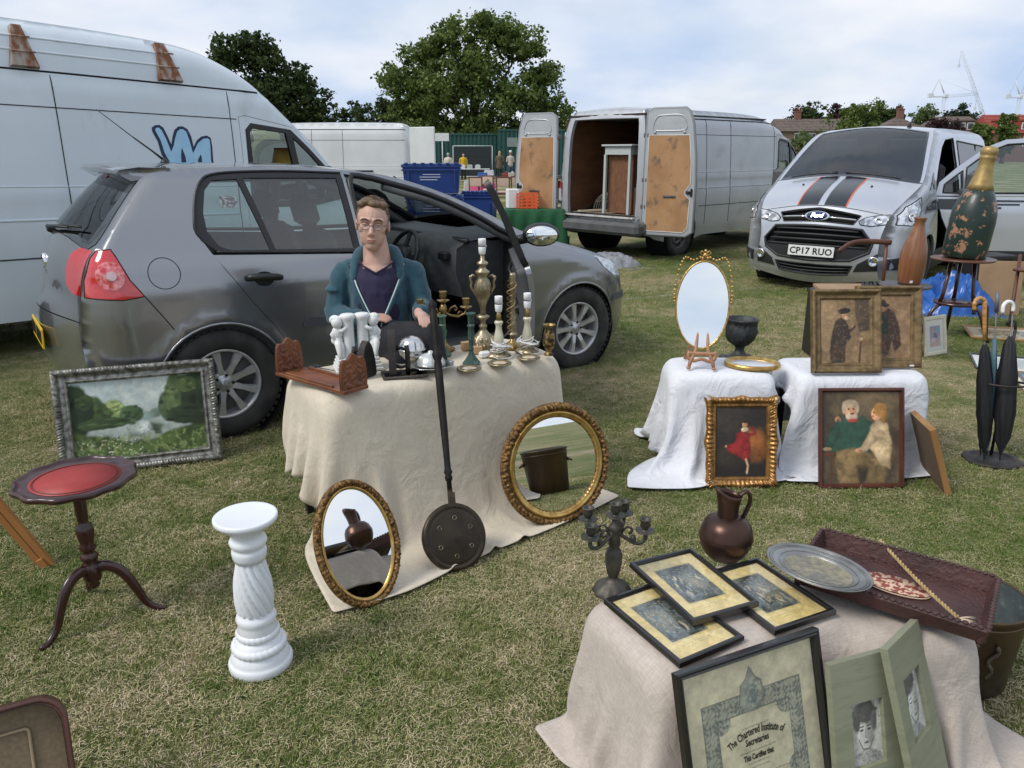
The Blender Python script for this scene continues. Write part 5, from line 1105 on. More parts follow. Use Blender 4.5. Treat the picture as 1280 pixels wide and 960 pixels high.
# ---------------------------------------------------------------- cranes
crane_m=M('crane_steel',(.62,.66,.72),rough=.6)  # steel colour made paler to stand in for distance haze
def crane(label,loc,mast,jib_a,jib_l,back,rz):
 c=thing('tower_crane',label,'crane',loc,rz)
 def truss(nm,p0,p1,w,k):
  b=MB(); p0,p1=Vector(p0),Vector(p1); d=(p1-p0).normalized(); s_=Vector((0,1,0)); u_=d.cross(s_).normalized()
  C4=[(s_*a+u_*e)*w for a,e in((-1,-1),(1,-1),(1,1),(-1,1))]
  for q in C4:b.tube([p0+q,p1+q],w*.10,4)
  for i in range(k):
   a=p0.lerp(p1,i/k); e=p0.lerp(p1,(i+1)/k)
   for j in range(4):b.tube([a+C4[j],e+C4[(j+1)%4]],w*.06,3)
  return b.build(nm,crane_m,c)
 truss('mast',(0,0,0),(0,0,mast),.8,22)
 tip=(jib_l*cos(jib_a),0,mast+jib_l*sin(jib_a)); truss('jib',(0,0,mast),tip,.6,22)
 b=MB(); b.box((0,0,mast+.5),(2.2,2.2,2.0),bev=.3); b.box((-back,0,mast+.6),(2.4,2,2)); b.box((-back/2,0,mast),(back,1.2,.6)); b.build('machinery_deck',crane_m,c)
 b=MB(); b.tube([(0,0,mast),(-back*.6,0,mast+9)],.35,4); b.tube([(-back*.6,0,mast+9),tip],.07,3); b.tube([(-back*.6,0,mast+9),(-back,0,mast)],.2,3); b.build('a_frame',crane_m,c)
 b=MB(); b.tube([tip,(tip[0],0,tip[2]-7)],.1,3); b.box((tip[0],0,tip[2]-7.5),(1,1,1.4)); b.build('hook_block',crane_m,c)
crane('tall luffing crane with its jib raised, rightmost on the skyline',(287,462,-1),32,R(74),47,7,0)
crane('thin crane with a steep jib left of the tallest crane',(252,430,-1),16,R(118),42,6,0)
crane('small crane with a level jib above the pale tree',(233,440,-1),31,R(5),17,8,0)
# ================================================================ tables and draped cloths
def drape(name,cx,cy,ang,boxes,u0,u1,v0,v1,res,mat,label,cat_,iters=200,seed=1,noise_=.004,fric=.55,thick=.003,subs=9,h0=None,floor=True,slack=0.,group=None):
 """a rectangular sheet (local u,v about cx,cy turned by ang) falls over boxes (x,y,ang,lx,ly,h) and the ground; position-based cloth"""
 nu=int((u1-u0)/res)+1; nv=int((v1-v0)/res)+1; U,Vv=np.meshgrid(np.linspace(u0,u1,nu),np.linspace(v0,v1,nv),indexing='ij')
 ca,sa=cos(ang),sin(ang); P=np.zeros((nu,nv,3)); P[...,0]=cx+U*ca-Vv*sa; P[...,1]=cy+U*sa+Vv*ca
 hz=h0 or max(b[5]for b in boxes); P[...,2]=hz+.012+(nfbm(U*5+3,Vv*5,seed,3)-.5)*.03
 Q=P.copy(); du=(u1-u0)/(nu-1); dv=(v1-v0)/(nv-1); dg=math.hypot(du,dv)
 sets=[]
 def mk(a,b,L):sets.append((a,b,L))
 I,J=np.meshgrid(np.arange(nu),np.arange(nv),indexing='ij'); idx=(I*nv+J)
 def pairs(di,dj,L,k):
  A=idx[max(0,-di):nu-max(0,di),max(0,-dj):nv-max(0,dj)]; B=idx[max(0,-di)+di:nu-max(0,di)+di,max(0,-dj)+dj:nv-max(0,dj)+dj]
  ii=(A//nv); jj=A%nv; m=abs(di)if di else abs(dj); par=((ii if di else jj)//m)%2
  for q in(0,1):
   s_=par==q; mk(A[s_].ravel(),B[s_].ravel(),(L,k))
 pairs(1,0,du,1.); pairs(0,1,dv,1.); pairs(1,1,dg,.6); pairs(1,-1,dg,.6); pairs(2,0,2*du,.12); pairs(0,2,2*dv,.12)
 P=P.reshape(-1,3); Q=Q.reshape(-1,3); g=np.array([0,0,-9.8]); dt=1/45.; rs=np.random.RandomState(seed); Pn=None
 wind=(nfbm(U*3.1,Vv*3.1,seed+9,2)-.5).ravel()
 for it in range(iters):
  Vl=(P-Q)*(.985 if it<iters*.7 else .9); Q=P.copy(); P=P+Vl+g*dt*dt
  if it<40:P[:,:2]+=(wind[:,None]*np.array([.0012,.0009]))
  for s_ in range(subs):
   for a,b,(L,k)in sets:
    d=P[b]-P[a]; n=np.sqrt((d*d).sum(1))+1e-9; c=((n-L)/n*.5*k)
    if k<.5:c=np.minimum(c,0)
    c=c[:,None]*d; P[a]+=c; P[b]-=c
   for bx,by,ba,lx,ly,hh in boxes:
    c1,s1=cos(ba),sin(ba); X=(P[:,0]-bx)*c1+(P[:,1]-by)*s1; Y_=-(P[:,0]-bx)*s1+(P[:,1]-by)*c1
    mg=.006; ins=(X>-mg)&(X<lx+mg)&(Y_>-mg)&(Y_<ly+mg)&(P[:,2]<hh+mg)
    if ins.any():
     i=np.where(ins)[0]; pen=np.stack([hh+mg-P[i,2],X[i]+mg,lx+mg-X[i],Y_[i]+mg,ly+mg-Y_[i]],1); pen[:,0]*=.7 if it<60 else 1.; w=pen.argmin(1)
     t=w==0; P[i[t],2]=hh+mg; P[i[t],:2]=P[i[t],:2]*(1-fric)+Q[i[t],:2]*fric
     for k,(ax,val)in{1:(0,-mg),2:(0,lx+mg),3:(1,-mg),4:(1,ly+mg)}.items():
      t=i[w==k]
      if len(t):
       if ax==0:X[t]=val
       else:Y_[t]=val
       P[t,0]=bx+X[t]*c1-Y_[t]*s1; P[t,1]=by+X[t]*s1+Y_[t]*c1
   if floor:
    lo=P[:,2]<.024
    if lo.any():P[lo,2]=.024; P[lo,:2]=P[lo,:2]*.3+Q[lo,:2]*.7
 P=P.reshape(nu,nv,3)
 for _ in range(1):
  S_=P.copy(); S_[1:-1,1:-1]=(P[:-2,1:-1]+P[2:,1:-1]+P[1:-1,:-2]+P[1:-1,2:])/4; P=P*.5+S_*.5
 rag=(nfbm(np.arange(nu)*.35,np.arange(nu)*0.+3,seed+4,3)-.5)*.02
 P[:,0,2]+=np.abs(rag)*(P[:,0,2]>.03)
 F=np.stack([idx[:-1,:-1],idx[1:,:-1],idx[1:,1:],idx[:-1,1:]],-1).reshape(-1,4)
 me=np_mesh(name,P.reshape(-1,3),F); o=link(name,me,None,mat); tagp(o,label,cat_,group)
 uv=me.uv_layers.new(name='weave'); vi=np.empty(len(me.loops),dtype=np.int32); me.loops.foreach_get('vertex_index',vi)
 UVv=np.stack([U.ravel(),Vv.ravel()],1)[vi]; uv.data.foreach_set('uv',UVv.astype(np.float32).ravel())
 sb=o.modifiers.new('smooth','SUBSURF'); sb.levels=1; sb.render_levels=1
 so=o.modifiers.new('thick','SOLIDIFY'); so.thickness=thick; so.offset=-1
 return o,P,(nu,nv)
def weave(nm,c1,c2,sc=260,bump=.35,stain=None,crease=.5):
 m=bpy.data.materials.new(nm); m.use_nodes=True; n=m.node_tree.nodes; l=m.node_tree.links; b=n['Principled BSDF']
 t=n.new('ShaderNodeUVMap'); t.uv_map='weave'
 mp1=n.new('ShaderNodeMapping'); mp1.inputs['Scale'].default_value=(sc*.12,sc,1); l.new(t.outputs[0],mp1.inputs[0])
 mp2=n.new('ShaderNodeMapping'); mp2.inputs['Scale'].default_value=(sc,sc*.12,1); l.new(t.outputs[0],mp2.inputs[0])
 a=n.new('ShaderNodeTexNoise'); a.inputs['Detail'].default_value=2; l.new(mp1.outputs[0],a.inputs[0]); a.inputs['Scale'].default_value=1
 c=n.new('ShaderNodeTexNoise'); c.inputs['Detail'].default_value=2; l.new(mp2.outputs[0],c.inputs[0]); c.inputs['Scale'].default_value=1
 ad=n.new('ShaderNodeMath'); ad.operation='ADD'; l.new(a.outputs[0],ad.inputs[0]); l.new(c.outputs[0],ad.inputs[1])
 mr=n.new('ShaderNodeMapRange'); l.new(ad.outputs[0],mr.inputs[0]); mr.inputs[1].default_value=.75; mr.inputs[2].default_value=1.25
 x=n.new('ShaderNodeMixRGB'); x.inputs[1].default_value=(*c1,1); x.inputs[2].default_value=(*c2,1); l.new(mr.outputs[0],x.inputs[0]); out=x.outputs[0]
 big=n.new('ShaderNodeTexNoise'); big.inputs['Scale'].default_value=2.5; big.inputs['Detail'].default_value=6; l.new(t.outputs[0],big.inputs[0])
 if stain:
  y=n.new('ShaderNodeMixRGB'); r=n.new('ShaderNodeMapRange'); l.new(big.outputs[0],r.inputs[0]); r.inputs[1].default_value=.5; r.inputs[2].default_value=.8; r.inputs[4].default_value=.5
  l.new(r.outputs[0],y.inputs[0]); l.new(out,y.inputs[1]); y.inputs[2].default_value=(*stain,1); out=y.outputs[0]
 l.new(out,b.inputs['Base Color']); b.inputs['Roughness'].default_value=.92; b.inputs['Specular IOR Level'].default_value=.2; b.inputs['Sheen Weight'].default_value=.15
 cz=n.new('ShaderNodeTexNoise'); cz.inputs['Scale'].default_value=9; cz.inputs['Detail'].default_value=4; cz.inputs['Distortion'].default_value=1.2; l.new(t.outputs[0],cz.inputs[0])
 b1=n.new('ShaderNodeBump'); b1.inputs['Strength'].default_value=crease; b1.inputs['Distance'].default_value=.02; l.new(cz.outputs[0],b1.inputs['Height'])
 b2=n.new('ShaderNodeBump'); b2.inputs['Strength'].default_value=bump; b2.inputs['Distance'].default_value=.0012; l.new(ad.outputs[0],b2.inputs['Height']); l.new(b1.outputs[0],b2.inputs['Normal'])
 l.new(b2.outputs[0],b.inputs['Normal']); return m
beige=weave('cloth_beige',(.56,.49,.38),(.64,.575,.46),320,.5,(.50,.43,.33),.5)
taupe=weave('cloth_taupe',(.44,.38,.325),(.54,.475,.42),300,.5,(.40,.34,.29),.5)
whitec=weave('cloth_white',(.66,.67,.71),(.72,.73,.76),500,.1,(.60,.62,.67),1.)
def table(label,x,y,a,lx,ly,h,top=.02,leg=.03,mat=None,ins=.05):
 t=thing('folding_table',label,'table',(x,y,0),a); mat=mat or trim
 b=MB(); b.box((lx/2,ly/2,h-top/2-.024),(lx-.11,ly-.11,top),bev=.004); b.build('table_top',mat,t)
 for i in(ins,lx-ins):
  for j in(ins,ly-ins):b=MB(); b.box((i,j,(h-top)/2),(leg,leg,h-top-.01)); b.build('leg',mat,t)
 return t
TA=R(35); TX,TY,TH=-.71,2.775,.66
table('black table under the beige cloth, a leg showing at its left end',TX,TY,TA,1.16,.47,TH,ins=.05)
drape('tablecloth',TX,TY,TA,[(TX,TY,TA,1.16,.47,TH)],-.25,1.16+.12,-.645,.47+.18,.028,beige,'beige linen cloth on the lamp table, reaching the grass in front','tablecloth',190,5)
FA=R(25); FX,FY,FH=.33,1.42,.45
table('low table under the taupe cloth at the bottom right',FX,FY,FA,.56,.36,FH,leg=.025)
table('second low table under the taupe cloth, beneath the carved tray',.88,1.57,R(10),.30,.32,.43,leg=.025)
drape('tablecloth',FX,FY,FA,[(FX,FY,FA,.56,.36,FH),(.88,1.57,R(10),.30,.32,.43)],-.30,1.22,-.44,.36+.16,.024,taupe,'taupe linen cloth under the small black-framed pictures and the carved tray','tablecloth',190,11)
table('low table under the white cloth, beneath the oval easel mirror',.79,3.67,R(-4),.52,.38,.5)
drape('tablecloth',.79,3.67,R(-4),[(.79,3.67,R(-4),.52,.38,.5),(1.42,3.62,R(1),.64,.40,.5)],-.28,.66,-.45,.38+.30,.026,whitec,'white sheet draped under the oval easel mirror','tablecloth',170,21)
table('low table under the white cloth, beneath the two gilt-framed pictures',1.42,3.62,R(1),.64,.40,.5)
drape('tablecloth',1.42,3.62,R(1),[(1.42,3.62,R(1),.64,.40,.5)],-.10,.64+.04,-.46,.40+.30,.026,whitec,'white sheet draped under the two gilt-framed pictures of old men','tablecloth',170,31,h0=.52)
# ================================================================ pictures: flat prints and carved frames
class Art:
 """a flat print as a fine grid with colours per point; u to the right, v up, both 0..1"""
 def __init__(s,w,h,nx,bg):
  s.w,s.h=w,h; s.nx=nx; s.ny=max(8,int(nx*h/w)); s.u,s.v=np.meshgrid(np.linspace(0,1,s.nx),np.linspace(0,1,s.ny)); s.c=np.ones((s.ny,s.nx,3))*np.array(bg); s.k=0
  s.asp=h/w
 def mix(s,m,col):m=np.clip(m,0,1)[...,None]; s.c=s.c*(1-m)+np.array(col)*m; return s
 def ell(s,x,y,rx,ry,col,a=0.,soft=.08,amt=1.,wob=0.):
  ca,sa=cos(a),sin(a); dx=s.u-x; dy=(s.v-y)*s.asp; X=(dx*ca+dy*sa)/rx; Y=(-dx*sa+dy*ca)/(ry*s.asp); d=np.hypot(X,Y)
  if wob:s.k+=1; d=d+(nfbm(s.u*9,s.v*9*s.asp,s.k+50,4)-.5)*wob
  if rx>.03:col=np.array(col)[None,None,:]*(.80+.55*nfbm(s.u*14,s.v*14*s.asp,s.k+33,4)-.30*np.clip(X,-1,1)+.12*np.clip(Y,-1,1))[...,None]
  return s.mix(amt*(1-d+soft/2)/soft,col)
 def poly(s,pts,col,soft=.012,amt=1.,wob=0.):
  P=np.stack([s.u.ravel(),s.v.ravel()],1); q=np.array(pts,float); ins=pip(P[:,0],P[:,1],q); D,_=segd(P,q,True); d=np.where(ins,D,-D).reshape(s.u.shape); s.k+=1; col=np.array(col)[None,None,:]*((.5+1.0*nfbm(s.u*7+s.k,s.v*7*s.asp,s.k+30,5,gain=.65))*(.72+.28*np.clip(d/.05,0,1)))[...,None]*(1.12-.25*np.clip(s.u-q[:,0].mean(),-.5,.5)*2)[...,None]
  if wob:s.k+=1; d=d+(nfbm(s.u*12,s.v*12*s.asp,s.k+80,4)-.5)*wob
  return s.mix(amt*(d/soft+.5),col)
 def line(s,pts,w,col,amt=1.):
  P=np.stack([s.u.ravel(),s.v.ravel()],1); D,_=segd(P,np.array(pts,float)); return s.mix(amt*(1.2-D.reshape(s.u.shape)/w),col)
 def noise(s,sc,col,lo=.5,hi=.7,amt=1.,reg=None):
  s.k+=1; m=(nfbm(s.u*sc,s.v*sc*s.asp,s.k,5,gain=.6)-lo)/(hi-lo); m=np.clip(m,0,1)*amt
  if reg is not None:m=m*reg
  return s.mix(m,col)
 def grad(s,c0,c1):t=s.v[...,None]; s.c=np.array(c0)*(1-t)+np.array(c1)*t; return s
 def band(s,v0,v1,soft=.03):return np.clip((s.v-v0)/soft+.5,0,1)*np.clip((v1-s.v)/soft+.5,0,1)
 def grain(s,amt=.12,seed=5):
  rs=np.random.RandomState(seed); s.c=s.c*(.62+.76*nfbm(s.u*14,s.v*14*s.asp,91,5,gain=.7))[...,None]; s.c=np.clip(s.c*(1+(rs.rand(*s.u.shape)[...,None]-.5)*amt),0,1); return s
 def tone(s,col,amt):
  s.c=s.c*(1-amt)+np.array(col)*amt; return s
 def build(s,name,parent,z=0.,x=0.,y=0.,mat=None,ox=None):
  if mat and 'canvas' in mat.name:s.c=(np.clip(s.c,0,1)**1.22)*np.array([1.12,.96,.80])
  V=np.stack([(s.u-.5)*s.w+x,s.v*s.h+y,np.full_like(s.u,z)],-1).reshape(-1,3); i=np.arange(s.ny*s.nx).reshape(s.ny,s.nx)
  F=np.stack([i[:-1,:-1],i[:-1,1:],i[1:,1:],i[1:,:-1]],-1).reshape(-1,4); me=np_mesh(name,V,F,False); ca=me.color_attributes.new('Col','FLOAT_COLOR','POINT')
  ca.data.foreach_set('color',np.concatenate([np.clip(s.c,0,1),np.ones((s.ny,s.nx,1))],-1).astype(np.float32).ravel()); return link(name,me,parent,mat or PRINT())
def rect_frame(w,h,prof,seg=.02,carve=None,y0=0.):
 """moulding round an outer rectangle w x h whose lower edge is at y0; prof: (distance from the outer edge inwards, height)"""
 V=[]; F=[]; D=prof[-1][0]; k=len(prof)
 sides=[((-w/2,y0),(w/2,y0),(0,1)),((w/2,y0),(w/2,y0+h),(-1,0)),((w/2,y0+h),(-w/2,y0+h),(0,-1)),((-w/2,y0+h),(-w/2,y0),(1,0))]
 s0=0
 for a,b,nn in sides:
  L_=math.dist(a,b); n=max(2,int(L_/seg)); t=((b[0]-a[0])/L_,(b[1]-a[1])/L_); base=len(V)
  for i in range(n+1):
   for j,(d,z)in enumerate(prof):
    q=d+(L_-2*d)*i/n; dz=0; dd=0
    if carve:dz,dd=carve(s0+q,q,L_,j,d)
    V.append((a[0]+t[0]*q+nn[0]*(d+dd),a[1]+t[1]*q+nn[1]*(d+dd),z+dz))
  for i in range(n):
   for j in range(k-1):F.append((base+i*k+j,base+(i+1)*k+j,base+(i+1)*k+j+1,base+i*k+j+1))
  s0+=L_
 return V,F
def oval_frame(rx,ry,prof,n=160,carve=None):
 V=[]; F=[]; k=len(prof)
 for i in range(n):
  a=2*PI*i/n; c,s_=cos(a),sin(a); nx,ny=c/rx,s_/ry; L_=math.hypot(nx,ny); nx/=L_; ny/=L_
  for j,(d,z)in enumerate(prof):
   dz,dd=carve(a,i/n,j,d)if carve else(0,0); V.append((rx*c-nx*(d+dd),ry*s_-ny*(d+dd),z+dz))
 for i in range(n):
  for j in range(k-1):F.append((i*k+j,((i+1)%n)*k+j,((i+1)%n)*k+j+1,i*k+j+1))
 return V,F
def pose(o,BL,BR,lean=0.,z=0.):
 """stand a picture on the line BL-BR (left, right as seen), leaning back by lean degrees"""
 BL=Vector((*BL[:2],BL[2]if len(BL)>2 else z)); BR=Vector((*BR[:2],BR[2]if len(BR)>2 else z)); x=(BR-BL).normalized(); up0=Vector((0,0,1)); up0=(up0-x*up0.dot(x)).normalized(); back=up0.cross(x).normalized()
 up=up0*cos(R(lean))+back*sin(R(lean)); zz=x.cross(up); m=Matrix((x,up,zz)).transposed().to_4x4(); m.translation=(BL+BR)/2; o.matrix_world=m; return o
def pane_obj(w,h,parent,z=.004,y=0.,mat=None):
 b=MB(); b.add([(-w/2,y,z),(w/2,y,z),(w/2,y+h,z),(-w/2,y+h,z)],[(0,1,2,3)]); return b.build('glass_pane',mat or GLASS('picture_glass',(.95,.95,.94),.05),parent)
def back_obj(w,h,parent,z,y=0.,mat=None,t=.004):
 b=MB(); b.box((0,y+h/2,z),(w,h,t)); return b.build('backing',mat or M('backing_board',(.16,.11,.07),rough=.9),parent)
def fmat(nm,c1,c2,metal=.7,rough=.4,sc=30,bump=.2,c3=None):return M(nm,c1,c2,scale=sc,metal=metal,rough=rough,bump=bump,bscale=sc*4,lo=.38,hi=.66,col3=c3,s3=12,lo3=.52,hi3=.75)
gilt=fmat('gilt',(.42,.24,.07),(.20,.10,.03),.75,.38,40,.3,(.10,.055,.02))
gilt_b=fmat('gilt_bright',(.62,.42,.14),(.40,.22,.06),.8,.3,26,.15)
gilt_d=fmat('gilt_dull',(.24,.165,.075),(.14,.09,.04),.45,.5,34,.3,(.08,.05,.025))
silver_f=fmat('silver_leaf',(.34,.33,.29),(.11,.105,.09),.6,.34,40,.3,(.06,.055,.045))
blackf=M('frame_black',(.012,.012,.012),rough=.3,coat=.4)
mahog=M('mahogany',(.045,.011,.008),(.022,.006,.005),scale=5,rough=.28,coat=.3,stretch=(1,1,.25))
linen_slip=M('slip_brown',(.12,.085,.05),(.16,.12,.08),scale=60,rough=.9)
def ornate(p1,p2,a1=.006,ph=0.):
 """repeating leaf relief: bumps along the run with a second harmonic"""
 def f(s_,q,L_,j,d):
  k=p1.get(j)if isinstance(p1,dict)else None
  if not k:return 0,0
  amp,per,sk=k; x=s_/per+ph; t=x-math.floor(x); v=abs(math.sin(PI*t))**.6*(1 if sk==0 else(.55+.45*math.sin(2*PI*(x*2+d*120)))); return amp*v-amp*.4,amp*.35*math.sin(2*PI*x*2)
 return f
# ---- 1 landscape in a carved silver frame, leaning on the hatchback's rear wheel
t=thing('landscape_painting','large river landscape painting in a carved silver frame leaning on the car rear wheel','painting')
W_,H_=.76,.535; D_=.071
V,F=rect_frame(W_,H_,[(0,0),(0,.030),(.006,.036),(.016,.040),(.026,.036),(.033,.026),(.036,.022),(.056,.020),(.058,.024),(.066,.022),(.072,.012),(D_,.004)],.0045,ornate({2:(.006,.028,1),3:(.010,.028,1),4:(.007,.028,1),8:(.004,.010,0),9:(.004,.010,0)},None))
MB().add(V,F,True).build('frame',silver_f,t); back_obj(W_-.02,H_-.02,t,.003,.01)
a=Art(W_-2*D_+.006,H_-2*D_+.006,210,(.3,.36,.30)); a.grad((.30,.34,.28),(.48,.56,.54)); a.noise(3.5,(.62,.64,.55),.42,.62,.8,a.band(.45,1.1,.2))
a.ell(.55,.50,.12,.05,(.20,.27,.24),soft=.5,wob=.5); a.ell(.62,.53,.05,.06,(.16,.22,.17),soft=.4,wob=.6)
for(x,y,rx,ry,c)in[(.32,.58,.085,.15,(.22,.28,.10)),(.44,.54,.085,.13,(.055,.10,.04)),(.30,.66,.07,.07,(.26,.31,.12)),(.17,.60,.12,.20,(.05,.085,.025)),(.03,.60,.13,.34,(.022,.04,.014)),(.10,.74,.07,.10,(.04,.07,.02)),(.73,.60,.08,.20,(.06,.09,.04)),(.82,.70,.12,.30,(.075,.11,.04)),(.76,.82,.06,.08,(.10,.14,.05)),(.96,.66,.14,.46,(.018,.032,.012)),(.88,.86,.08,.10,(.07,.10,.03)),(.90,.46,.20,.13,(.022,.036,.014)),(.22,.45,.20,.08,(.035,.06,.02))]:
 a.ell(x,y,rx,ry,c,soft=.16,wob=.55)
 rs=random.Random(int(x*99));
 for i in range(10):q=rs.uniform(0,2*PI); r_=rs.uniform(.2,.95); a.ell(x+rx*r_*cos(q),y+ry*r_*sin(q),rx*.22,ry*.16,tuple(np.array(c)*rs.choice([.45,.6,1.5,1.8])),soft=.7,amt=.8,wob=.8)
a.poly([(.47,.44),(.60,.45),(.68,.36),(.62,.26),(.50,.20),(.34,.22),(.38,.30),(.46,.36)],(.42,.48,.42),.02,wob=.04); a.poly([(.49,.43),(.57,.43),(.60,.36),(.56,.28),(.48,.26),(.46,.33)],(.60,.65,.60),.03,wob=.05); a.poly([(.57,.42),(.66,.36),(.62,.26),(.58,.30)],(.06,.09,.05),.04,wob=.05); a.noise(22,(.10,.15,.09),.54,.66,.6,a.band(.20,.40,.03)*(a.u>.34)*(a.u<.66))
a.poly([(0,0),(1,0),(1,.30),(.86,.33),(.70,.27),(.55,.18),(.40,.19),(.28,.26),(.14,.30),(0,.38)],(.075,.12,.03),.03,wob=.06); a.noise(16,(.02,.035,.01),.48,.62,.7,a.band(-.1,.30,.08)); a.noise(34,(.24,.30,.10),.54,.68,.9,a.band(-.1,.28,.06)); a.noise(60,(.62,.60,.42),.63,.70,.9,a.band(-.1,.24,.06)*(a.u<.5)); a.grain(.10)
a.build('canvas',t,.006,0,D_-.003,PRINT('oil_picture',.75)); pose(t,(-2.25,3.545),(-1.535,3.80),15)
# ---- 2, 3 two gilt framed pictures standing on the right white cloth
def deep_gilt(t,W_,H_,mat,D_=.052,th=.035):
 V,F=rect_frame(W_,H_,[(0,0),(0,th*.75),(.004,th*.9),(.010,th),(.017,th*.9),(.021,th*.62),(.030,th*.5),(.038,th*.42),(.041,th*.46),(.046,th*.38),(D_,.005)],.004,ornate({2:(.003,.012,0),3:(.004,.012,1),6:(.0015,.02,1),8:(.0025,.007,0)},None))
 MB().add(V,F,True).build('frame',mat,t); back_obj(W_-.01,H_-.01,t,.002,.005)
t=thing('framed_picture','old man in a beret smoking, deep gilt frame standing on the right white cloth','picture'); W_,H_,D_=.345,.415,.052; deep_gilt(t,W_,H_,gilt_d)
a=Art(W_-2*D_+.004,H_-2*D_+.004,110,(.30,.235,.15)); a.noise(5,(.22,.17,.11),.4,.7); a.ell(.2,.75,.3,.4,(.34,.27,.18),soft=.9,amt=.7); a.poly([(.7,1),(1,1),(1,.5),(.78,.5),(.72,.7)],(.10,.08,.06),.05)
a.poly([(.18,.20),(.24,.50),(.30,.66),(.42,.72),(.52,.66),(.60,.50),(.62,.40),(.50,.28),(.48,0),(.20,0)],(.055,.045,.04),.03,wob=.02); a.poly([(.24,.26),(.50,.26),(.50,.03),(.42,.02),(.40,.16),(.30,.16),(.30,.02),(.22,.02)],(.10,.065,.045),.02)
a.ell(.50,.75,.065,.055,(.42,.28,.18)); a.ell(.53,.71,.045,.03,(.50,.42,.34)); a.ell(.48,.82,.13,.045,(.03,.028,.03),.12); a.ell(.50,.85,.02,.012,(.03,.028,.03)); a.ell(.68,.57,.05,.03,(.40,.26,.17)); a.line([(.60,.50),(.70,.58)],.028,(.06,.05,.045)); a.line([(.68,.60),(.60,.70),(.56,.71)],.008,(.45,.38,.28))
a.poly([(.74,.36),(1,.36),(1,.33),(.74,.33)],(.24,.17,.10)); a.poly([(.80,.33),(.84,.33),(.80,.0),(.76,.0)],(.12,.08,.05)); a.poly([(.78,.40),(.86,.40),(.85,.36),(.79,.36)],(.5,.42,.28)); a.noise(30,(.45,.36,.24),.58,.72,.35); a.grain(.14)
a.build('print',t,.006,0,D_-.002,PRINT('painted_canvas')); pose(t,(1.483,3.665,.508),(1.826,3.672,.508),17)
t=thing('framed_picture','gilt-framed man in a brown cloak, half hidden behind the beret picture','picture'); deep_gilt(t,.335,.415,gilt_d)
a=Art(.235,.315,110,(.27,.20,.13)); a.noise(5,(.36,.28,.19),.4,.7); a.poly([(.20,.05),(.22,.40),(.28,.62),(.38,.76),(.52,.80),(.66,.72),(.76,.52),(.80,.22),(.66,.10),(.60,.30),(.52,.05)],(.085,.060,.050),.03,wob=.03)
a.poly([(.34,.70),(.50,.70),(.52,.40),(.36,.40)],(.05,.08,.06),.03); a.ell(.42,.80,.07,.055,(.38,.24,.16)); a.ell(.41,.865,.13,.04,(.04,.045,.04),-.2); a.ell(.38,.90,.08,.05,(.04,.045,.04)); a.ell(.36,.58,.05,.03,(.38,.24,.16)); a.poly([(.28,.30),(.52,.32),(.46,.02),(.40,.02),(.38,.2),(.30,.02),(.22,.02)],(.17,.10,.06),.02); a.noise(24,(.40,.30,.2),.58,.75,.4); a.grain(.14)
a.build('print',t,.006,0,.050,PRINT('painted_canvas')); pose(t,(1.745,3.76,.508),(2.065,3.768,.508),15)
b=MB(); b.box((.11,.012,.038),(.022,.008,.002)); b.build('price_sticker',M('paper_white',(.7,.7,.68),rough=.7),t)
# ---- 4 carved gilt frame leaning on the left white cloth: plain stand-in picture of a seated figure in red
t=thing('framed_picture','dark picture of a seated figure in red, scalloped gilt frame, on the grass','picture'); W_,H_,D_=.345,.44,.052
def swept(s_,q,L_,j,d):
 x=q/L_; e=min(q,L_-q); corner=math.exp(-(e/.035)**2); mid=math.exp(-((x-.5)/.10)**2); r_=math.sin(s_*2*PI/.022)*.5+math.sin(s_*2*PI/.013+d*300)*.5
 out=(corner*.010+mid*.008-.004*abs(math.sin(x*PI*4)))if j<=3 else 0
 return((.006*r_+.010*corner)if 1<j<6 else(.002*math.sin(s_*2*PI/.008)if j==7 else 0)),-out
V,F=rect_frame(W_,H_,[(0,0),(0,.016),(.006,.024),(.014,.030),(.022,.026),(.030,.018),(.036,.014),(.042,.018),(.046,.014),(D_,.005)],.004,swept)
MB().add(V,F,True).build('frame',fmat('gilt_warm',(.42,.22,.07),(.24,.12,.035),.7,.36,30,.3,(.13,.06,.02)),t); back_obj(W_-.03,H_-.03,t,.002,.015)
a=Art(.245,.34,120,(.032,.03,.028)); a.ell(.30,.85,.5,.35,(.06,.055,.05),soft=1.1,wob=.6); a.ell(.80,.45,.22,.2,(.34,.16,.05),soft=1.,wob=.7); a.ell(.85,.34,.2,.1,(.22,.10,.035),soft=.9,wob=.5); a.ell(.35,.30,.34,.16,(.05,.045,.035),soft=.7,wob=.5)
a.poly([(.40,.62),(.52,.66),(.66,.62),(.68,.44),(.70,.36),(.66,.26),(.56,.22),(.44,.30),(.24,.36),(.22,.44),(.38,.50)],(.27,.03,.035),.03,wob=.03); a.noise(26,(.42,.08,.07),.55,.7,.5,(np.hypot(a.u-.52,(a.v-.45))<.24)&(a.c[...,0]>.15)); a.line([(.64,.60),(.78,.62),(.72,.70)],.03,(.26,.03,.035)); a.line([(.30,.42),(.20,.44)],.025,(.26,.03,.035))
a.ell(.57,.68,.07,.035,(.60,.54,.42),.1,soft=.3); a.ell(.57,.75,.055,.045,(.50,.32,.20)); a.ell(.57,.80,.065,.03,(.06,.035,.02)); a.line([(.60,.25),(.64,.16),(.62,.06)],.026,(.62,.52,.40)); a.ell(.20,.44,.025,.018,(.5,.34,.22)); a.grain(.16)
a.build('print',t,.006,0,.050,PRINT('painted_canvas')); pose(t,(.938,3.43),(1.283,3.435),14)
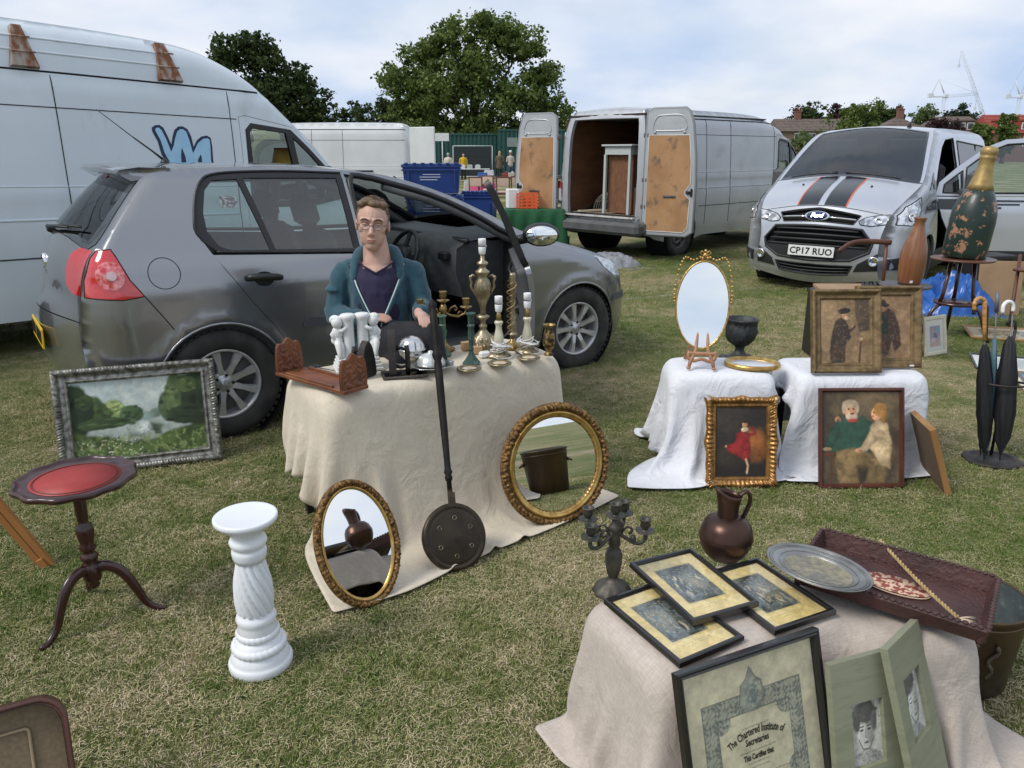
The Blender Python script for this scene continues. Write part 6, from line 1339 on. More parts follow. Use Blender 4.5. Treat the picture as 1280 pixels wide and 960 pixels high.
# ---- 5 dark red frame leaning on the right white cloth
t=thing('framed_picture','laughing old man with a fair-haired girl, in a thin dark red frame','picture'); W_,H_,D_=.415,.485,.022
V,F=rect_frame(W_,H_,[(0,0),(0,.016),(.004,.021),(.012,.022),(.016,.014),(D_,.005)],.03); MB().add(V,F,False).build('frame',M('red_frame',(.10,.03,.018),(.06,.018,.012),scale=8,rough=.35),t); back_obj(W_-.01,H_-.01,t,.002,.005)
a=Art(W_-2*D_+.004,H_-2*D_+.004,150,(.085,.075,.055)); a.noise(5,(.16,.14,.09),.4,.7); a.poly([(.62,1),(.64,.5),(.66,1)],(.18,.15,.10),.03); a.ell(.75,.9,.3,.2,(.20,.17,.11),soft=1.)
a.poly([(.06,.45),(.12,.62),(.28,.74),(.40,.70),(.52,.74),(.66,.66),(.66,.40),(.60,.28),(.30,.28),(.10,.34)],(.045,.115,.090),.03,wob=.03); a.poly([(.02,.40),(.10,.60),(.20,.64),(.24,.56),(.14,.40)],(.04,.10,.08),.02)
a.poly([(.18,.36),(.40,.40),(.62,.34),(.80,.24),(.86,.10),(.80,0),(.22,0),(.16,.2)],(.25,.20,.11),.03,wob=.03); a.poly([(.44,.20),(.60,.18),(.56,0),(.48,0)],(.06,.05,.035),.05); a.noise(9,(.14,.11,.06),.5,.7,.7,a.band(0,.35))
a.poly([(.58,.42),(.62,.62),(.70,.70),(.84,.66),(.90,.46),(.88,.16),(.76,.20),(.66,.34)],(.56,.49,.35),.03,wob=.03); a.noise(12,(.38,.32,.22),.5,.7,.6,(a.u>.58)&(a.v<.66)&(a.v>.2)&(a.c[...,0]>.4)); a.poly([(.62,.58),(.50,.40),(.44,.38),(.46,.34),(.58,.36),(.72,.48)],(.54,.47,.34),.02)
a.ell(.37,.80,.085,.095,(.50,.30,.20)); a.ell(.36,.87,.10,.045,(.42,.37,.30),soft=.4,wob=.3); a.ell(.28,.82,.03,.06,(.48,.43,.36),soft=.4); a.ell(.45,.82,.025,.05,(.48,.43,.36),soft=.4); a.ell(.38,.735,.075,.05,(.52,.47,.40),soft=.4,wob=.3); a.ell(.385,.765,.03,.012,(.25,.07,.05)); a.ell(.34,.815,.014,.008,(.06,.04,.03)); a.ell(.40,.815,.014,.008,(.06,.04,.03)); a.ell(.375,.79,.016,.022,(.56,.32,.22)); a.ell(.40,.69,.07,.02,(.45,.10,.08),soft=.4,wob=.3)
a.ell(.70,.76,.065,.075,(.58,.38,.26)); a.ell(.745,.81,.09,.07,(.36,.22,.08),soft=.3,wob=.3); a.ell(.79,.74,.04,.08,(.34,.20,.07),soft=.3,wob=.3); a.ell(.665,.775,.010,.007,(.06,.04,.03)); a.ell(.655,.735,.016,.007,(.45,.14,.1))
a.ell(.20,.70,.04,.035,(.46,.28,.18)); a.ell(.235,.745,.022,.03,(.12,.09,.06)); a.ell(.47,.36,.05,.02,(.5,.32,.22)); a.line([(.10,.52),(.18,.60),(.20,.68)],.03,(.05,.12,.09)); a.poly([(0,.36),(.16,.34),(.18,.30),(0,.30)],(.16,.08,.04)); a.ell(.06,.38,.06,.02,(.4,.34,.22)); a.line([(.13,.30),(.11,0)],.02,(.14,.07,.035)); a.grain(.13)
a.build('print',t,.006,0,D_-.002,PRINT('painted_canvas')); pose(t,(1.488,3.42),(1.895,3.428),16)
# frame seen from its edge leaning at the right end
t=thing('framed_picture','wood-framed picture seen edge-on, leaning at the right end of the white cloth','picture'); V,F=rect_frame(.30,.34,[(0,0),(0,.028),(.01,.03),(.03,.026),(.035,.008)],.05); MB().add(V,F,False).build('frame',M('oak_light',(.36,.20,.07),(.26,.13,.04),scale=6,rough=.5,stretch=(1,.2,1)),t); back_obj(.29,.33,t,.003,.005); Art(.23,.27,40,(.2,.15,.1)).noise(5,(.1,.08,.05),.4,.7).build('print',t,.006,0,.035); pose(t,(2.055,3.33),(2.10,3.63),20)
# ---- small pictures farther back
def simple_frame(nm,label,W_,H_,D_,mat,art,BL,BR,lean,th=.016,mount=None,cat_='picture',glass=True):
 t=thing(nm,label,cat_); V,F=rect_frame(W_,H_,[(0,0),(0,th*.8),(D_*.2,th),(D_*.75,th*.95),(D_,th*.4)],.1); MB().add(V,F,False).build('frame',mat,t); back_obj(W_-.006,H_-.006,t,.001,.003)
 if mount:
  m_,c_=mount; b=MB(); b.box((0,H_/2,.0045),(W_-2*D_+.002,H_-2*D_+.002,.002)); b.build('mount',M('mount_'+nm+str(len(MATS)),c_,rough=.85),t); art.build('print',t,.0062,0,D_+m_)
 else:art.build('print',t,.005,0,D_-.001)
 if glass:pane_obj(W_-2*D_,H_-2*D_,t,.0085,D_)
 pose(t,BL,BR,lean); return t
a=Art(.125,.165,50,(.5,.25,.14)).grad((.55,.45,.35),(.10,.25,.40)); a.noise(7,(.60,.20,.08),.45,.65,.8); a.ell(.5,.45,.18,.22,(.10,.08,.18),wob=.5,soft=.3); a.ell(.45,.3,.28,.12,(.55,.38,.40),wob=.6,soft=.3)
ivory=M('frame_ivory',(.62,.58,.46),(.52,.48,.36),scale=18,rough=.6)
simple_frame('framed_picture','small colourful picture in a wide cream frame standing on the grass by the umbrellas',.265,.315,.034,ivory,a,(3.27,5.905),(3.52,6.03),12,mount=(.036,(.70,.68,.60)))
a=Art(.40,.26,60,(.55,.57,.56)); a.noise(5,(.40,.43,.42),.4,.7); a.line([(.1,.3),(.9,.35)],.01,(.1,.1,.1)); simple_frame('framed_picture','flat black-framed print lying on the grass below the cream-framed picture',.55,.38,.018,blackf,a,(3.46,5.55),(4.00,5.33),86,mount=(.04,(.68,.69,.68)))
a=Art(.40,.24,60,(.30,.28,.2)); a.noise(7,(.5,.42,.26),.4,.7); a.noise(16,(.06,.07,.05),.5,.6,.8); simple_frame('framed_picture','gold-edged picture lying on the grass behind the umbrella stand',.62,.40,.035,M('oak_light'),a,(4.0,6.55),(4.62,6.35),86,mount=(.03,(.62,.56,.42)))
a=Art(.3,.4,60,(.12,.36,.50)); a.noise(6,(.30,.55,.66),.4,.7); a.noise(14,(.05,.22,.36),.5,.65,.8); simple_frame('framed_picture','pale-framed blue picture lying at the right edge of the frame',.42,.52,.03,ivory,a,(3.42,4.85),(3.84,4.72),84)
# ================================================================ front table: black frames, certificate, portraits
cream=(.74,.60,.27)
def yellow_print(label,BL,BR,lean,seed,BLz):
 W_,H_=.20,.28
 t=thing('framed_print',label,'picture',group='black-framed prints with yellow mounts'); D_=.012
 V,F=rect_frame(W_,H_,[(0,0),(0,.013),(.003,.016),(.009,.016),(D_,.008)],.2); MB().add(V,F,False).build('frame',blackf,t); back_obj(W_-.004,H_-.004,t,.001,.002)
 a=Art(W_-2*D_+.004,H_-2*D_+.004,150,cream); a.noise(3,(.80,.69,.40),.4,.7,.7)
 x0,x1,y0,y1=.19,.81,.24,.84; reg=(a.u>x0)&(a.u<x1)&(a.v>y0)&(a.v<y1); rs=random.Random(seed)
 a.mix(reg*1.,(.10,.125,.125)); a.noise(6,(.18,.22,.22),.45,.65,.8,reg); a.noise(7,(.035,.04,.04),.5,.65,.9,reg)
 a.mix(reg*np.clip(1-np.hypot((a.u-.5-.1*(seed%3-1))/.22,(a.v-.55)/.22),0,1)*.6,(.45,.42,.30))
 for i in range(16):
  x,y=rs.uniform(.26,.74),rs.uniform(.34,.66); s_=rs.uniform(.012,.024); col=rs.choice([(.62,.56,.40),(.40,.34,.22),(.10,.20,.24),(.30,.34,.36)])
  a.ell(x,y,s_*.9,s_*2.4,col,rs.uniform(-.5,.5),.5,.8,wob=.5); a.ell(x,y+s_*1.9,s_*.45,s_*.7,(.55,.42,.28),soft=.4)
 a.noise(40,(.60,.56,.40),.62,.72,.6,reg); m=reg*1.
 for j,(vv,ww)in enumerate(((.165,.26),(.135,.18))):
  for i in range(int(ww*2/.016)):
   if rs.random()<.8:a.line([(.5-ww+.016*i,vv),(.5-ww+.016*i+.009,vv+rs.uniform(-.006,.006))],.0035,(.25,.17,.08),.8)
 a.line([(x0-.01,y0-.01),(x1+.01,y0-.01),(x1+.01,y1+.01),(x0-.01,y1+.01),(x0-.01,y0-.01)],.003,(.35,.27,.12),.8); a.grain(.06)
 a.build('print',t,.0045,0,D_-.002); pane_obj(W_-2*D_,H_-2*D_,t,.009,D_,GLASS('print_glass',(.97,.97,.96),.07,.01)); pose(t,BL,BR,lean,BLz); return t
zt=FH+.010
yellow_print('lower left of the black-framed prints, its lower corner by the certificate',(.372,1.452,zt),(.545,1.553,zt),88,3,zt)
yellow_print('right-hand black-framed print, next to the pewter platter',(.622,1.571,zt+.002),(.803,1.657,zt+.002),89.5,5,zt)
yellow_print('topmost black-framed print, lying across the other two',(.430,1.583,zt+.020),(.612,1.664,zt+.020),88,8,zt)
# ---- certificate
t=thing('framed_certificate','large black-framed certificate with a grey scroll border leaning on the taupe cloth','certificate'); W_,H_,D_=.40,.525,.018
V,F=rect_frame(W_,H_,[(0,0),(0,.018),(.003,.022),(.008,.020),(.011,.022),(.015,.018),(D_,.008)],.2); MB().add(V,F,False).build('frame',blackf,t); back_obj(W_-.006,H_-.006,t,.001,.003)
b=MB(); b.box((0,D_/2+.004,.0095),(W_-2*D_+.004,.004,.001)); paper=(.80,.73,.52)
a=Art(W_-2*D_+.002,H_-2*D_+.002,300,paper); a.noise(3,(.66,.61,.45),.4,.7,.6)
A1,A2,B1,B2=.12,.88,.06,.84; bw=.105; inner=(a.u>A1+bw)&(a.u<A2-bw)&(a.v>B1+bw*.8)&(a.v<B2-bw*.8); outer=(a.u>A1)&(a.u<A2)&(a.v>B1)&(a.v<B2)
reg=(outer&~inner)
for(cx,cy,r_)in((A1+bw+.02,B2-bw*.8-.01,.075),(A2-bw-.02,B2-bw*.8-.01,.075),(A1+bw,.45,.05),(A2-bw,.45,.05),(A1+bw,.30,.04)):reg=reg|(np.hypot(a.u-cx,(a.v-cy)*a.asp)<r_)
s1=np.sin(a.u*95+3*np.sin(a.v*60))*np.sin(a.v*120+3*np.sin(a.u*55)); s2=nfbm(a.u*70,a.v*90,4,2)
a.mix(reg*.85,(.26,.29,.27)); a.mix(reg*((s1>.25)|(s2>.62))*.75,(.58,.56,.44)); a.mix(reg*((s1<-.35))*.6,(.12,.14,.14))
for q in([(A1,B1),(A2,B1),(A2,B2),(A1,B2),(A1,B1)],[(A1+bw,B1+bw*.8),(A2-bw,B1+bw*.8),(A2-bw,B2-bw*.8),(A1+bw,B2-bw*.8),(A1+bw,B1+bw*.8)]):a.line(q,.003,(.14,.16,.15))
a.poly([(.40,.80),(.42,.88),(.46,.90),(.50,.955),(.54,.90),(.58,.88),(.60,.80),(.54,.75),(.46,.75)],(.40,.42,.36),.004); a.ell(.5,.83,.05,.045,(.22,.28,.28),soft=.1); a.noise(60,(.55,.54,.42),.5,.6,.8,np.hypot(a.u-.5,a.v-.84)<.08); a.line([(.40,.80),(.42,.88),(.46,.90),(.50,.955),(.54,.90),(.58,.88),(.60,.80)],.003,(.14,.15,.14))
rs=random.Random(4)
for vv,u0_,u1_ in((.685,.40,.60),(.575,.36,.64),(.52,.42,.58),(.50,.42,.58),(.455,.26,.74),(.425,.26,.74),(.395,.26,.74),(.365,.26,.60),(.30,.30,.74),(.27,.30,.70),(.22,.30,.55),(.72,.27,.33),(.74,.67,.73)):
 x=u0_
 while x<u1_:w_=rs.uniform(.008,.03); a.line([(x,vv),(min(x+w_,u1_),vv+rs.uniform(-.002,.002))],.0032,(.22,.2,.15),.85); x+=w_+.009
a.grain(.05); a.build('certificate_paper',t,.0045,0,D_-.001); pane_obj(W_-2*D_,H_-2*D_,t,.010,D_,GLASS('print_glass'))
ink=M('ink_black',(.02,.018,.016),rough=.7)
def cert_text(txt,size,cx,cy,width,arc=0.,sh=0.,wt=.0006):
 me=text_mesh(txt,size,.0001,shear=sh,weight=wt); xs=[v_.co.x for v_ in me.vertices]; w0=max(xs)-min(xs); mx0=(max(xs)+min(xs))/2; sc=width/w0
 for v_ in me.vertices:
  x=(v_.co.x-mx0)*sc; y=v_.co.y
  if arc:ang_=x/arc; x,y=(arc+y)*sin(ang_),(arc+y)*cos(ang_)-arc
  v_.co=Vector((cx+x,cy+y,.0052+v_.co.z))
 link('printed_words',me,t,ink)
hh=H_-2*D_; oy=D_
cert_text('The Chartered Institute of',.024,0,oy+hh*.665,.165,arc=.16); cert_text('Secretaries',.021,0,oy+hh*.617,.066); cert_text('This Certifies that',.018,0,oy+hh*.548,.085)
pose(t,(.405,1.245),(.762,1.41),17)
# ---- two green boards with charcoal portraits
green_b=M('green_wood',(.20,.21,.135),(.27,.28,.195),scale=5,rough=.6,stretch=(1,6,1),col3=(.10,.10,.055),s3=5,lo3=.5,hi3=.8,bump=.15)
def portrait(label,BL,BR,lean,W_,H_,side,seed,z=0):
 t=thing('portrait_board',label,'picture'); w2,h2=.092,.155; th=.018; ox,oy=(0,H_-.183+.012*side)
 b=MB(); g_=.0015
 for(x0,x1,y0,y1)in((-W_/2,W_/2,0,oy-h2/2),(-W_/2,W_/2,oy+h2/2,H_),(-W_/2,-w2/2,oy-h2/2,oy+h2/2),(w2/2,W_/2,oy-h2/2,oy+h2/2)):b.box(((x0+x1)/2,(y0+y1)/2,th/2),(x1-x0,y1-y0,th))
 b.build('board',green_b,t)
 a=Art(w2+.002,h2+.002,90,(.48,.47,.42)); a.noise(8,(.58,.57,.52),.4,.7,.7)
 if side==0:
  a.poly([(.0,0),(.12,.16),(.38,.22),(.38,.32),(.64,.32),(.64,.22),(.92,.14),(1,0)],(.36,.35,.32),.04); a.ell(.5,.50,.27,.30,(.52,.51,.46),soft=.12); a.ell(.64,.48,.14,.24,(.30,.29,.26),soft=.5,amt=.6); a.ell(.5,.80,.38,.17,(.11,.105,.095),soft=.3,wob=.5); a.ell(.24,.66,.10,.15,(.13,.12,.11),soft=.4,wob=.4); a.ell(.78,.64,.09,.16,(.12,.12,.11),soft=.4,wob=.4)
  for x in(.39,.62):a.ell(x,.53,.055,.018,(.05,.05,.045),soft=.5); a.line([(x-.07,.58),(x+.06,.585)],.016,(.10,.10,.09))
  a.line([(.51,.54),(.49,.42),(.54,.405)],.014,(.2,.2,.18)); a.ell(.51,.335,.075,.014,(.10,.10,.09),soft=.6); a.line([(.28,.40),(.40,.24),(.60,.23),(.74,.38)],.02,(.16,.155,.14)); a.noise(30,(.1,.1,.09),.56,.66,.6,(a.v>.6)|(a.v<.2))
 else:
  a.ell(.56,.50,.27,.30,(.55,.54,.49),-.25,soft=.12); a.ell(.72,.46,.12,.26,(.30,.29,.26),-.2,soft=.6,amt=.7); a.ell(.46,.82,.38,.15,(.12,.115,.10),.2,soft=.3,wob=.6); a.ell(.2,.66,.12,.2,(.13,.12,.11),soft=.4,wob=.5); a.poly([(.1,0),(.3,.22),(.6,.18),(.9,0)],(.30,.29,.27),.06)
  for x,y in((.45,.52),(.68,.48)):a.line([(x-.07,y+.01),(x,y-.01),(x+.06,y+.008)],.014,(.08,.08,.07)); a.line([(x-.07,y+.06),(x+.06,y+.06)],.012,(.16,.15,.14))
  a.line([(.57,.52),(.60,.40),(.55,.385)],.014,(.2,.2,.18)); a.ell(.57,.31,.07,.016,(.10,.10,.09),soft=.6); a.line([(.32,.36),(.46,.20),(.64,.22),(.80,.42)],.02,(.16,.155,.14)); a.noise(30,(.1,.1,.09),.56,.66,.6,a.v>.66)
 a.grain(.2); a.build('drawing',t,.006,ox,oy-h2/2-.001); pose(t,BL,BR,lean,z); return t
portrait('left of two green boards, charcoal portrait of a youth facing the viewer',(.762,1.385),(.928,1.445),15,.195,.46,0,1)
portrait('right of two green boards, charcoal portrait of a person looking down, tilted',(.955,1.39,.0),(1.075,1.50,-.0),19,.175,.50,1,2)
# ================================================================ goods on and around the beige table
pewter=M('pewter_dark',(.095,.085,.068),(.045,.042,.035),scale=16,metal=.5,rough=.5,bump=.4,bscale=60,col3=(.08,.10,.085),s3=10,lo3=.55,hi3=.8)
brass=M('brass',(.42,.29,.12),(.20,.13,.05),scale=14,metal=.8,rough=.32,bump=.15,bscale=50)
brass_pale=M('brass_pale',(.42,.36,.24),(.20,.16,.09),scale=18,metal=.75,rough=.36,bump=.35,bscale=70)
verdi=M('verdigris',(.045,.10,.085),(.035,.06,.05),scale=22,metal=.2,rough=.7,bump=.3,col3=(.14,.24,.20),s3=20)
onyx=M('onyx',(.62,.60,.46),(.52,.46,.34),scale=7,rough=.2,coat=.5,sss=.2,col3=(.55,.30,.16),s3=4,lo3=.62,hi3=.75)
plast_w=M('plastic_white',(.78,.78,.78),rough=.35)
flex_w=M('flex_white',(.74,.73,.70),rough=.5)
porcel=M('plaster_white',(.72,.73,.71),(.66,.67,.65),scale=12,rough=.55,bump=.1)
iron_m=M('cast_iron',(.022,.021,.021),(.045,.035,.03),scale=14,rough=.6,metal=.35,bump=.4,bscale=80)
carved=M('carved_wood',(.22,.075,.028),(.13,.04,.016),scale=12,rough=.42,coat=.2,bump=.5,bscale=60)
copper_d=M('copper_aged',(.085,.045,.032),(.05,.03,.025),scale=4,metal=.75,rough=.33,bump=.12,bscale=30,col3=(.16,.09,.06),s3=3,lo3=.5,hi3=.8)
silver_m=M('silver_plate',(.72,.72,.70),(.55,.54,.50),scale=8,metal=.95,rough=.16)
zt0=TH+.010
def T(u,v,z=0.):return(TX+u*cos(TA)-v*sin(TA),TY+u*sin(TA)+v*cos(TA),zt0+z)
def lamp_holder(b,z,r=.0155,h=.055):pass
def add_holder(t,z):
 b=MB(); b.lathe([(.010,0),(.0145,.004),(.0165,.02),(.0172,.034),(.0165,.036)],20,c=(0,0,z)); b.lathe([(.0175,.040),(.0175,.070),(.0165,.072),(.013,.072),(.012,.05)],20,c=(0,0,z)); b.build('lamp_holder',plast_w,t)
 b=MB(); b.lathe([(.0168,.036),(.0168,.040)],20,c=(0,0,z),caps=False); b.build('holder_ring',trim,t)
 b=MB(); b.ball((.018,0,z+.038),(.004,.004,.003),8,5); b.build('switch',plast_w,t)
# --- carved sliding book stand
t=thing('book_stand','carved brown wooden book stand with two upright ends at the table corner','book stand',(-.77,2.965,zt0),R(-39))
b=MB(); b.box((0,.0,.012),(.44,.125,.016),bev=.003); b.box((0,-.056,.024),(.30,.010,.012),bev=.002); b.box((0,.056,.024),(.30,.010,.012),bev=.002); b.build('base_board',carved,t)
for x in(-.205,.205):
 V=[]; F=[]; n_,m_=36,30; wd=.062
 top=lambda s:.118+.030*(1-abs(s)**2.4)+.008*cos(s*7)
 for side_ in(1,-1):
  base=len(V)
  for i in range(n_+1):
   s_=-1+2*i/n_
   for j in range(m_+1):
    q=j/m_; z=.018+(top(s_)-.018)*q; e=min(1-abs(s_),1-q)*8; cv=(.0035*math.sin(s_*17+2*math.sin(q*9))*math.sin(q*21+2*math.sin(s_*8))-.001)*min(1,max(0,e-.6)); ww=wd*(1+.06*math.sin(q*PI)-.10*q)
    V.append((x+side_*(.007+cv),s_*ww,z))
  for i in range(n_):
   for j in range(m_):F.append((base+i*(m_+1)+j,base+(i+1)*(m_+1)+j,base+(i+1)*(m_+1)+j+1,base+i*(m_+1)+j+1))
 k2=(n_+1)*(m_+1); ring=[i*(m_+1)for i in range(n_+1)]; edge=[0*(m_+1)+j for j in range(m_+1)]+[i*(m_+1)+m_ for i in range(1,n_+1)]+[n_*(m_+1)+j for j in range(m_-1,-1,-1)]
 for a_,c_ in zip(edge[:-1],edge[1:]):F.append((a_,c_,c_+k2,a_+k2))
 MB().add(V,F,True).build('end_panel',carved,t)
b=MB()
for x in(-.17,.17):
 b.box((x,0,.0215),(.05,.02,.002));
b.build('hinge',brass,t)
# --- pair of white cherub book ends
t=thing('cherub_bookends','pair of white plaster book ends with cherubs leaning on columns','ornament',(-.665,3.19,zt0),R(20))
for sx in(-1,1):
 e=thing('bookend',None,None,(sx*.048,0,0)); e.parent=t
 b=MB()
 for i,(w_,z)in enumerate(((.090,.006),(.082,.020),(.074,.034),(.066,.048))):b.box((sx*.006,-.012,z),(w_,.125-i*.012,.0125),bev=.002)
 b.build('stepped_base',porcel,e)
 b=MB(); b.lathe([(.030,.05),(.026,.06),(.024,.075),(.023,.20),(.027,.215),(.031,.222),(.031,.235),(.024,.238)],24,c=(-sx*.018,0,0),mod=lambda a_,z,r,i:1-.06*(math.sin(a_*9)>0)*(.075<z<.2)); b.build('column',porcel,e)
 b=MB(); c0=sx*.028
 b.ball((c0,-.004,.205),(.024,.024,.026),14,10); b.ball((c0+sx*.006,.012,.214),(.024,.020,.020),10,8)
 for k in range(9):a_=2*PI*k/9; b.ball((c0+.017*cos(a_),.004+.017*sin(a_),.222),.008,8,6)
 b.ball((c0,0,.158),(.024,.020,.032),12,8); b.ball((c0+sx*.004,0,.128),(.025,.022,.020),12,8)
 b.tube([(c0,-.004,.175),(c0-sx*.016,-.020,.170),(c0-sx*.036,-.022,.185)],[.010,.009,.007],8); b.tube([(c0+sx*.006,.0,.175),(c0+sx*.024,-.004,.155),(c0+sx*.016,-.014,.135)],[.010,.009,.007],8)
 b.tube([(c0+sx*.004,-.006,.124),(c0+sx*.004,-.034,.112),(c0,-.034,.075),(c0,-.044,.056)],[.016,.014,.010,.007],8); b.tube([(c0-sx*.004,.0,.122),(c0-sx*.010,-.020,.100),(c0-sx*.012,-.018,.066),(c0-sx*.012,-.030,.056)],[.016,.014,.010,.007],8)
 b.build('cherub',porcel,e)
# --- two flat irons standing on their heels
def flat_iron(label,loc,rz,s_=1.):
 t=thing('flat_iron',label,'iron',loc,rz,'old flat irons'); n_=14
 out=[(-.042*s_,0)]+[(-.046*s_*math.sqrt(max(0,1-(i/n_)**1.7)),.15*s_*i/n_)for i in range(1,n_)]+[(0,.152*s_)]+[(.046*s_*math.sqrt(max(0,1-(i/n_)**1.7)),.15*s_*i/n_)for i in range(n_-1,0,-1)]+[(.042*s_,0)]
 m=Matrix.Rotation(R(90),4,'X'); b=MB(); b.prism(out,.030,Matrix.Translation((0,.015,0))@m); o_=b.build('sole',iron_m,t)
 b=MB(); b.tube([(0,.012,.105),(0,.040,.108),(0,.060,.098)],[.010,.007,.006],8); b.build('handle_arm',iron_m,t); b=MB(); b.tube([(0,.012,.032),(0,.035,.025),(0,.060,.030)],[.010,.007,.006],8); b.build('handle_arm',iron_m,t)
 b=MB(); b.tube([(0,.062,.004),(0,.064,.03),(0,.064,.09),(0,.060,.118)],[.009,.011,.011,.009],10); b.build('handle_grip',iron_m,t); return t
flat_iron('rusty black flat iron standing on its heel, taller and further right',(-.50,3.10,zt0),R(-80),1.25)
flat_iron('black flat iron half hidden behind the right carved end of the book stand',(-.60,3.055,zt0),R(62),1.0)
# --- small framed picture lying flat
t=thing('small_picture','small green picture in a dark moulded frame lying flat on the beige cloth','picture'); V,F=rect_frame(.185,.105,[(0,0),(0,.006),(.004,.010),(.010,.008),(.014,.003)],.006,ornate({2:(.003,.008,0)},None)); MB().add(V,F,True).build('frame',pewter,t); back_obj(.18,.10,t,.001,.002)
a=Art(.158,.078,60,(.10,.20,.15)); a.noise(6,(.20,.32,.25),.4,.7); a.ell(.55,.5,.2,.35,(.50,.58,.52),wob=.6,soft=.4); a.grain(.2); a.build('print',t,.003,0,.0135); pane_obj(.157,.077,t,.005,.014); pose(t,(-.525,3.0,zt0),(-.345,3.05,zt0),90,zt0)
# --- scissors-like black tool
t=thing('scissors','dark grey scissors lying on the cloth behind the book stand','scissors',(-.81,3.16,zt0+.004),R(-30))
b=MB();
b.tube([(-.05+.022*cos(a_),.012+.014*sin(a_),0)for a_ in[2*PI*i/14 for i in range(14)]],.0035,6,closed=True); b.tube([(-.05+.022*cos(a_),-.014+.014*sin(a_),.002)for a_ in[2*PI*i/14 for i in range(14)]],.0035,6,closed=True); b.build('handles',trim,t)
b=MB(); b.add([(-.03,.006,0),(-.03,-.002,0),(.08,-.001,0),(.02,.007,0)],[(0,1,2,3)]); b.box((.02,0,.001),(.1,.007,.002)); b.build('blades',steel,t)
# --- silver globe dish and butter dish
t=thing('silver_globe_dish','mirror-bright silver globe dish with a rim round its middle','dish',(-.437,3.25,zt0))
b=MB(); b.lathe([(.030,0),(.028,.004),(.016,.008),(.018,.014),(.042,.030),(.057,.052),(.060,.066),(.064,.068),(.066,.071)],32); b.build('bowl',silver_m,t)
b=MB(); b.lathe([(.066,.0715),(.063,.074),(.060,.076),(.057,.092),(.046,.110),(.028,.123),(.0,.128)],32); b.build('lid',silver_m,t)
t=thing('lidded_dish','oval silver dish with a domed glass lid and wavy rim','dish',(-.345,3.15,zt0),R(15))
b=MB(); b.lathe([(.04,0),(.045,.008),(.066,.018),(.088,.024),(.092,.028),(.088,.028),(.06,.022),(0,.02)],40,mod=lambda a_,z,r,i:1+(.05*math.sin(a_*8)if r>.08 else 0)+.10*cos(a_)**2); b.build('tray',silver_m,t)
b=MB(); b.lathe([(.062,.028),(.060,.040),(.050,.058),(.034,.070),(.012,.076),(.010,.084),(.0,.088)],32,mod=lambda a_,z,r,i:1+.02*math.sin(a_*16)*(r>.03)); b.build('lid',M('frosted_silver',(.62,.64,.62),(.72,.74,.72),scale=20,rough=.25,metal=.5,coat=.5),t)
# --- lamps
t=thing('table_lamp','tall ornate pale brass urn-shaped lamp with a white holder on top','lamp',(-.135,3.50,zt0))
wob=lambda k,am:(lambda a_,z,r,i:1+am*math.sin(a_*k))
b=MB(); b.lathe([(.060,0),(.062,.006),(.056,.014),(.058,.03),(.052,.05),(.044,.066),(.030,.080),(.020,.092),(.014,.104),(.020,.112),(.020,.118),(.012,.126),(.014,.145),(.030,.156),(.032,.162),(.016,.170)],40,mod=lambda a_,z,r,i:1+(.16*abs(math.sin(a_*2))-.05+.05*math.sin(a_*11))*(r>.04)*(z<.07)); b.build('foot',brass_pale,t)
b=MB(); b.lathe([(.016,.170),(.012,.19),(.014,.21),(.022,.235),(.034,.262),(.038,.290),(.034,.312),(.030,.326),(.024,.336),(.022,.350),(.032,.362),(.033,.370),(.018,.380),(.015,.395),(.026,.402),(.026,.410),(.010,.420),(.009,.445)],40,mod=lambda a_,z,r,i:1+(.08*math.sin(a_*10)if .2<z<.33 else 0)); b.build('urn_body',brass_pale,t)
for sg in(-1,1):
 b=MB(); b.tube([(sg*.026,0,.345),(sg*.046,0,.352),(sg*.056,0,.338),(sg*.050,0,.318),(sg*.054,0,.300),(sg*.044,0,.280),(sg*.034,0,.262)],[.004,.006,.007,.006,.006,.005,.004],8); b.ball((sg*.054,0,.343),(.009,.008,.009),10,8); b.build('scroll_handle',brass_pale,t)
rs=random.Random(3)
for k in range(22):
 a_=2*PI*k/11+(.3 if k>10 else 0); z=.028 if k>10 else .055; r_=.056 if k>10 else .047; b=MB(); b.ball((r_*cos(a_),r_*sin(a_),z),(.010,.010,.014),8,6); b.build('leaf_relief',brass_pale,t)
add_holder(t,.445)
def flex(t,cx,cy,z0,seed,r=.034,turns=5,rad=.0026):
 rs=random.Random(seed); pts=[]
 for i in range(turns*14):
  a_=2*PI*i/14+rs.uniform(-.1,.1); q=r*(1+.25*math.sin(i*.37+seed)); pts.append((cx+q*cos(a_),cy+q*sin(a_)*.9,z0+.010+.028*(i/(turns*14))+.010*math.sin(a_*1.0+seed+i*.05)))
 b=MB(); b.tube(pts,rad,6); b.build('flex',flex_w,t)
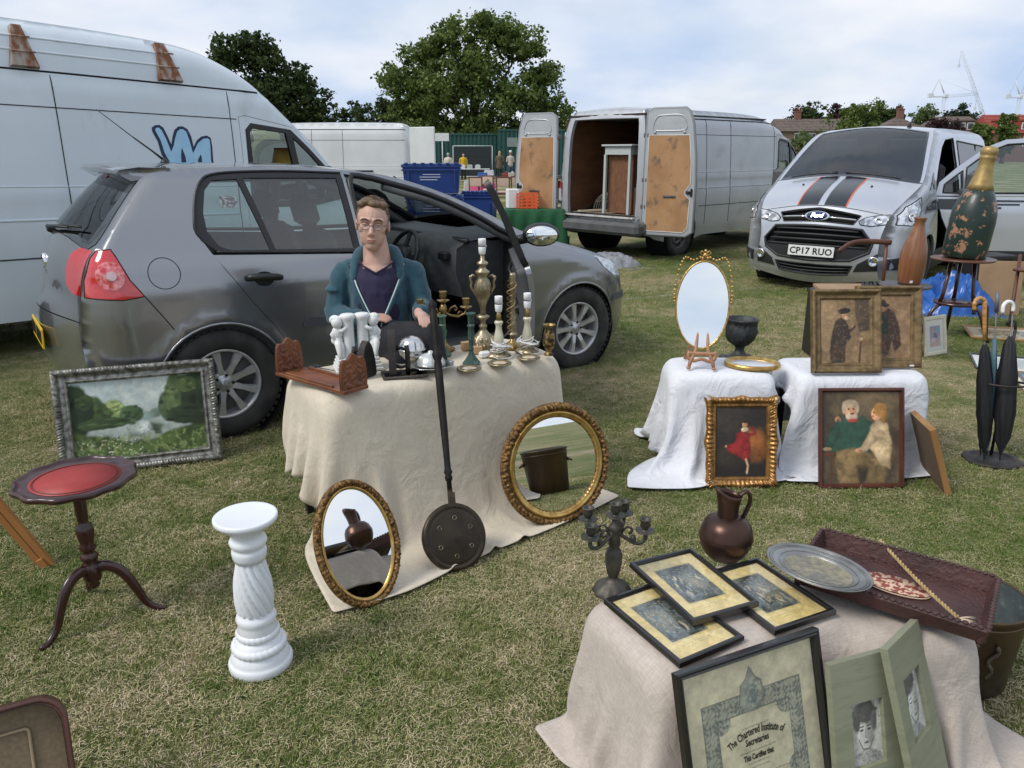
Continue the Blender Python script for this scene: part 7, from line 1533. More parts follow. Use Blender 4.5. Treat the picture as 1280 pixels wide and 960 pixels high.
def onyx_lamp(label,loc,rz,seed):
 t=thing('onyx_lamp',label,'lamp',loc,rz,'small onyx lamps'); sq=Matrix.Identity(4)
 b=MB(); b.lathe([(.050,0),(.052,.004),(.050,.010),(.040,.018),(.026,.026),(.018,.034),(.016,.040)],40,mod=lambda a_,z,r,i:1+(.18*abs(cos(a_*2))if r>.03 else 0)-(.04 if r>.03 else 0)); b.build('foot',brass_pale,t)
 b=MB(); b.lathe([(.016,.040),(.019,.046),(.022,.062),(.023,.080),(.020,.100),(.015,.122),(.013,.140),(.017,.150),(.020,.156),(.019,.162),(.012,.166)],32); b.build('onyx_stem',onyx,t)
 b=MB(); b.lathe([(.011,.166),(.013,.172),(.011,.180),(.013,.188),(.009,.196),(.009,.204)],20); b.build('collar',brass,t); add_holder(t,.204); flex(t,.004,-.012,.020,seed,.040,6); flex(t,-.01,-.004,.036,seed+3,.032,3)
 b=MB(); b.tube([(.03,-.03,.02),(.05,-.045,.006),(.02,-.066,.004),(-.035,-.062,.004),(-.05,-.04,.012)],.0026,6); b.build('flex',flex_w,t); return t
onyx_lamp('left of the two onyx lamps, white flex coiled round its foot',(-.060,3.385,zt0),R(30),1); onyx_lamp('right of the two onyx lamps, beside the brass vase',(.070,3.465,zt0),R(15),2)
b=MB(); b.box((-.125,3.365,zt0+.014),(.05,.028,.028),rot=(0,0,.5),bev=.006); tagp(b.build('flex_plug',plast_w),'white plug of the left onyx lamp lying on the cloth','plug')
t=thing('twist_lamp','brass openwork lamp stem wound with wire, between the two onyx lamps','lamp',(.002,3.535,zt0))
b=MB(); b.lathe([(.044,0),(.046,.006),(.040,.016),(.024,.026),(.012,.036),(.012,.046)],36,mod=lambda a_,z,r,i:1+.07*math.sin(a_*12)*(r>.02)); b.build('foot',brass,t)
b=MB(); b.lathe([(.008,.04),(.008,.06),(.018,.066),(.018,.070),(.008,.076),(.008,.09),(.015,.098),(.018,.115),(.012,.13),(.011,.22),(.013,.31),(.016,.318),(.013,.325),(.016,.333),(.013,.340),(.015,.348),(.012,.356)],20); b.build('stem',brass_pale,t)
for ph in(0,1,2):
 b=MB(); b.tube([((.019+.008*math.sin(i*.3+ph*2))*cos(i*.35+ph*2.1),(.019+.008*math.sin(i*.3+ph*2))*sin(i*.35+ph*2.1),.06+i*.0046)for i in range(58)],.0022 if ph else .003,5); b.build('wire_spiral',brass if ph else M('flex_gold',(.40,.28,.10),rough=.5),t)
# --- vase, coasters, blocks
t=thing('brass_vase','small engraved brass vase at the right end of the beige table','vase',(.168,3.405,zt0)); b=MB(); b.lathe([(.022,0),(.024,.004),(.014,.012),(.012,.020),(.020,.032),(.027,.050),(.029,.075),(.025,.098),(.020,.115),(.019,.125),(.026,.140),(.030,.143),(.027,.141),(.017,.125),(.016,.10)],36); b.build('body',M('engraved_brass',(.33,.22,.08),(.05,.04,.025),scale=45,metal=.7,rough=.4,bump=.5,lo=.45,hi=.55),t)
cg=['left of the three round picture coasters','middle of the three round picture coasters, before the left onyx lamp','right of the three round picture coasters, before the brass vase']
for i,(x,y)in enumerate(((-.183,3.165),(-.055,3.25),(.075,3.345))):
 t=thing('coaster',cg[i],'coaster',(x,y,zt0),0,'round picture coasters on the cloth'); b=MB(); b.lathe([(.044,0),(.052,.002),(.053,.006),(.048,.009),(.040,.006),(.034,.004),(0,.004)],48,mod=lambda a_,z,r,i_:1+(.035*math.sin(a_*18)if r>.045 else 0)); b.build('rim',brass_pale,t)
 b=MB(); b.lathe([(.033,.0045),(0,.0055)],30,caps=False); b.build('disc',M('coaster_print',(.66,.60,.44),(.42,.20,.12),scale=26,rough=.3,coat=.5,lo=.52,hi=.6,col3=(.75,.70,.55),s3=40),t)
 b=MB(); b.tube([(.034*cos(a_),.034*sin(a_),.0065)for a_ in[2*PI*k/30 for k in range(30)]],.0015,5,closed=True); b.build('bezel',brass,t)
wood_b=M('beech',(.50,.34,.18),(.42,.27,.13),scale=9,rough=.6,stretch=(1,6,1))
tagp(MB().box((-.215,3.50,zt0+.020),(.045,.03,.04),rot=(0,0,.5),bev=.002).build('wooden_block',wood_b),'taller of two pale wooden blocks behind the green candlestick','block','pale wooden blocks'); tagp(MB().box((-.165,3.435,zt0+.017),(.055,.028,.034),rot=(0,0,.3),bev=.002).build('wooden_block',wood_b),'lower wooden block lying against the foot of the tall brass lamp','block','pale wooden blocks')
# --- candlesticks
def candlestick(label,loc,h,mat,slender=1.,grp=None):
 t=thing('candlestick',label,'candlestick',loc,.3,grp); k=h/.17
 b=MB(); b.lathe([(.040,0),(.041,.004*k),(.034,.010*k),(.024,.020*k),(.014,.032*k),(.009,.044*k)],8,smooth=False); b.build('foot',mat,t)
 b=MB(); b.lathe([(.009,.044*k),(.012,.05*k),(.009,.058*k),(.011*slender,.075*k),(.015*slender,.105*k),(.012,.122*k),(.017,.127*k),(.017,.131*k),(.010,.136*k)],24,mod=wob(6,.05)); b.build('stem',mat,t)
 b=MB(); b.lathe([(.010,.136*k),(.013,.14*k),(.014,.160*k),(.022,.168*k),(.022,.171*k),(.011,.170*k),(.010,.15*k)],24); b.build('cup',mat,t)
 return t
candlestick('green patinated candlestick with a spreading foot, in front',(-.178,3.255,zt0),.225,verdi,1.,'green candlesticks'); candlestick('shorter green candlestick behind the silver globe dish',(-.315,3.40,zt0),.185,M('verdigris_b',(.03,.10,.06),(.10,.17,.12),scale=25,rough=.6,metal=.2,bump=.3),1.4,'green candlesticks')
t=thing('candelabra','brass three-armed candelabra behind the globe dish','candelabra',(-.318,3.50,zt0),R(8))
b=MB(); b.lathe([(.05,0),(.052,.006),(.03,.018),(.012,.035),(.009,.07),(.014,.08),(.010,.09),(.009,.17),(.016,.18),(.020,.195),(.014,.21),(.009,.222)],28); b.build('stem',brass,t)
def cup(b,x,y,z,s_=1.):b.lathe([(.006*s_,0),(.024*s_,.010*s_),(.027*s_,.013*s_),(.022*s_,.014*s_),(.008*s_,.014*s_),(.009*s_,.020*s_),(.015*s_,.028*s_),(.013*s_,.036*s_),(.016*s_,.046*s_),(.017*s_,.048*s_),(.012*s_,.048*s_),(.011*s_,.035*s_)],20,c=(x,y,z))
b=MB(); cup(b,0,0,.222,1.15); b.build('candle_cup',brass,t)
for sg in(-1,1):
 b=MB(); b.tube([(0,0,.185),(sg*.03,0,.165),(sg*.07,.0,.158),(sg*.10,0,.172),(sg*.105,0,.192)],[.006,.006,.005,.005,.005],8)
 b.tube([(sg*.02,0,.175),(sg*.035,0,.20),(sg*.055,0,.208),(sg*.065,0,.195),(sg*.056,0,.186),(sg*.05,0,.193)],[.004,.005,.005,.004,.004,.003],8); b.tube([(sg*.06,0,.16),(sg*.075,0,.182),(sg*.09,0,.176)],[.004,.004,.003],6); b.build('scroll_arm',brass,t)
 b=MB(); cup(b,sg*.105,0,.190,1.1); b.build('candle_cup',brass,t)
# ================================================================ mirrors and warming pan on the grass
def gimbal(nm,label,C0,rx,ry,yaw,lean,prof,carve,mat,inner,cat_='mirror',seg=420):
 t=thing(nm,label,cat_); V,F=oval_frame(rx,ry,prof,seg,carve); MB().add(V,F,True).build('frame',mat,t)
 b=MB(); d=prof[-1][0]-.004; b.lathe([(0,.0065),(1,.0065)],64,rot=Matrix.Diagonal((rx-d,ry-d,1,1)),caps=False,smooth=False); b.build('mirror_glass',mirror_m,t)
 b=MB(); b.lathe([(1,0.0),(1,-.006),(0,-.006)],48,rot=Matrix.Diagonal((rx-.008,ry-.008,1,1)),caps=False); b.build('backing',M('backing_board',(.16,.11,.07)),t)
 if inner:
  V,F=oval_frame(rx-inner[0],ry-inner[0],inner[1],160,inner[2]); MB().add(V,F,True).build('inner_rim',inner[3],t)
 m=Matrix.Translation(C0)@Matrix.Rotation(yaw,4,'Z')@Matrix.Rotation(R(90)-lean,4,'X'); t.matrix_world=m; return t
def vine(k,am):
 def f(a_,s_,j,d):
  if j in(0,1)or d>.031:return 0,0
  x=s_*k; v=math.sin(2*PI*x+6*math.sin(d*210))*.5+math.sin(2*PI*x*2.3+d*400)*.35+math.sin(2*PI*x*.5+d*160)*.3
  return am*v,am*.4*math.sin(2*PI*x*1.7+j)
 return f
gilt_mirror=fmat('gilt_carved',(.34,.19,.06),(.055,.028,.010),.55,.42,85,.8,(.04,.02,.01))  # near-black noise in the gilt colour stands in for shade in the crevices
gimbal('oval_mirror','oval gilt mirror leaning low against the beige cloth, left of the warming pan',(-.555,2.475,.215),.163,.232,R(40),R(22),[(0,0),(0,.010),(.004,.018),(.008,.021),(.012,.022),(.016,.021),(.020,.016),(.023,.010),(.032,.010),(.038,.005)],vine(58,.0055),gilt_mirror,(.024,[(0,.011),(.003,.015),(.007,.014),(.013,.006)],lambda a_,s_,j,d:(.0015*math.sin(s_*2*PI*90),0)if j==1 else(0,0),gilt_b))
gimbal('round_mirror','large round gilt mirror with deep openwork carving, right of the warming pan',(.188,3.085,.266),.262,.270,R(25),R(11),[(0,0),(0,.008),(.004,.016),(.009,.022),(.014,.026),(.020,.027),(.026,.024),(.030,.018),(.033,.012),(.06,.012),(.066,.006)],vine(70,.0085),gilt_mirror,(.034,[(0,.012),(.004,.020),(.008,.022),(.013,.020),(.018,.014),(.022,.016),(.026,.012),(.030,.006)],lambda a_,s_,j,d:(.0018*math.sin(s_*2*PI*70),0)if j in(5,6)else(0,0),gilt_b))
# warming pan
pb=Vector((-.212,2.640,.004)); pt=Vector((-.335,3.175,.985)); ax_=(pt-pb).normalized()
t=thing('warming_pan','dark copper warming pan with a long turned black handle leaning on the table','warming pan')
xx=Vector((.88,.48,0)); xx=(xx-ax_*xx.dot(ax_)).normalized(); zz_=xx.cross(ax_).normalized(); m=Matrix((xx,ax_,zz_)).transposed().to_4x4(); m.translation=pb; t.matrix_world=m
panm=M('pan_copper',(.065,.048,.032),(.03,.024,.018),scale=7,metal=.7,rough=.38,bump=.2,bscale=40,col3=(.12,.085,.05),s3=5)
b=MB(); b.lathe([(.105,-.060),(.121,-.040),(.127,-.012),(.131,-.004),(.131,.0)],56,c=(0,.131,0)); b.build('pan',panm,t)
b=MB(); b.lathe([(.131,.003),(.132,.007),(.126,.014),(.118,.0155),(.112,.013),(.106,.012),(.102,.0145),(.097,.015),(.06,.019),(0,.022)],56,c=(0,.131,0)); b.build('lid',panm,t)
for k in range(6):
 a_=2*PI*k/6+.5; b=MB(); b.tube([(.074*cos(a_)+.008*cos(q),.131+.074*sin(a_)+.008*sin(q),.0185)for q in[2*PI*i/12 for i in range(12)]],.0012,5,closed=True); b.build('engraved_ring',brass_pale,t)
b=MB(); b.box((0,.275,.012),(.030,.06,.008),bev=.003); b.tube([(0,.25,.0),(0,.32,.0)],[.012,.010],10); b.build('hinge_strap',panm,t)
L_=(pt-pb).length; b=MB(); rotY=Matrix.Rotation(R(-90),4,'X')
b.lathe([(.010,.30),(.010,.35),(.013,.352),(.016,.365),(.012,.375),(.017,.385),(.013,.40),(.0125,.44),(.015,.56),(.016,.70),(.0165,.83),(.014,.845),(.020,.858),(.022,.872),(.016,.885),(.012,.895),(.013,.92),(.016,.96),(.0165,1.02),(.014,1.05),(.010,1.058),(.017,1.075),(.018,1.088),(.010,1.10),(.0,1.112)],20,rot=rotY); b.build('handle',M('ebonised',(.008,.007,.007),(.016,.012,.010),scale=20,rough=.6,spec=.2,col3=(.04,.03,.024),s3=30,lo3=.62,hi3=.7),t)
# ================================================================ small tables left of the stall
t=thing('column_pedestal','white plaster pedestal with a spiral fluted column and round top','pedestal',(-.798,2.085,.002),.4)
pw=M('pedestal_white',(.76,.78,.80),(.70,.72,.74),scale=6,rough=.4,bump=.06)
b=MB(); b.lathe([(.060,.478),(.072,.484),(.082,.496),(.090,.502),(.0935,.507),(.0935,.517),(.090,.520),(.084,.5185),(.0,.5185)],56); b.build('top_plate',pw,t)
prof=[(.046,.372),(.050,.385),(.052,.40),(.050,.410),(.046,.414),(.050,.420),(.054,.428),(.056,.436),(.052,.444),(.046,.448),(.046,.458),(.052,.470),(.060,.478)]
b=MB(); b.lathe(prof,48); b.build('neck',pw,t)
P2=[(.040+.017*math.sin(q*PI*.5)**1.2 if q>.0 else .040,.20+.175*(1-q))for q in np.linspace(0,1,26)]
P2=sorted([(.041+.019*math.sin(PI*(1-q)*.72),.198+.176*q)for q in np.linspace(0,1,28)],key=lambda p:p[1])
b=MB(); b.lathe(P2,96,mod=lambda a_,z,r,i:1-.17*(1-abs(math.sin(7*(a_+(z-.2)*7))))**1.6,caps=False); b.build('spiral_column',pw,t)
def rope(b,r0,z0,th,k):
 V=[]; F=[]; n1,n2=120,10
 for i in range(n1):
  a_=2*PI*i/n1
  for j in range(n2):
   q=2*PI*j/n2; s_=th*(1-.16*abs(math.sin(k/2*a_+q*.7))); V.append(((r0+s_*cos(q))*cos(a_),(r0+s_*cos(q))*sin(a_),z0+s_*sin(q)*1.15))
 for i in range(n1):
  for j in range(n2):F.append((i*n2+j,((i+1)%n1)*n2+j,((i+1)%n1)*n2+(j+1)%n2,i*n2+(j+1)%n2))
 b.add(V,F,True)
b=MB(); b.lathe([(.095,0),(.098,.004),(.098,.022),(.094,.030),(.090,.032),(.090,.040),(.084,.050),(.080,.058),(.076,.062),(.076,.088),(.070,.098),(.064,.104),(.060,.108),(.060,.128),(.062,.134),(.056,.150),(.058,.160),(.062,.172),(.058,.184),(.050,.192),(.048,.200)],56); b.build('base',pw,t)
b=MB(); rope(b,.072,.076,.015,28); b.build('lower_rope_ring',pw,t); b=MB(); rope(b,.056,.120,.013,24); b.build('upper_rope_ring',pw,t)
t=thing('tripod_table','dark wooden tripod wine table with a red leather top','table',(-1.448,2.348,.0),R(12))
def pie(a_):return 1-.055*abs(math.sin(a_*6))**1.5 if True else 1
b=MB(); b.lathe([(.120,.508),(.175,.510),(.186,.514),(.190,.520),(.189,.530),(.183,.534),(.177,.530),(.172,.524),(.160,.523),(0,.523)],96,mod=lambda a_,z,r,i:(1-.05*abs(math.sin(a_*6))**2)if r>.15 else 1); b.build('table_top',mahog,t)
b=MB(); b.lathe([(.137,.5235),(.137,.5245),(0,.5246)],64,caps=False); o_=b.build('leather_inset',M('red_leather',(.36,.035,.028),(.25,.02,.018),scale=5,rough=.5,bump=.3,bscale=120),t)
b=MB(); [b.tube([(r_*cos(q),r_*sin(q),.525)for q in[2*PI*i/64 for i in range(64)]],.0010,4,closed=True)for r_ in(.128,.124)]; b.build('tooled_line',M('tooling',(.06,.02,.012),rough=.5),t)
b=MB(); b.lathe([(.0,.112),(.014,.116),(.020,.126),(.016,.134),(.024,.142),(.030,.155),(.030,.205),(.020,.215),(.026,.225),(.030,.236),(.022,.246),(.018,.254),(.024,.262),(.028,.272),(.020,.282),(.026,.300),(.030,.330),(.026,.352),(.015,.362),(.018,.375),(.020,.44),(.024,.475),(.030,.485),(.030,.495),(.05,.508)],32,mod=lambda a_,z,r,i:1-(.07*abs(math.sin(a_*6))if(.29<z<.36 or .38<z<.47)else 0)); b.build('column',mahog,t)
for k in range(3):
 a_=R(-112+120*k-12); ca,sa=cos(a_),sin(a_); q=cat([(.018,.19),(.055,.195),(.10,.165),(.135,.10),(.160,.045),(.195,.015),(.225,.012)],4); th_=np.interp(np.linspace(0,1,len(q)),[0,.3,.8,.92,1],[.021,.020,.012,.012,.008])
 b=MB(); b.tube([(r_*ca,r_*sa,z)for r_,z in q],[float(x)for x in th_],10,flat=.7); b.build('leg',mahog,t)
# easel foot at the left edge
t=thing('wooden_easel','orange wooden easel leg with a slot, cut by the left edge','easel'); ow=M('orange_wood',(.42,.19,.06),(.34,.14,.04),scale=5,rough=.45,stretch=(1,1,.3),coat=.2)
f0=Vector((-1.83,2.69,0)); f1=Vector((-2.12,2.62,.62)); d_=(f1-f0).normalized(); sd_=Vector((.05,.998,0)).cross(d_).normalized()
for nm_,o_ in(('rail',-.017),('rail',.017)):
 b=MB(); mm=d_.to_track_quat('Z','Y').to_matrix().to_4x4(); mm.translation=(f0+f1)/2+sd_*o_; b.add([(x*.011,y*.012,z*.345)for z in(-1,1)for y in(-1,1)for x in(-1,1)],[(0,2,3,1),(4,5,7,6),(0,1,5,4),(2,6,7,3),(0,4,6,2),(1,3,7,5)],False,mm); b.build(nm_,ow,t)
b=MB(); mm=d_.to_track_quat('Z','Y').to_matrix().to_4x4(); mm.translation=f0+d_*.022; b.add([(x*.026,y*.0125,z*.02)for z in(-1,1)for y in(-1,1)for x in(-1,1)],[(0,2,3,1),(4,5,7,6),(0,1,5,4),(2,6,7,3),(0,4,6,2),(1,3,7,5)],False,mm); b.build('foot',ow,t)
f2=f0+d_*.45; b=MB(); b.tube([f2,f2+Vector((-.38,.10,0))],.012,4); b.tube([f2+Vector((-.02,0,.0)),Vector((-2.45,3.05,0.0))],.013,4); b.build('crossbar',ow,t)
# open suitcase at the bottom left corner
t=thing('suitcase','open brown leather suitcase with a mesh-lined lid at the bottom left corner','suitcase',(-1.235,1.36,-.03),R(28))
lea=M('suitcase_leather',(.095,.035,.022),(.06,.022,.015),scale=8,rough=.38,bump=.3,bscale=60); lin=M('suitcase_lining',(.20,.15,.09),(.15,.11,.065),scale=90,rough=.9)
def rr(w_,h_,r_,n_=6):return[(sx*(w_/2-r_)+r_*cos(a0+PI/2*i/n_),sy*(h_/2-r_)+r_*sin(a0+PI/2*i/n_))for(sx,sy,a0)in((1,1,0),(-1,1,PI/2),(-1,-1,PI),(1,-1,1.5*PI))for i in range(n_+1)]
lid=thing('lid',None,None,(0,0,.07),(R(68),0,0)); lid.parent=t
def tray_(par,dz,col_in):
 o_=rr(.46,.30,.06); b=MB(); V=[(x,y+.15,0)for x,y in o_]+[(x,y+.15,dz)for x,y in o_]+[(x*.965,y*.95+.15,dz)for x,y in o_]+[(x*.965,y*.95+.15,dz*.15)for x,y in o_]; n_=len(o_)
 F=[tuple(range(n_-1,-1,-1))]+[(r_*n_+i,r_*n_+(i+1)%n_,(r_+1)*n_+(i+1)%n_,(r_+1)*n_+i)for r_ in range(2)for i in range(n_)]; b.add(V,F,True); b.build('shell',lea,par)
 b=MB(); V=[(x*.96,y*.945+.15,dz*.98)for x,y in o_]+[(x*.95,y*.93+.15,dz*.2)for x,y in o_]; b.add(V,[(i,(i+1)%n_,n_+(i+1)%n_,n_+i)for i in range(n_)]+[tuple(range(n_,2*n_))],False); b.build('lining',lin,par)
 b=MB(); b.tube([(x,y+.15,dz)for x,y in o_],.006,6,closed=True); b.build('leather_edge',lea,par)
tray_(lid,.055,lin)
q=rr(.30,.17,.01); b=MB(); b.tube([(x,y+.15,.016)for x,y in q],.004,6,closed=True); b.build('lining_pocket',M('pocket_edge',(.30,.23,.14),rough=.8),lid)
bs=thing('base',None,None,(0,-.01,.0),(0,0,PI)); bs.parent=t; tray_(bs,.075,lin)
b=MB(); b.tube([(-.06,.30,.0),(-.06,.345,.0),(-.03,.36,.0),(.03,.36,.0),(.06,.345,.0),(.06,.30,.0)],[.006,.008,.010,.010,.008,.006],8); b.build('handle',lea,lid)
# ================================================================ goods on the front table
zf0=FH+.010
t=thing('candelabra','dark pewter candelabra with five cups at the left corner of the taupe cloth','candelabra',(.262,1.765,zf0),R(20))
b=MB(); b.lathe([(.050,0),(.052,.004),(.048,.010),(.046,.014),(.036,.024),(.020,.034),(.011,.042),(.013,.048),(.017,.060),(.021,.085),(.0215,.110),(.018,.122),(.013,.130),(.016,.140),(.014,.160),(.012,.175),(.018,.182),(.014,.192),(.008,.200),(.008,.212)],36,mod=lambda a_,z,r,i:1+(.05*math.sin(a_*10)if r>.02 else .03*math.sin(a_*6))); b.build('stem',pewter,t)
b=MB(); cup(b,0,0,.208,.92); b.build('candle_cup',pewter,t)
for k,(dx_,dy_,dz_)in enumerate(((-.078,-.022,.0),(.070,-.030,-.004),(-.055,.045,.014),(.052,.05,.012))):
 b=MB(); p_=[(0,0,.180),(dx_*.35,dy_*.35,.158),(dx_*.75,dy_*.75,.146+dz_),(dx_*1.02,dy_*1.02,.158+dz_),(dx_,dy_,.178+dz_)]; b.tube(cat(p_,4),.0052,8)
 b.tube(cat([(dx_*.2,dy_*.2,.168),(dx_*.4,dy_*.4,.188),(dx_*.58,dy_*.58,.180),(dx_*.48,dy_*.48,.168)],3),.0036,6); b.ball((dx_*.62,dy_*.62,.160+dz_),(.008,.008,.010),8,6); b.build('scroll_arm',pewter,t)
 b=MB(); cup(b,dx_,dy_,.172+dz_,.92); b.build('candle_cup',pewter,t)
t=thing('copper_jug','aged copper jug with a round body, tall spout and loop handle','jug',(.602,1.945,zf0),R(8))
b=MB(); b.lathe([(.040,0),(.044,.003),(.058,.018),(.070,.042),(.074,.060),(.0755,.064),(.074,.068),(.0745,.073),(.073,.077),(.068,.098),(.056,.116),(.040,.126),(.030,.130)],56); b.build('body',copper_d,t)
V=[]; F=[]; n_=40; prf=[(.029,.128),(.028,.145),(.029,.165),(.032,.185),(.035,.198)]
for i in range(n_):
 a_=2*PI*i/n_
 for j,(r_,z)in enumerate(prf+[(r_-.002,z)for r_,z in prf[::-1]]):
  jj=j if j<5 else 9-j; q=jj/4; sp=max(0,cos(a_-PI)); V.append((r_*cos(a_)*(1+.25*q*sp**3),r_*sin(a_)*(1-.15*q*sp),z+q*.020*sp**2-.010*q*max(0,cos(a_))))
for i in range(n_):
 for j in range(9):F.append((i*10+j,((i+1)%n_)*10+j,((i+1)%n_)*10+j+1,i*10+j+1))
MB().add(V,F,True).build('spout',copper_d,t)
b=MB(); b.tube(cat([(.028,0,.188),(.048,0,.200),(.060,0,.185),(.060,0,.160),(.052,0,.138),(.046,0,.122)],5),.0055,10,flat=1.6); b.build('handle',copper_d,t)
# pewter platter
t=thing('oval_platter','oval pewter platter with a hammered brass-coloured centre','platter',(.785,1.75,zf0+.064),(R(-2),R(1),R(-48)))
pl_m=M('platter_pewter',(.34,.34,.325),(.22,.22,.21),scale=14,metal=.7,rough=.36,bump=.3,bscale=70)
el=Matrix.Diagonal((1.20,.93,1,1)); b=MB(); b.lathe([(.062,.0),(.070,.004),(.074,.010),(.080,.013),(.100,.017),(.108,.0185),(.110,.0215),(.112,.020),(.108,.016),(.080,.010),(.070,.0)],72,rot=el,caps=False); b.build('rim',pl_m,t)
b=MB(); [b.tube([(1.20*r_*cos(q),.93*r_*sin(q),z_)for q in[2*PI*i/72 for i in range(72)]],.0014,5,closed=True)for r_,z_ in((.104,.0185),(.099,.0175),(.083,.0145))]; b.build('rim_bead',pl_m,t)
hm=M('hammered_brass',(.50,.42,.27),(.30,.27,.20),scale=60,metal=.85,rough=.3,bump=1.,bscale=90,col3=(.22,.22,.21),s3=9,lo3=.5,hi3=.7); b=MB(); b.lathe([(.072,.0075),(.066,.0035),(.04,.003),(0,.003)],60,rot=el,caps=False); b.build('centre',hm,t)
# carved tray
t=thing('carved_tray','long red-brown carved wooden tray with an inlaid oval, a cord lying in it','tray',(.998,1.768,zf0+.008),(R(2),R(1),R(-35.5)))
red_w=M('tray_wood',(.085,.034,.029),(.045,.019,.017),scale=9,rough=.55,bump=1.,bscale=70); Lx,Ly=.41,.235
nxg,nyg=130,76; U,Vv=np.meshgrid(np.linspace(-1,1,nxg),np.linspace(-1,1,nyg)); edge_=np.minimum(1-abs(U),(1-abs(Vv))*.6); Z=.004+.0018*np.sin(U*60+2*np.sin(Vv*9))*np.sin(Vv*38+2*np.sin(U*13))*(edge_<.26)
Pp=np.stack([U*Lx/2,Vv*Ly/2,Z],-1).reshape(-1,3); ii=np.arange(nxg*nyg).reshape(nyg,nxg); link('tray_floor',np_mesh('tray_floor',Pp,np.stack([ii[:-1,:-1],ii[:-1,1:],ii[1:,1:],ii[1:,:-1]],-1).reshape(-1,4)),t,red_w)
for nm_,(cx,cy,lx_,ly_,tx,ty)in{'a':(0,Ly/2+.008,Lx+.03,.012,R(-18),0),'b':(0,-Ly/2-.008,Lx+.03,.012,R(18),0),'c':(Lx/2+.008,0,.012,Ly+.03,0,R(18)),'d':(-Lx/2-.008,0,.012,Ly+.03,0,R(-18))}.items():
 b=MB(); b.box((cx,cy,.022),(lx_,ly_,.048),rot=(tx,ty,0),bev=.004); b.build('tray_side',red_w,t)
 b=MB(); n_=int(max(lx_,ly_)/.016)
 for i in range(n_):
  f_=-1+2*(i+.5)/n_; b.ball((cx+(f_*lx_/2*.96 if lx_>ly_ else 0)+(.006 if cx>0 else-.006 if cx<0 else 0),cy+(f_*ly_/2*.96 if ly_>lx_ else 0)+(.006 if cy>0 else-.006 if cy<0 else 0),.046),(.0075,.0075,.004),8,5)
 b.build('beaded_edge',red_w,t)
b=MB(); b.lathe([(1,0),(1,.0012),(0,.0012)],48,c=(0,0,.0062),rot=Matrix.Translation((0,0,.0062))@Matrix.Diagonal((.085,.040,1,1)),caps=False); b.build('inlay',M('bone_inlay',(.62,.42,.30),(.22,.05,.03),scale=70,rough=.5,lo=.46,hi=.54,detail=1),t)
b=MB(); b.tube([(.085*cos(q),.040*sin(q),.008)for q in[2*PI*i/40 for i in range(40)]],.0022,5,closed=True); b.build('inlay_border',M('bone',(.55,.40,.28),rough=.6),t)
c0,c1=Vector((-.07,.155,.052)),Vector((.155,-.075,.012))
t2=thing('plaited_cord','yellow plaited cord with a frayed end lying across the carved tray','cord'); t2.matrix_world=Matrix.Translation((.998,1.768,zf0+.008))@Matrix.Rotation(R(-35.5),4,'Z')
for ph in(0,PI):
 b=MB(); pts=[]
 for i in range(120):
  f_=i/119; p_=c0.lerp(c1,f_)+Vector((0,0,-.008*math.sin(f_*PI))); s_=Vector((.7,.7,0)); pts.append(p_+s_*.0028*cos(f_*90+ph)+Vector((0,0,.0028*sin(f_*90+ph))))
 b.tube(pts,.0030,6); b.build('strand',M('straw_cord',(.46,.34,.16),(.34,.24,.10),scale=60,rough=.9),t2)
rs=random.Random(2); b=MB()
for i in range(26):a_=rs.uniform(-1.6,.7); b.tube([c1,c1+Vector((.02*cos(a_),.02*sin(a_),.002)),c1+Vector((.045*cos(a_+.2)*rs.uniform(.6,1.1),.045*sin(a_+.2)*rs.uniform(.6,1.1),-.002))],.0011,4)
b.build('frayed_end',M('fray',(.50,.40,.28),rough=.95),t2)
# bucket
t=thing('brass_bucket','large old brass bucket with side handles at the right edge behind the tray','bucket',(1.39,2.03,0),R(-30)); bk=M('bucket_brass',(.13,.085,.045),(.075,.055,.035),scale=6,metal=.65,rough=.42,bump=.35,bscale=30,col3=(.16,.17,.13),s3=4,lo3=.55,hi3=.8)
b=MB(); b.lathe([(.0,.004),(.118,.004),(.124,.012),(.148,.27),(.153,.276),(.155,.283),(.152,.288),(.147,.284)],64,caps=False); b.build('body',bk,t)
b=MB(); b.lathe([(.146,.283),(.121,.014),(0,.010)],64,caps=False); b.build('inside',M('bucket_inside',(.10,.12,.12),(.05,.065,.07),scale=12,metal=.4,rough=.55,bump=.3,col3=(.18,.2,.19),s3=30),t)
b=MB(); b.lathe([(.150,.252),(.153,.255),(.150,.258)],64,caps=False); b.build('band',bk,t)
for a_ in(R(-100),R(80)):
 ca,sa=cos(a_),sin(a_); b=MB()
 tv=Vector((-sa,ca,0)); rv_=Vector((ca,sa,0)); b.tube([rv_*.140+tv*.045+Vector((0,0,.205)),rv_*.162+tv*.045+Vector((0,0,.200)),rv_*.168+Vector((0,0,.192)),rv_*.162-tv*.045+Vector((0,0,.200)),rv_*.140-tv*.045+Vector((0,0,.205))],.0065,8)
 for s_ in(-1,1):b.ball(tuple(rv_*.146+tv*.045*s_+Vector((0,0,.205))),.011,8,6)
 b.build('handle',bk,t)
a_=R(-62); b=MB()
for k in range(18):q=k/17; b.ball(((.128+.020*q)*cos(a_+.07*math.sin(q*9)),(.128+.020*q)*sin(a_+.07*math.sin(q*9)),.09+.11*q),(.006,.006,.009),6,5)
b.build('relief_crest',M('relief',(.14,.12,.08),(.08,.06,.04),scale=40,metal=.5,rough=.5),t)
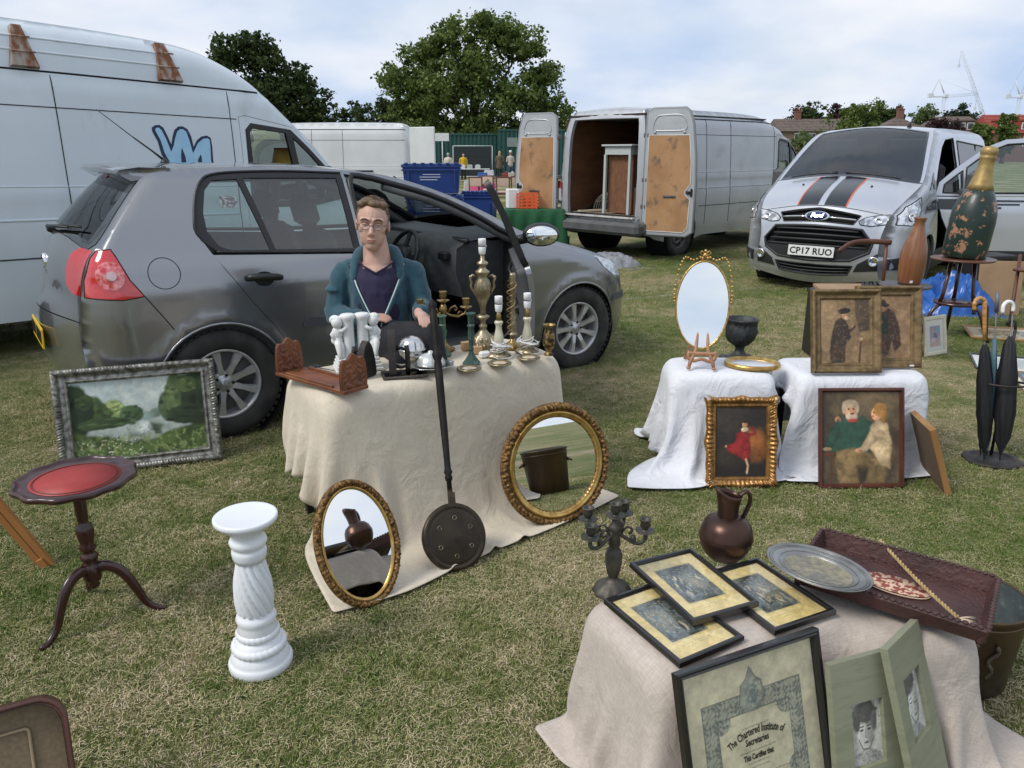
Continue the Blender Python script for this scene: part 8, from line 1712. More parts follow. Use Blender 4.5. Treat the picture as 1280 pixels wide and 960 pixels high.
# ================================================================ goods on and by the white cloths
zw=.512
t=thing('easel_mirror','oval gilt mirror with ribbon garland on a small wooden easel','mirror'); mc=Vector((.955,3.80,.825))
V,F=oval_frame(.135,.222,[(0,-.006),(0,.006),(.003,.010),(.007,.010),(.010,.004)],160,lambda a_,s_,j,d:(.0012*math.sin(s_*2*PI*110),0)if j in(2,3)else(0,0)); fr=MB().add(V,F,True).build('frame',gilt_b,t)
b=MB(); b.lathe([(0,.003),(1,.003),(1,-.004),(0,-.004)],64,rot=Matrix.Diagonal((.128,.215,1,1)),caps=False,smooth=False); b.build('mirror_glass',mirror_m,t)
b=MB(); b.ball((0,.246,.004),(.010,.014,.006),10,8); b.ball((0,.268,.004),(.008,.008,.006),8,6)
for sg in(-1,1):b.tube([(0,.25,.004),(sg*.018,.268,.004),(sg*.028,.258,.004),(sg*.010,.244,.004)],.0035,6); b.ball((sg*.012,.232,.004),(.008,.010,.005),8,6)
b.build('ribbon_crest',gilt_b,t)
for sg in(-1,1):
 pts=cat([(sg*.008,.245,.004),(sg*.055,.222,.004),(sg*.095,.235,.004),(sg*.118,.195,.004),(sg*.135,.120,.004),(sg*.140,.05,.004),(sg*.136,.0,.004)],6)
 for i in range(0,len(pts)-1,2):
  b=MB(); b.ball(pts[i],(.0065,.0075,.005),7,5); b.build('garland_bead',gilt_b,t)
t.matrix_world=Matrix.Translation(mc)@Matrix.Rotation(R(-10),4,'Z')@Matrix.Rotation(R(90-9),4,'X')
t=thing('display_easel','small carved wooden easel holding the oval gilt mirror','easel',(.965,3.80,zw),R(-10)); ew=M('easel_wood',(.42,.22,.12),(.30,.14,.07),scale=14,rough=.5,bump=.2)
b=MB(); b.box((0,-.055,.075),(.13,.018,.018),bev=.004); b.tube(cat([(-.062,-.05,.085),(-.066,-.062,.055),(-.040,-.068,.040),(0,-.064,.050),(.040,-.068,.040),(.066,-.062,.055),(.062,-.05,.085)],4),.009,8); b.build('ledge',ew,t)
for sx in(-1,1):b=MB(); b.tube([(sx*.020,.0,.24),(sx*.030,-.045,.09),(sx*.055,-.075,.035),(sx*.062,-.085,.004)],[.007,.009,.010,.008],8); b.ball((sx*.062,-.086,.008),(.012,.012,.008),8,6); b.build('front_leg',ew,t)
b=MB(); b.tube([(-.01,.0,.24),(-.07,.11,.004)],[.009,.008],8,flat=1.6); b.build('rear_leg',ew,t)
t=thing('gilt_oval_frame','flat oval gilt frame with pale glass lying on the left white cloth','frame',(1.232,3.80,zw),R(-15)); V,F=oval_frame(.140,.112,[(0,0),(0,.012),(.004,.020),(.010,.022),(.015,.016),(.020,.012),(.024,.014),(.028,.006)],120); MB().add(V,F,True).build('frame',gilt_b,t)
b=MB(); b.lathe([(1,.007),(0,.007)],48,rot=Matrix.Diagonal((.114,.086,1,1)),caps=False); b.build('picture',M('faded_print',(.46,.45,.44),(.60,.60,.62),scale=9,rough=.12,coat=.6,lo=.4,hi=.6),t)
t=thing('iron_urn','dark cast-iron urn with grapevine relief standing behind the left white cloth','urn',(1.405,4.60,.0)); um=M('urn_iron',(.055,.06,.06),(.03,.033,.033),scale=16,metal=.3,rough=.55,bump=.5,bscale=50,col3=(.09,.10,.10),s3=30)
u0=.34
b=MB(); b.box((0,0,u0/2),(.20,.20,u0),bev=.008); b.build('plinth',M('plinth_dark',(.05,.05,.048),rough=.8),t)
b=MB(); b.lathe([(.078,0),(.082,.006),(.070,.014),(.052,.022),(.036,.034),(.028,.048),(.026,.062),(.032,.070),(.028,.076)],40,c=(0,0,u0)); b.build('foot',um,t)
b=MB(); b.lathe([(.028,.076),(.045,.084),(.070,.105),(.088,.135),(.094,.17),(.092,.205),(.088,.225),(.094,.235),(.098,.245),(.096,.25),(.086,.248),(.084,.20),(.06,.12)],80,c=(0,0,u0),mod=lambda a_,z,r,i:1+(.10*math.sin(a_*9+z*80)*math.sin(z*160+3*math.sin(a_*5))if .10<z<.23 and i<8 else(.04*math.sin(a_*16)if z<.11 else 0))); b.build('bowl',um,t)
# ================================================================ people
def remeshed(name,build,voxel,smooth=2,fn=None):
 """union of overlapping shapes turned into one continuous skin"""
 b=MB(); build(b); me=b.mesh(name); o=bpy.data.objects.new('tmp',me); C.objects.link(o)
 m=o.modifiers.new('r','REMESH'); m.mode='VOXEL'; m.voxel_size=voxel; m.use_smooth_shade=True
 s_=o.modifiers.new('s','SMOOTH'); s_.factor=.6; s_.iterations=smooth
 dg=bpy.context.evaluated_depsgraph_get(); me2=bpy.data.meshes.new_from_object(o.evaluated_get(dg)); bpy.data.objects.remove(o); bpy.data.meshes.remove(me)
 if fn:
  P=np.empty(len(me2.vertices)*3,np.float32); me2.vertices.foreach_get('co',P); P=P.reshape(-1,3).astype(float); P=fn(P); me2.vertices.foreach_set('co',P.astype(np.float32).ravel()); me2.update()
 me2.name=name; return me2
def cap(b,p,q,r0,r1,n=12):
 p,q=Vector(p),Vector(q); b.ball(p,r0,n,8); b.ball(q,r1,n,8); b.tube([p,q],[r0,r1],n)
def limb(b,pts,rs_,n=12):
 for i in range(len(pts)-1):cap(b,pts[i],pts[i+1],rs_[i],rs_[i+1],n)
skin=M('skin',(.56,.36,.28),(.50,.29,.22),scale=18,rough=.5,sss=.15,bump=.1,bscale=300)
def hand(b,wrist,d,up,side,s_=1.,curl=.5):
 """palm with four curled fingers and a thumb; d: direction of the fingers, up: back of the hand, side: towards the thumb"""
 w,d,up=Vector(wrist),Vector(d).normalized(),Vector(up).normalized(); sd_=d.cross(up).normalized()*side; up=sd_.cross(d).normalized()*side
 b.ball(w+d*.045*s_,(.020*s_,.038*s_,.044*s_),10,8,Matrix((up,sd_,d)).transposed().to_4x4())
 for k,(o_,L_)in enumerate(((.028,.068),(.010,.076),(-.009,.070),(-.026,.056))):
  p=w+d*.078*s_+sd_*o_*s_; dd=d.copy(); r_=.0088*s_
  for j in range(3):
   dd=(dd-up*curl*(.35+.3*j)).normalized(); q=p+dd*L_*s_*(.45,.32,.25)[j]; cap(b,p,q,r_,r_*.92,8); p=q; r_*=.9
 p=w+d*.025*s_+sd_*.028*s_
 for j,l_ in enumerate((.034,.028)):dd=(d*.7+sd_*(.8-.4*j)-up*.35).normalized(); q=p+dd*l_*s_; cap(b,p,q,.0115*s_,.0100*s_,8); p=q
# ---- the seated man; local frame: x to his left as seen (image right), -y towards the camera
mx_,my_=-.635,3.64
man=thing('person','man in glasses and an open teal jacket sitting behind the beige table','person',(mx_,my_,0),R(6))
HC=Vector((.0,-.055,1.215))
def body_fn(b):
 limb(b,[(0,.02,.56),(0,.0,.72),(0,.0,.88)],[.150,.145,.150]); b.ball((0,.0,.93),(.175,.105,.075),16,10)
 cap(b,(-.12,.0,.955),(.12,.0,.955),.062,.062); limb(b,[(0,.0,1.0),(0,-.025,1.10)],[.060,.054])
 limb(b,[(-.185,.0,.94),(-.225,-.02,.76),(-.12,-.15,.755),(-.085,-.165,.765)],[.055,.044,.034,.028])
 limb(b,[(.185,.0,.94),(.225,-.05,.78),(.225,-.20,.79),(.225,-.22,.795)],[.055,.044,.034,.028])
 hand(b,(-.075,-.168,.768),(1,-.25,.08),(0,-.25,1),-1,1.,.35); hand(b,(.228,-.215,.795),(.25,-1,-.05),(.2,-.1,1),-1,1.,.6)
 limb(b,[(-.09,.0,.54),(.10,-.22,.66),(.27,-.30,.69)],[.095,.080,.065]); limb(b,[(.27,-.30,.69),(.32,-.34,.50),(.34,-.36,.36)],[.06,.052,.038])
 limb(b,[(.10,.0,.53),(.12,-.26,.56),(.13,-.34,.53)],[.095,.080,.065]); limb(b,[(.13,-.34,.53),(.12,-.30,.25),(.12,-.28,.09)],[.060,.050,.036])
 for f_ in((.12,-.28,.06),(.34,-.36,.33)):cap(b,f_,(f_[0],f_[1]-.15,f_[2]-.02),.036,.030)
me_body=remeshed('body',body_fn,.0065,2); link('body',me_body,man,skin)
head_from=len(man.children)
def head_fn(b):
 c=HC
 b.ball(c+Vector((0,.012,.028)),(.076,.094,.088),24,16); b.ball(c+Vector((0,-.030,-.030)),(.062,.058,.074),20,14); b.ball(c+Vector((0,-.040,-.082)),(.036,.036,.028),16,10)
 for s_ in(-1,1):
  b.ball(c+Vector((s_*.036,-.030,-.060)),(.021,.034,.028),12,8); b.ball(c+Vector((s_*.043,-.052,-.012)),(.022,.024,.020),12,8)
  b.ball(c+Vector((s_*.077,.012,-.004)),(.008,.015,.027),12,8); cap(b,c+Vector((s_*.012,-.080,.026)),c+Vector((s_*.050,-.062,.026)),.010,.009,8); b.ball(c+Vector((s_*.009,-.088,-.032)),(.009,.010,.008),8,6)
 cap(b,c+Vector((0,-.080,.010)),c+Vector((0,-.102,-.026)),.0085,.0115,10); b.ball(c+Vector((0,-.080,-.056)),(.023,.010,.0055),12,8); b.ball(c+Vector((0,-.081,-.064)),(.019,.010,.006),12,8)
 limb(b,[c+Vector((0,.030,-.05)),c+Vector((0,.038,-.16))],[.048,.050])
def head_shape(P):
 for s_ in(-1,1):
  e=np.array(HC+Vector((s_*.031,-.078,.006))); d=np.linalg.norm((P-e)/np.array([.017,.03,.012]),axis=1); P[:,1]+=.0085*np.exp(-d**2)
 m=np.array(HC+Vector((0,-.088,-.060))); d=np.hypot((P[:,0]-m[0])/.024,(P[:,2]-m[2])/.0022); P[:,1]+=.004*np.exp(-d**2)*(P[:,1]<HC.y-.05); return P
link('head',remeshed('head',head_fn,.0028,2,head_shape),man,skin)
eye_w=M('eye_white',(.72,.70,.68),rough=.15,coat=1); iris=M('iris',(.05,.06,.07),rough=.1,coat=1); lipm=M('lips',(.40,.17,.14),rough=.45); browm=M('brow',(.10,.060,.035),rough=.9)
for s_ in(-1,1):
 b=MB(); b.ball(HC+Vector((s_*.031,-.0645,.005)),.0108,14,10); e_=b.build('eye',eye_w,man); b=MB(); b.ball(HC+Vector((s_*.031+.001,-.0722,.005)),(.0050,.0038,.0050),12,8); b.build('iris',iris,e_)
 b=MB(); b.tube([HC+Vector((s_*.031+x_,-.0765+.35*abs(x_)*(1 if x_*s_>0 else .2),.0108-1.1*abs(x_)**1.0*.28))for x_ in(-.014,-.007,0,.007,.014)],.0034,6); b.build('eyelid',skin,e_)
 b=MB(); b.tube([HC+Vector((s_*x_,y_,z_))for x_,y_,z_ in((.012,-.090,.026),(.026,-.089,.032),(.042,-.080,.031),(.053,-.066,.024))],[.0028,.0038,.0032,.0018],6); b.build('eyebrow',browm,man)
b=MB(); b.tube([HC+Vector(p)for p in((-.024,-.0825,-.0575),(-.010,-.0905,-.0560),(0,-.092,-.0575),(.010,-.0905,-.0560),(.024,-.0825,-.0565))],[.001,.003,.0026,.003,.001],6); b.tube([HC+Vector(p)for p in((-.019,-.085,-.0625),(0,-.092,-.0655),(.019,-.085,-.0625))],[.001,.0042,.001],6); b.build('lips',lipm,man)
# glasses
g=thing('glasses',None,None); g.parent=man; gmet=M('glasses_metal',(.05,.045,.04),rough=.3,metal=.7)
for s_ in(-1,1):
 pts=[HC+Vector((s_*.0325+.0235*cos(q)*(1 if abs(cos(q))<.9 else .98),-.094+.010*abs(cos(q))*(cos(q)*s_>0),.002+.0145*sin(q)))for q in[2*PI*i/24 for i in range(24)]]
 b=MB(); b.tube(pts,.0009,6,closed=True); b.build('rim',gmet,g); b=MB(); b.add(pts,[tuple(range(24))]); b.build('lens',GLASS('lens',(.96,.97,.97),.05,.0),g)
 b=MB(); b.tube([HC+Vector(p)for p in((s_*.056,-.084,.006),(s_*.076,-.055,.006),(s_*.081,.004,.004),(s_*.080,.018,-.010))],.0014,5); b.build('temple',gmet,g)
b=MB(); b.tube([HC+Vector(p)for p in((-.009,-.094,.004),(0,-.098,.007),(.009,-.094,.004))],.0013,5); b.build('bridge',gmet,g)
# hair: short brown cap with tufts, receding temples
hairm=M('hair_brown',(.10,.060,.032),(.17,.105,.058),scale=60,rough=.6,stretch=(1,1,.2),bump=.6,bscale=160)
def hair_fn(b):
 b.ball(HC+Vector((0,.027,.040)),(.0805,.093,.0835),24,16); b.ball(HC+Vector((0,.055,-.01)),(.074,.062,.07),16,12)
 for s_ in(-1,1):b.ball(HC+Vector((s_*.067,.010,.030)),(.012,.030,.034),10,8); b.ball(HC+Vector((s_*.046,-.030,.090)),(.028,.026,.018),10,8)
 b.ball(HC+Vector((.010,-.046,.094)),(.036,.026,.018),12,8); b.ball(HC+Vector((-.022,-.034,.102)),(.036,.03,.018),12,8)
def hair_shape(P):
 q=P-np.array(HC); n_=np.array([mnoise.noise(Vector((a*90,b_*60,c*30)))for a,b_,c in P]); r_=q/np.linalg.norm(q,axis=1)[:,None]; return P+r_*(n_*.002)[:,None]
link('hair',remeshed('hair',hair_fn,.004,1,hair_shape),man,hairm)
rs=random.Random(8); b=MB()
for i in range(340):
 a_=rs.uniform(0,2*PI); e_=rs.uniform(.15,1.5); n_=Vector((cos(a_)*cos(e_),sin(a_)*cos(e_),sin(e_)))
 if n_.y<-.35 and n_.z<.72:continue
 p=HC+Vector((n_.x*.081,.027+n_.y*.093,.040+n_.z*.0835)); t_=Vector((n_.x*.3+.25*rs.uniform(-1,1),-.75,.25-n_.z*.3)); b.tube([p,p+t_*.010+n_*.003,p+t_*.020+n_*.001],[.0022,.0018,.0005],4)
o_=b.build('hair_strands',hairm,man); o_['kind']='stuff'
HS_=Matrix.Translation(HC+Vector((-.012,.0,-.038)))@Matrix.Rotation(R(4),4,'Y')@Matrix.Diagonal((1.12,1.04,1.04,1))@Matrix.Translation(-HC)
for o_ in man.children:
 if o_.name.split('.')[0]!='body':o_.matrix_local=HS_
man.scale=(.84,1,1); man.location.z=.062
# clothes
teal=M('jacket_teal',(.014,.058,.082),(.018,.072,.10),scale=40,rough=.85,bump=.4,bscale=22,sheen=.2); navy_t=M('tshirt_navy',(.018,.014,.042),(.025,.02,.055),scale=30,rough=.9,bump=.2,bscale=25)
def shirt(b):limb(b,[(0,.0,.56),(0,-.012,.72),(0,-.014,.88)],[.158,.152,.155]); b.ball((0,-.008,.935),(.172,.112,.076),16,10)
def shirt_shape(P):
 return P
me_s=remeshed('tshirt',shirt,.008,3);
# cut the v neck: drop faces high in the middle front
def cut(me,test):
 import bmesh
 bm=bmesh.new(); bm.from_mesh(me); dl=[f for f in bm.faces if test(f.calc_center_median())]; bmesh.ops.delete(bm,geom=dl,context='FACES'); bm.to_mesh(me); bm.free(); return me
cut(me_s,lambda c:(c.z>.985 and abs(c.x)<.085)or(c.y<0 and c.z>.966+abs(c.x)*.42 and abs(c.x)<.12)); link('tshirt',me_s,man,navy_t)
vs_=np.array([tuple(v_.co)for v_ in me_s.vertices]); nb_=[]
for x in np.linspace(-.098,.098,21):
 z=.968+abs(x)*.42; k_=(np.abs(vs_[:,0]-x)<.014)&(np.abs(vs_[:,2]-z)<.014)&(vs_[:,1]<0); nb_.append((x,(vs_[k_,1].min()if k_.any()else-.08)-.001,z))
b=MB(); b.tube(nb_,.0058,8,flat=.7); b.build('neckband',navy_t,man)
def neck_skin(b):limb(b,[(0,-.012,.90),(0,-.012,1.0),(0,-.016,1.10)],[.115,.082,.060]); b.ball((0,-.052,.955),(.075,.07,.05),12,8)
link('neck',remeshed('neck',neck_skin,.006,4),man,skin)
def jack(b):
 limb(b,[(0,.02,.55),(0,.015,.72),(0,.015,.88)],[.180,.176,.176]); b.ball((0,.012,.945),(.205,.115,.080),18,12); cap(b,(-.155,.01,.955),(.155,.01,.955),.062,.062)
 limb(b,[(-.195,.01,.93),(-.245,-.01,.76),(-.17,-.13,.75),(-.115,-.155,.762)],[.075,.064,.054,.044]); limb(b,[(.195,.01,.93),(.245,-.04,.78),(.238,-.15,.785),(.230,-.195,.79)],[.075,.064,.052,.044])
 for i in range(5):a_=i/4; b.ball((-.24+.02*math.sin(i*2),-.01,.88-.05*i),(.062,.066,.020),10,6)
def jack_shape(P):
 n_=np.array([mnoise.noise(Vector((a*9,b_*9,c*16)))+.5*mnoise.noise(Vector((a*22,b_*22,c*30)))for a,b_,c in P]); q=P*np.array([1,1,0]); q/=np.linalg.norm(q,axis=1)[:,None]+1e-6; return P+q*(n_*.009)[:,None]
me_j=remeshed('jacket',jack,.008,2,jack_shape)
op=lambda z:.016+.125*max(0,(z-.74)/.23)**.95
cut(me_j,lambda c:(c.y<-.03 and abs(c.x)<op(c.z)and c.z>.66)or(c.z>.985 and abs(c.x)<.095)); jo=link('jacket',me_j,man,teal); sm_=jo.modifiers.new('t','SOLIDIFY'); sm_.thickness=.004; sm_.offset=-1
# collar and hood roll, zip edges
b=MB()
for s_ in(-1,1):b.tube(cat([(s_*.118,-.085,.930),(s_*.122,-.066,.965),(s_*.112,-.015,1.010),(s_*.085,.05,1.035),(s_*.035,.09,1.03),(0,.10,1.03)],5),[.018,.020,.021,.022,.024,.026,.027,.029,.031,.033,.034,.036,.037,.038,.039,.040,.040,.040,.040,.040,.040,.040,.040,.040,.040,.040][:26],10)
b.build('hood',teal,man)
zipm=M('zip_white',(.55,.70,.66),rough=.5)
for s_ in(-1,1):
 b=MB(); zs=np.linspace(.665,.955,14); pts=[]
 for z in zs:
  x=op(z); rr_=.176 if z<.9 else .176-(z-.9)*.5; y=.015-math.sqrt(max(.001,rr_**2-x**2))-.006; pts.append((s_*x,y,z))
 b.tube(pts,.0040,6); b.build('zip',zipm,man)
 b=MB(); pts2=[(x+s_*.012,y-.001,z)for x,y,z in pts]; b.tube(pts2,.010,8,flat=.6); b.build('placket',teal,man)
trs=M('trousers_black',(.010,.010,.013),(.016,.016,.02),scale=20,rough=.9,bump=.3,bscale=20)
def trou(b):
 b.ball((0,.02,.55),(.17,.14,.12),16,10); limb(b,[(-.09,.0,.55),(.10,-.22,.665),(.275,-.305,.70)],[.108,.095,.080]); limb(b,[(.275,-.305,.70),(.325,-.345,.50),(.342,-.36,.38)],[.078,.066,.056]); limb(b,[(.10,.0,.54),(.12,-.26,.565),(.13,-.345,.54)],[.108,.095,.08]); limb(b,[(.13,-.345,.54),(.12,-.30,.25),(.12,-.28,.12)],[.078,.066,.056])
link('trousers',remeshed('trousers',trou,.010,2),man,trs)
b=MB()
for f_ in((.12,-.28,.05),(.34,-.36,.32)):b.ball((f_[0],f_[1]-.07,f_[2]-.005),(.045,.125,.042),14,8)
b.build('shoe',trim,man)
t=thing('folding_chair','black folding chair under the seated man','chair',(mx_,my_+.03,0),R(6))
b=MB(); b.box((0,0,.43),(.42,.40,.03),bev=.01); b.build('seat',trim,t); b=MB(); b.box((0,.20,.74),(.40,.02,.22),bev=.008); b.build('backrest',trim,t)
for x in(-.19,.19):
 for y in(-.17,.19):b=MB(); b.tube([(x,y,0),(x,y,.43 if y<0 else .84)],.011,8); b.build('leg',trim,t)
# ---- people far off
def figure(label,loc,rz,h,coat,legs,hair_c,long_coat=False,arms='down',hat=None,longhair=False,group='people browsing in the distance'):
 t=thing('person',label,'person',loc,rz,group); k=h/1.70
 def bd(b):
  limb(b,[(0,0,.92*k),(0,0,1.15*k),(0,0,1.32*k)],[.15*k,.14*k,.15*k]); cap(b,(-.12*k,0,1.38*k),(.12*k,0,1.38*k),.065*k,.065*k); limb(b,[(0,0,1.42*k),(0,-.01,1.50*k)],[.055*k,.05*k]); b.ball((0,-.01,1.60*k),(.075*k,.09*k,.105*k),14,10)
  for s_ in(-1,1):
   limb(b,[(s_*.09*k,0,.88*k),(s_*.10*k,-.01,.48*k),(s_*.10*k,.02,.07*k)],[.085*k,.06*k,.045*k]); cap(b,(s_*.10*k,0,.045*k),(s_*.11*k,-.14*k,.035*k),.04*k,.032*k)
   pa=[(s_*.18*k,0,1.36*k),(s_*.23*k,.02,1.10*k),(s_*.22*k,-.08*k,.86*k)]if arms=='down' else[(s_*.18*k,0,1.36*k),(s_*.23*k,-.02,1.12*k),(s_*.08*k,-.24*k,1.18*k)]
   limb(b,pa,[.052*k,.042*k,.032*k]); hand(b,pa[2],Vector(pa[2])-Vector(pa[1]),(0,-1,.2),s_,k,.4)
 link('body',remeshed('body',bd,.016,1),t,skin)
 def ct(b):
  limb(b,[(0,0,(.75 if long_coat else .92)*k),(0,0,1.15*k),(0,0,1.32*k)],[.20*k if long_coat else .17*k,.165*k,.17*k]); cap(b,(-.14*k,0,1.38*k),(.14*k,0,1.38*k),.078*k,.078*k)
  for s_ in(-1,1):
   pa=[(s_*.18*k,0,1.36*k),(s_*.235*k,.02,1.10*k),(s_*.225*k,-.06*k,.92*k)]if arms=='down' else[(s_*.18*k,0,1.36*k),(s_*.235*k,-.02,1.12*k),(s_*.11*k,-.20*k,1.17*k)]
   limb(b,pa,[.07*k,.06*k,.048*k])
 link('coat',remeshed('coat',ct,.02,1),t,coat)
 def tr(b):
  for s_ in(-1,1):limb(b,[(s_*.09*k,0,.88*k),(s_*.10*k,-.01,.48*k),(s_*.10*k,.02,.11*k)],[.10*k,.075*k,.062*k])
  b.ball((0,0,.90*k),(.165*k,.13*k,.10*k),12,8)
 link('trousers',remeshed('trousers',tr,.02,1),t,legs)
 def hr(b):
  b.ball((0,.015,1.635*k),(.086*k,.098*k,.092*k),14,10)
  if longhair:b.ball((0,.07*k,1.50*k),(.085*k,.05*k,.17*k),12,8)
 link('hair',remeshed('hair',hr,.015,1),t,hair_c)
 if hat:b=MB(); b.lathe([(.10*k,0),(.09*k,.03),(.075*k,.12*k),(0,.13*k)],16,c=(0,0,1.68*k)); b.build('hat',hat,t)
 return t
cm=lambda nm,c,c2=None:M(nm,c,c2 or tuple(x*.8 for x in c),scale=10,rough=.85)
FY_=50.
def PX(px,Y):return((px-640)*Y/1003.,Y,gz(Y))
figure('woman with long fair hair in a brown coat, left of the three by the containers',PX(624.5,FY_),R(175),1.70,cm('coat_brown',(.11,.085,.055)),cm('jeans_dark',(.02,.02,.025)),cm('hair_fair',(.42,.32,.18)),True,'down',None,True)
figure('person in a pale coat, jeans and tall white hat, middle of the three',PX(638,FY_),R(200),1.66,cm('coat_pale',(.50,.42,.36)),cm('jeans_blue',(.05,.09,.16)),cm('hair_red',(.35,.12,.08)),False,'fwd',cm('hat_white',(.70,.70,.68)))
figure('white-haired person in a white top and dark trousers, right of the three',PX(656.5,FY_-4),R(170),1.66,cm('top_white',(.64,.66,.68)),cm('jeans_dark',(.02,.02,.025)),cm('hair_white',(.62,.60,.58)),False,'fwd')
figure('person in a yellow jacket near the dark framed panel',PX(579,47),R(10),1.58,cm('jacket_yellow',(.58,.36,.02)),cm('jeans_dark',(.02,.02,.025)),cm('hair_dark',(.03,.02,.015)))
figure('person in a cream jacket seen from behind above the blue crates',PX(560,44),R(185),1.60,cm('jacket_cream',(.62,.55,.46)),cm('jeans_dark',(.02,.02,.025)),cm('hair_grey',(.4,.38,.36)))
# ================================================================ middle distance
blue_p=M('plastic_blue',(.014,.048,.21),(.012,.040,.18),scale=6,rough=.4); navy_p=M('plastic_navy',(.02,.035,.075),rough=.5); print_w=M('print_white',(.55,.6,.68),rough=.6)
def crate(label,loc,rz,w,d,h,mat,grp,marks=True):
 t=thing('plastic_crate',label,'crate',loc,rz,grp); v=[]; b=MB(); tp=.92; T_=.012
 o=[(-1,-1),(1,-1),(1,1),(-1,1)]; r_=[(w/2*tp,d/2*tp,0),(w/2,d/2,h),(w/2-T_,d/2-T_,h),(w/2*tp-T_,d/2*tp-T_,T_)]
 for(a_,c_,z)in r_:v+=[(x*a_,y*c_,z)for x,y in o]
 b.add(v,[(3,2,1,0)]+[(r*4+i,r*4+(i+1)%4,r*4+4+(i+1)%4,r*4+4+i)for r in range(3)for i in range(4)]+[(12,13,14,15)]); b.build('body',mat,t)
 for z,hh in((h-.02,.04),(h-.075,.02)):b=MB(); b.box((0,-d/2,z),(w+.03,.03,hh),bev=.004); b.box((0,d/2,z),(w+.03,.03,hh),bev=.004); b.box((w/2,0,z),(.03,d-.03,hh),bev=.004); b.box((-w/2,0,z),(.03,d-.03,hh),bev=.004); b.build('rim',mat,t)
 n_=7
 for i in range(n_):
  x=-w/2+w*(i+.5)/n_; b=MB(); b.box((x,-d/2-.004,h+.012),(.05,.05,.028),bev=.004); b.build('lid_lug',mat,t)
 b=MB(); b.box((0,0,h+.004),(w*.97,d*.95,.012)); b.build('lid',mat,t)
 for sx in(-1,1):b=MB(); b.box((sx*w*.40,-d/2-.006,h*.55),(.022,.02,h*.6),bev=.003); b.build('rib',mat,t)
 if marks:
  for j in range(3):b=MB(); b.box((w*.0-.02*j,-d/2*(tp+(1-tp)*(.62-j*.07))-.004,h*(.66-j*.09)),(w*(.30+.06*(j==1)),.002,.010)); b.build('printed_line',print_w,t)
 return t
za_=gz(11.5)
crate('dark navy bin at the bottom of the crate stack, seen through the windscreen',(-1.13,11.6,za_),R(4),.80,.60,.62,navy_p,None)
crate('middle blue crate of the stack behind the hatchback',(-1.13,11.6,za_+.65),R(2),.80,.58,.40,blue_p,'blue stacking crates')
crate('top blue crate of the stack, with white printed lines',(-1.16,11.6,za_+1.09),R(3),.82,.60,.40,blue_p,'blue stacking crates')
crate('small blue crate on the grass right of the crate stack',(-.52,12.6,za_),R(-8),.5,.4,1.05,blue_p,'blue stacking crates',False)
# green clothed table with orange crate
gcl=M('cloth_green',(.012,.095,.035),(.008,.07,.025),scale=8,rough=.85)
t=thing('stall_table','table under a long dark green cloth by the open van door','table',(-.14,13.2,gz(13.2)),R(-4))
b=MB(); b.box((.5,.4,.70),(.94,.74,.03)); b.build('table_top',trim,t)
V=[]; F=[]; n_=120; per=[(0,0),(1.,0),(1.,.8),(0,.8)]; pp=dens(per,.045); n_=len(pp)
for i,(x,y)in enumerate(pp):
 for j,z in enumerate((.73,.722,.6,.4,.2,.02)):
  k=(0,.012,.03,.045,.06,.075)[j]; w_=k*(1+.9*math.sin(i*1.15)); dx_=(-1 if x<=0 else 1 if x>=1. else 0); dy_=(-1 if y<=0 else 1 if y>=.8 else 0); V.append((x+dx_*w_*.8,y+dy_*w_*.8,z))
for i in range(n_):
 for j in range(5):F.append((i*6+j,i*6+j+1,((i+1)%n_)*6+j+1,((i+1)%n_)*6+j))
F.append(tuple(i*6 for i in range(n_)))
me=bpy.data.meshes.new('green_cloth'); me.from_pydata(V,[],F); me.polygons.foreach_set('use_smooth',[True]*len(F)); gc_=link('tablecloth',me,None,gcl); gc_.matrix_world=Matrix.Translation((-.14,13.2,gz(13.2)))@Matrix.Rotation(R(-4),4,'Z'); tagp(gc_,'dark green cloth hanging in folds to the grass by the van','tablecloth')
orp=M('crate_orange',(.70,.12,.035),rough=.45)
t=thing('vented_crate','orange ventilated plastic crate standing on the green cloth','crate',(.27,13.55,gz(13.2)+.735),R(-6))
for k in range(5):
 for(cx,cy,lx_,ly_)in((0,-.15,.34,.012),(0,.15,.34,.012),(-.17,0,.012,.30),(.17,0,.012,.30)):b=MB(); b.box((cx,cy,.02+.055*k),(lx_,ly_,.022)); b.build('slat',orp,t)
for x in(-.17,-.085,0,.085,.17):
 for y in(-.15,.15):b=MB(); b.box((x,y,.13),(.022,.016,.26)); b.build('upright',orp,t)
b=MB(); b.box((0,0,.005),(.34,.3,.01)); b.build('bottom',orp,t)
b=MB(); b.box((0,0,.16),(.2,.22,.32),bev=.01); tagp(b.build('white_carton',plast_w,None,(.01,13.6,gz(13.2)+.735),(0,0,.2)),'white carton left of the orange crate on the green cloth','box')
for i,(px,Y,c,lab)in enumerate(((676,14.6,(.30,.26,.2),'tan box on the grass behind the van bumper'),(688,14.8,(.45,.46,.44),'pale box on the grass below the van bumper'),(702,14.5,(.22,.22,.2),'grey box on the grass right of the pale box'))):
 x,y,z=PX(px,Y); b=MB(); b.box((0,0,.08),(.26,.3,.16),bev=.01); b.box((0,0,.165),(.27,.31,.012)); tagp(b.build('low_box',cm('box%d'%i,c),None,(x,y,z),(0,0,.2*i)),lab,'box')
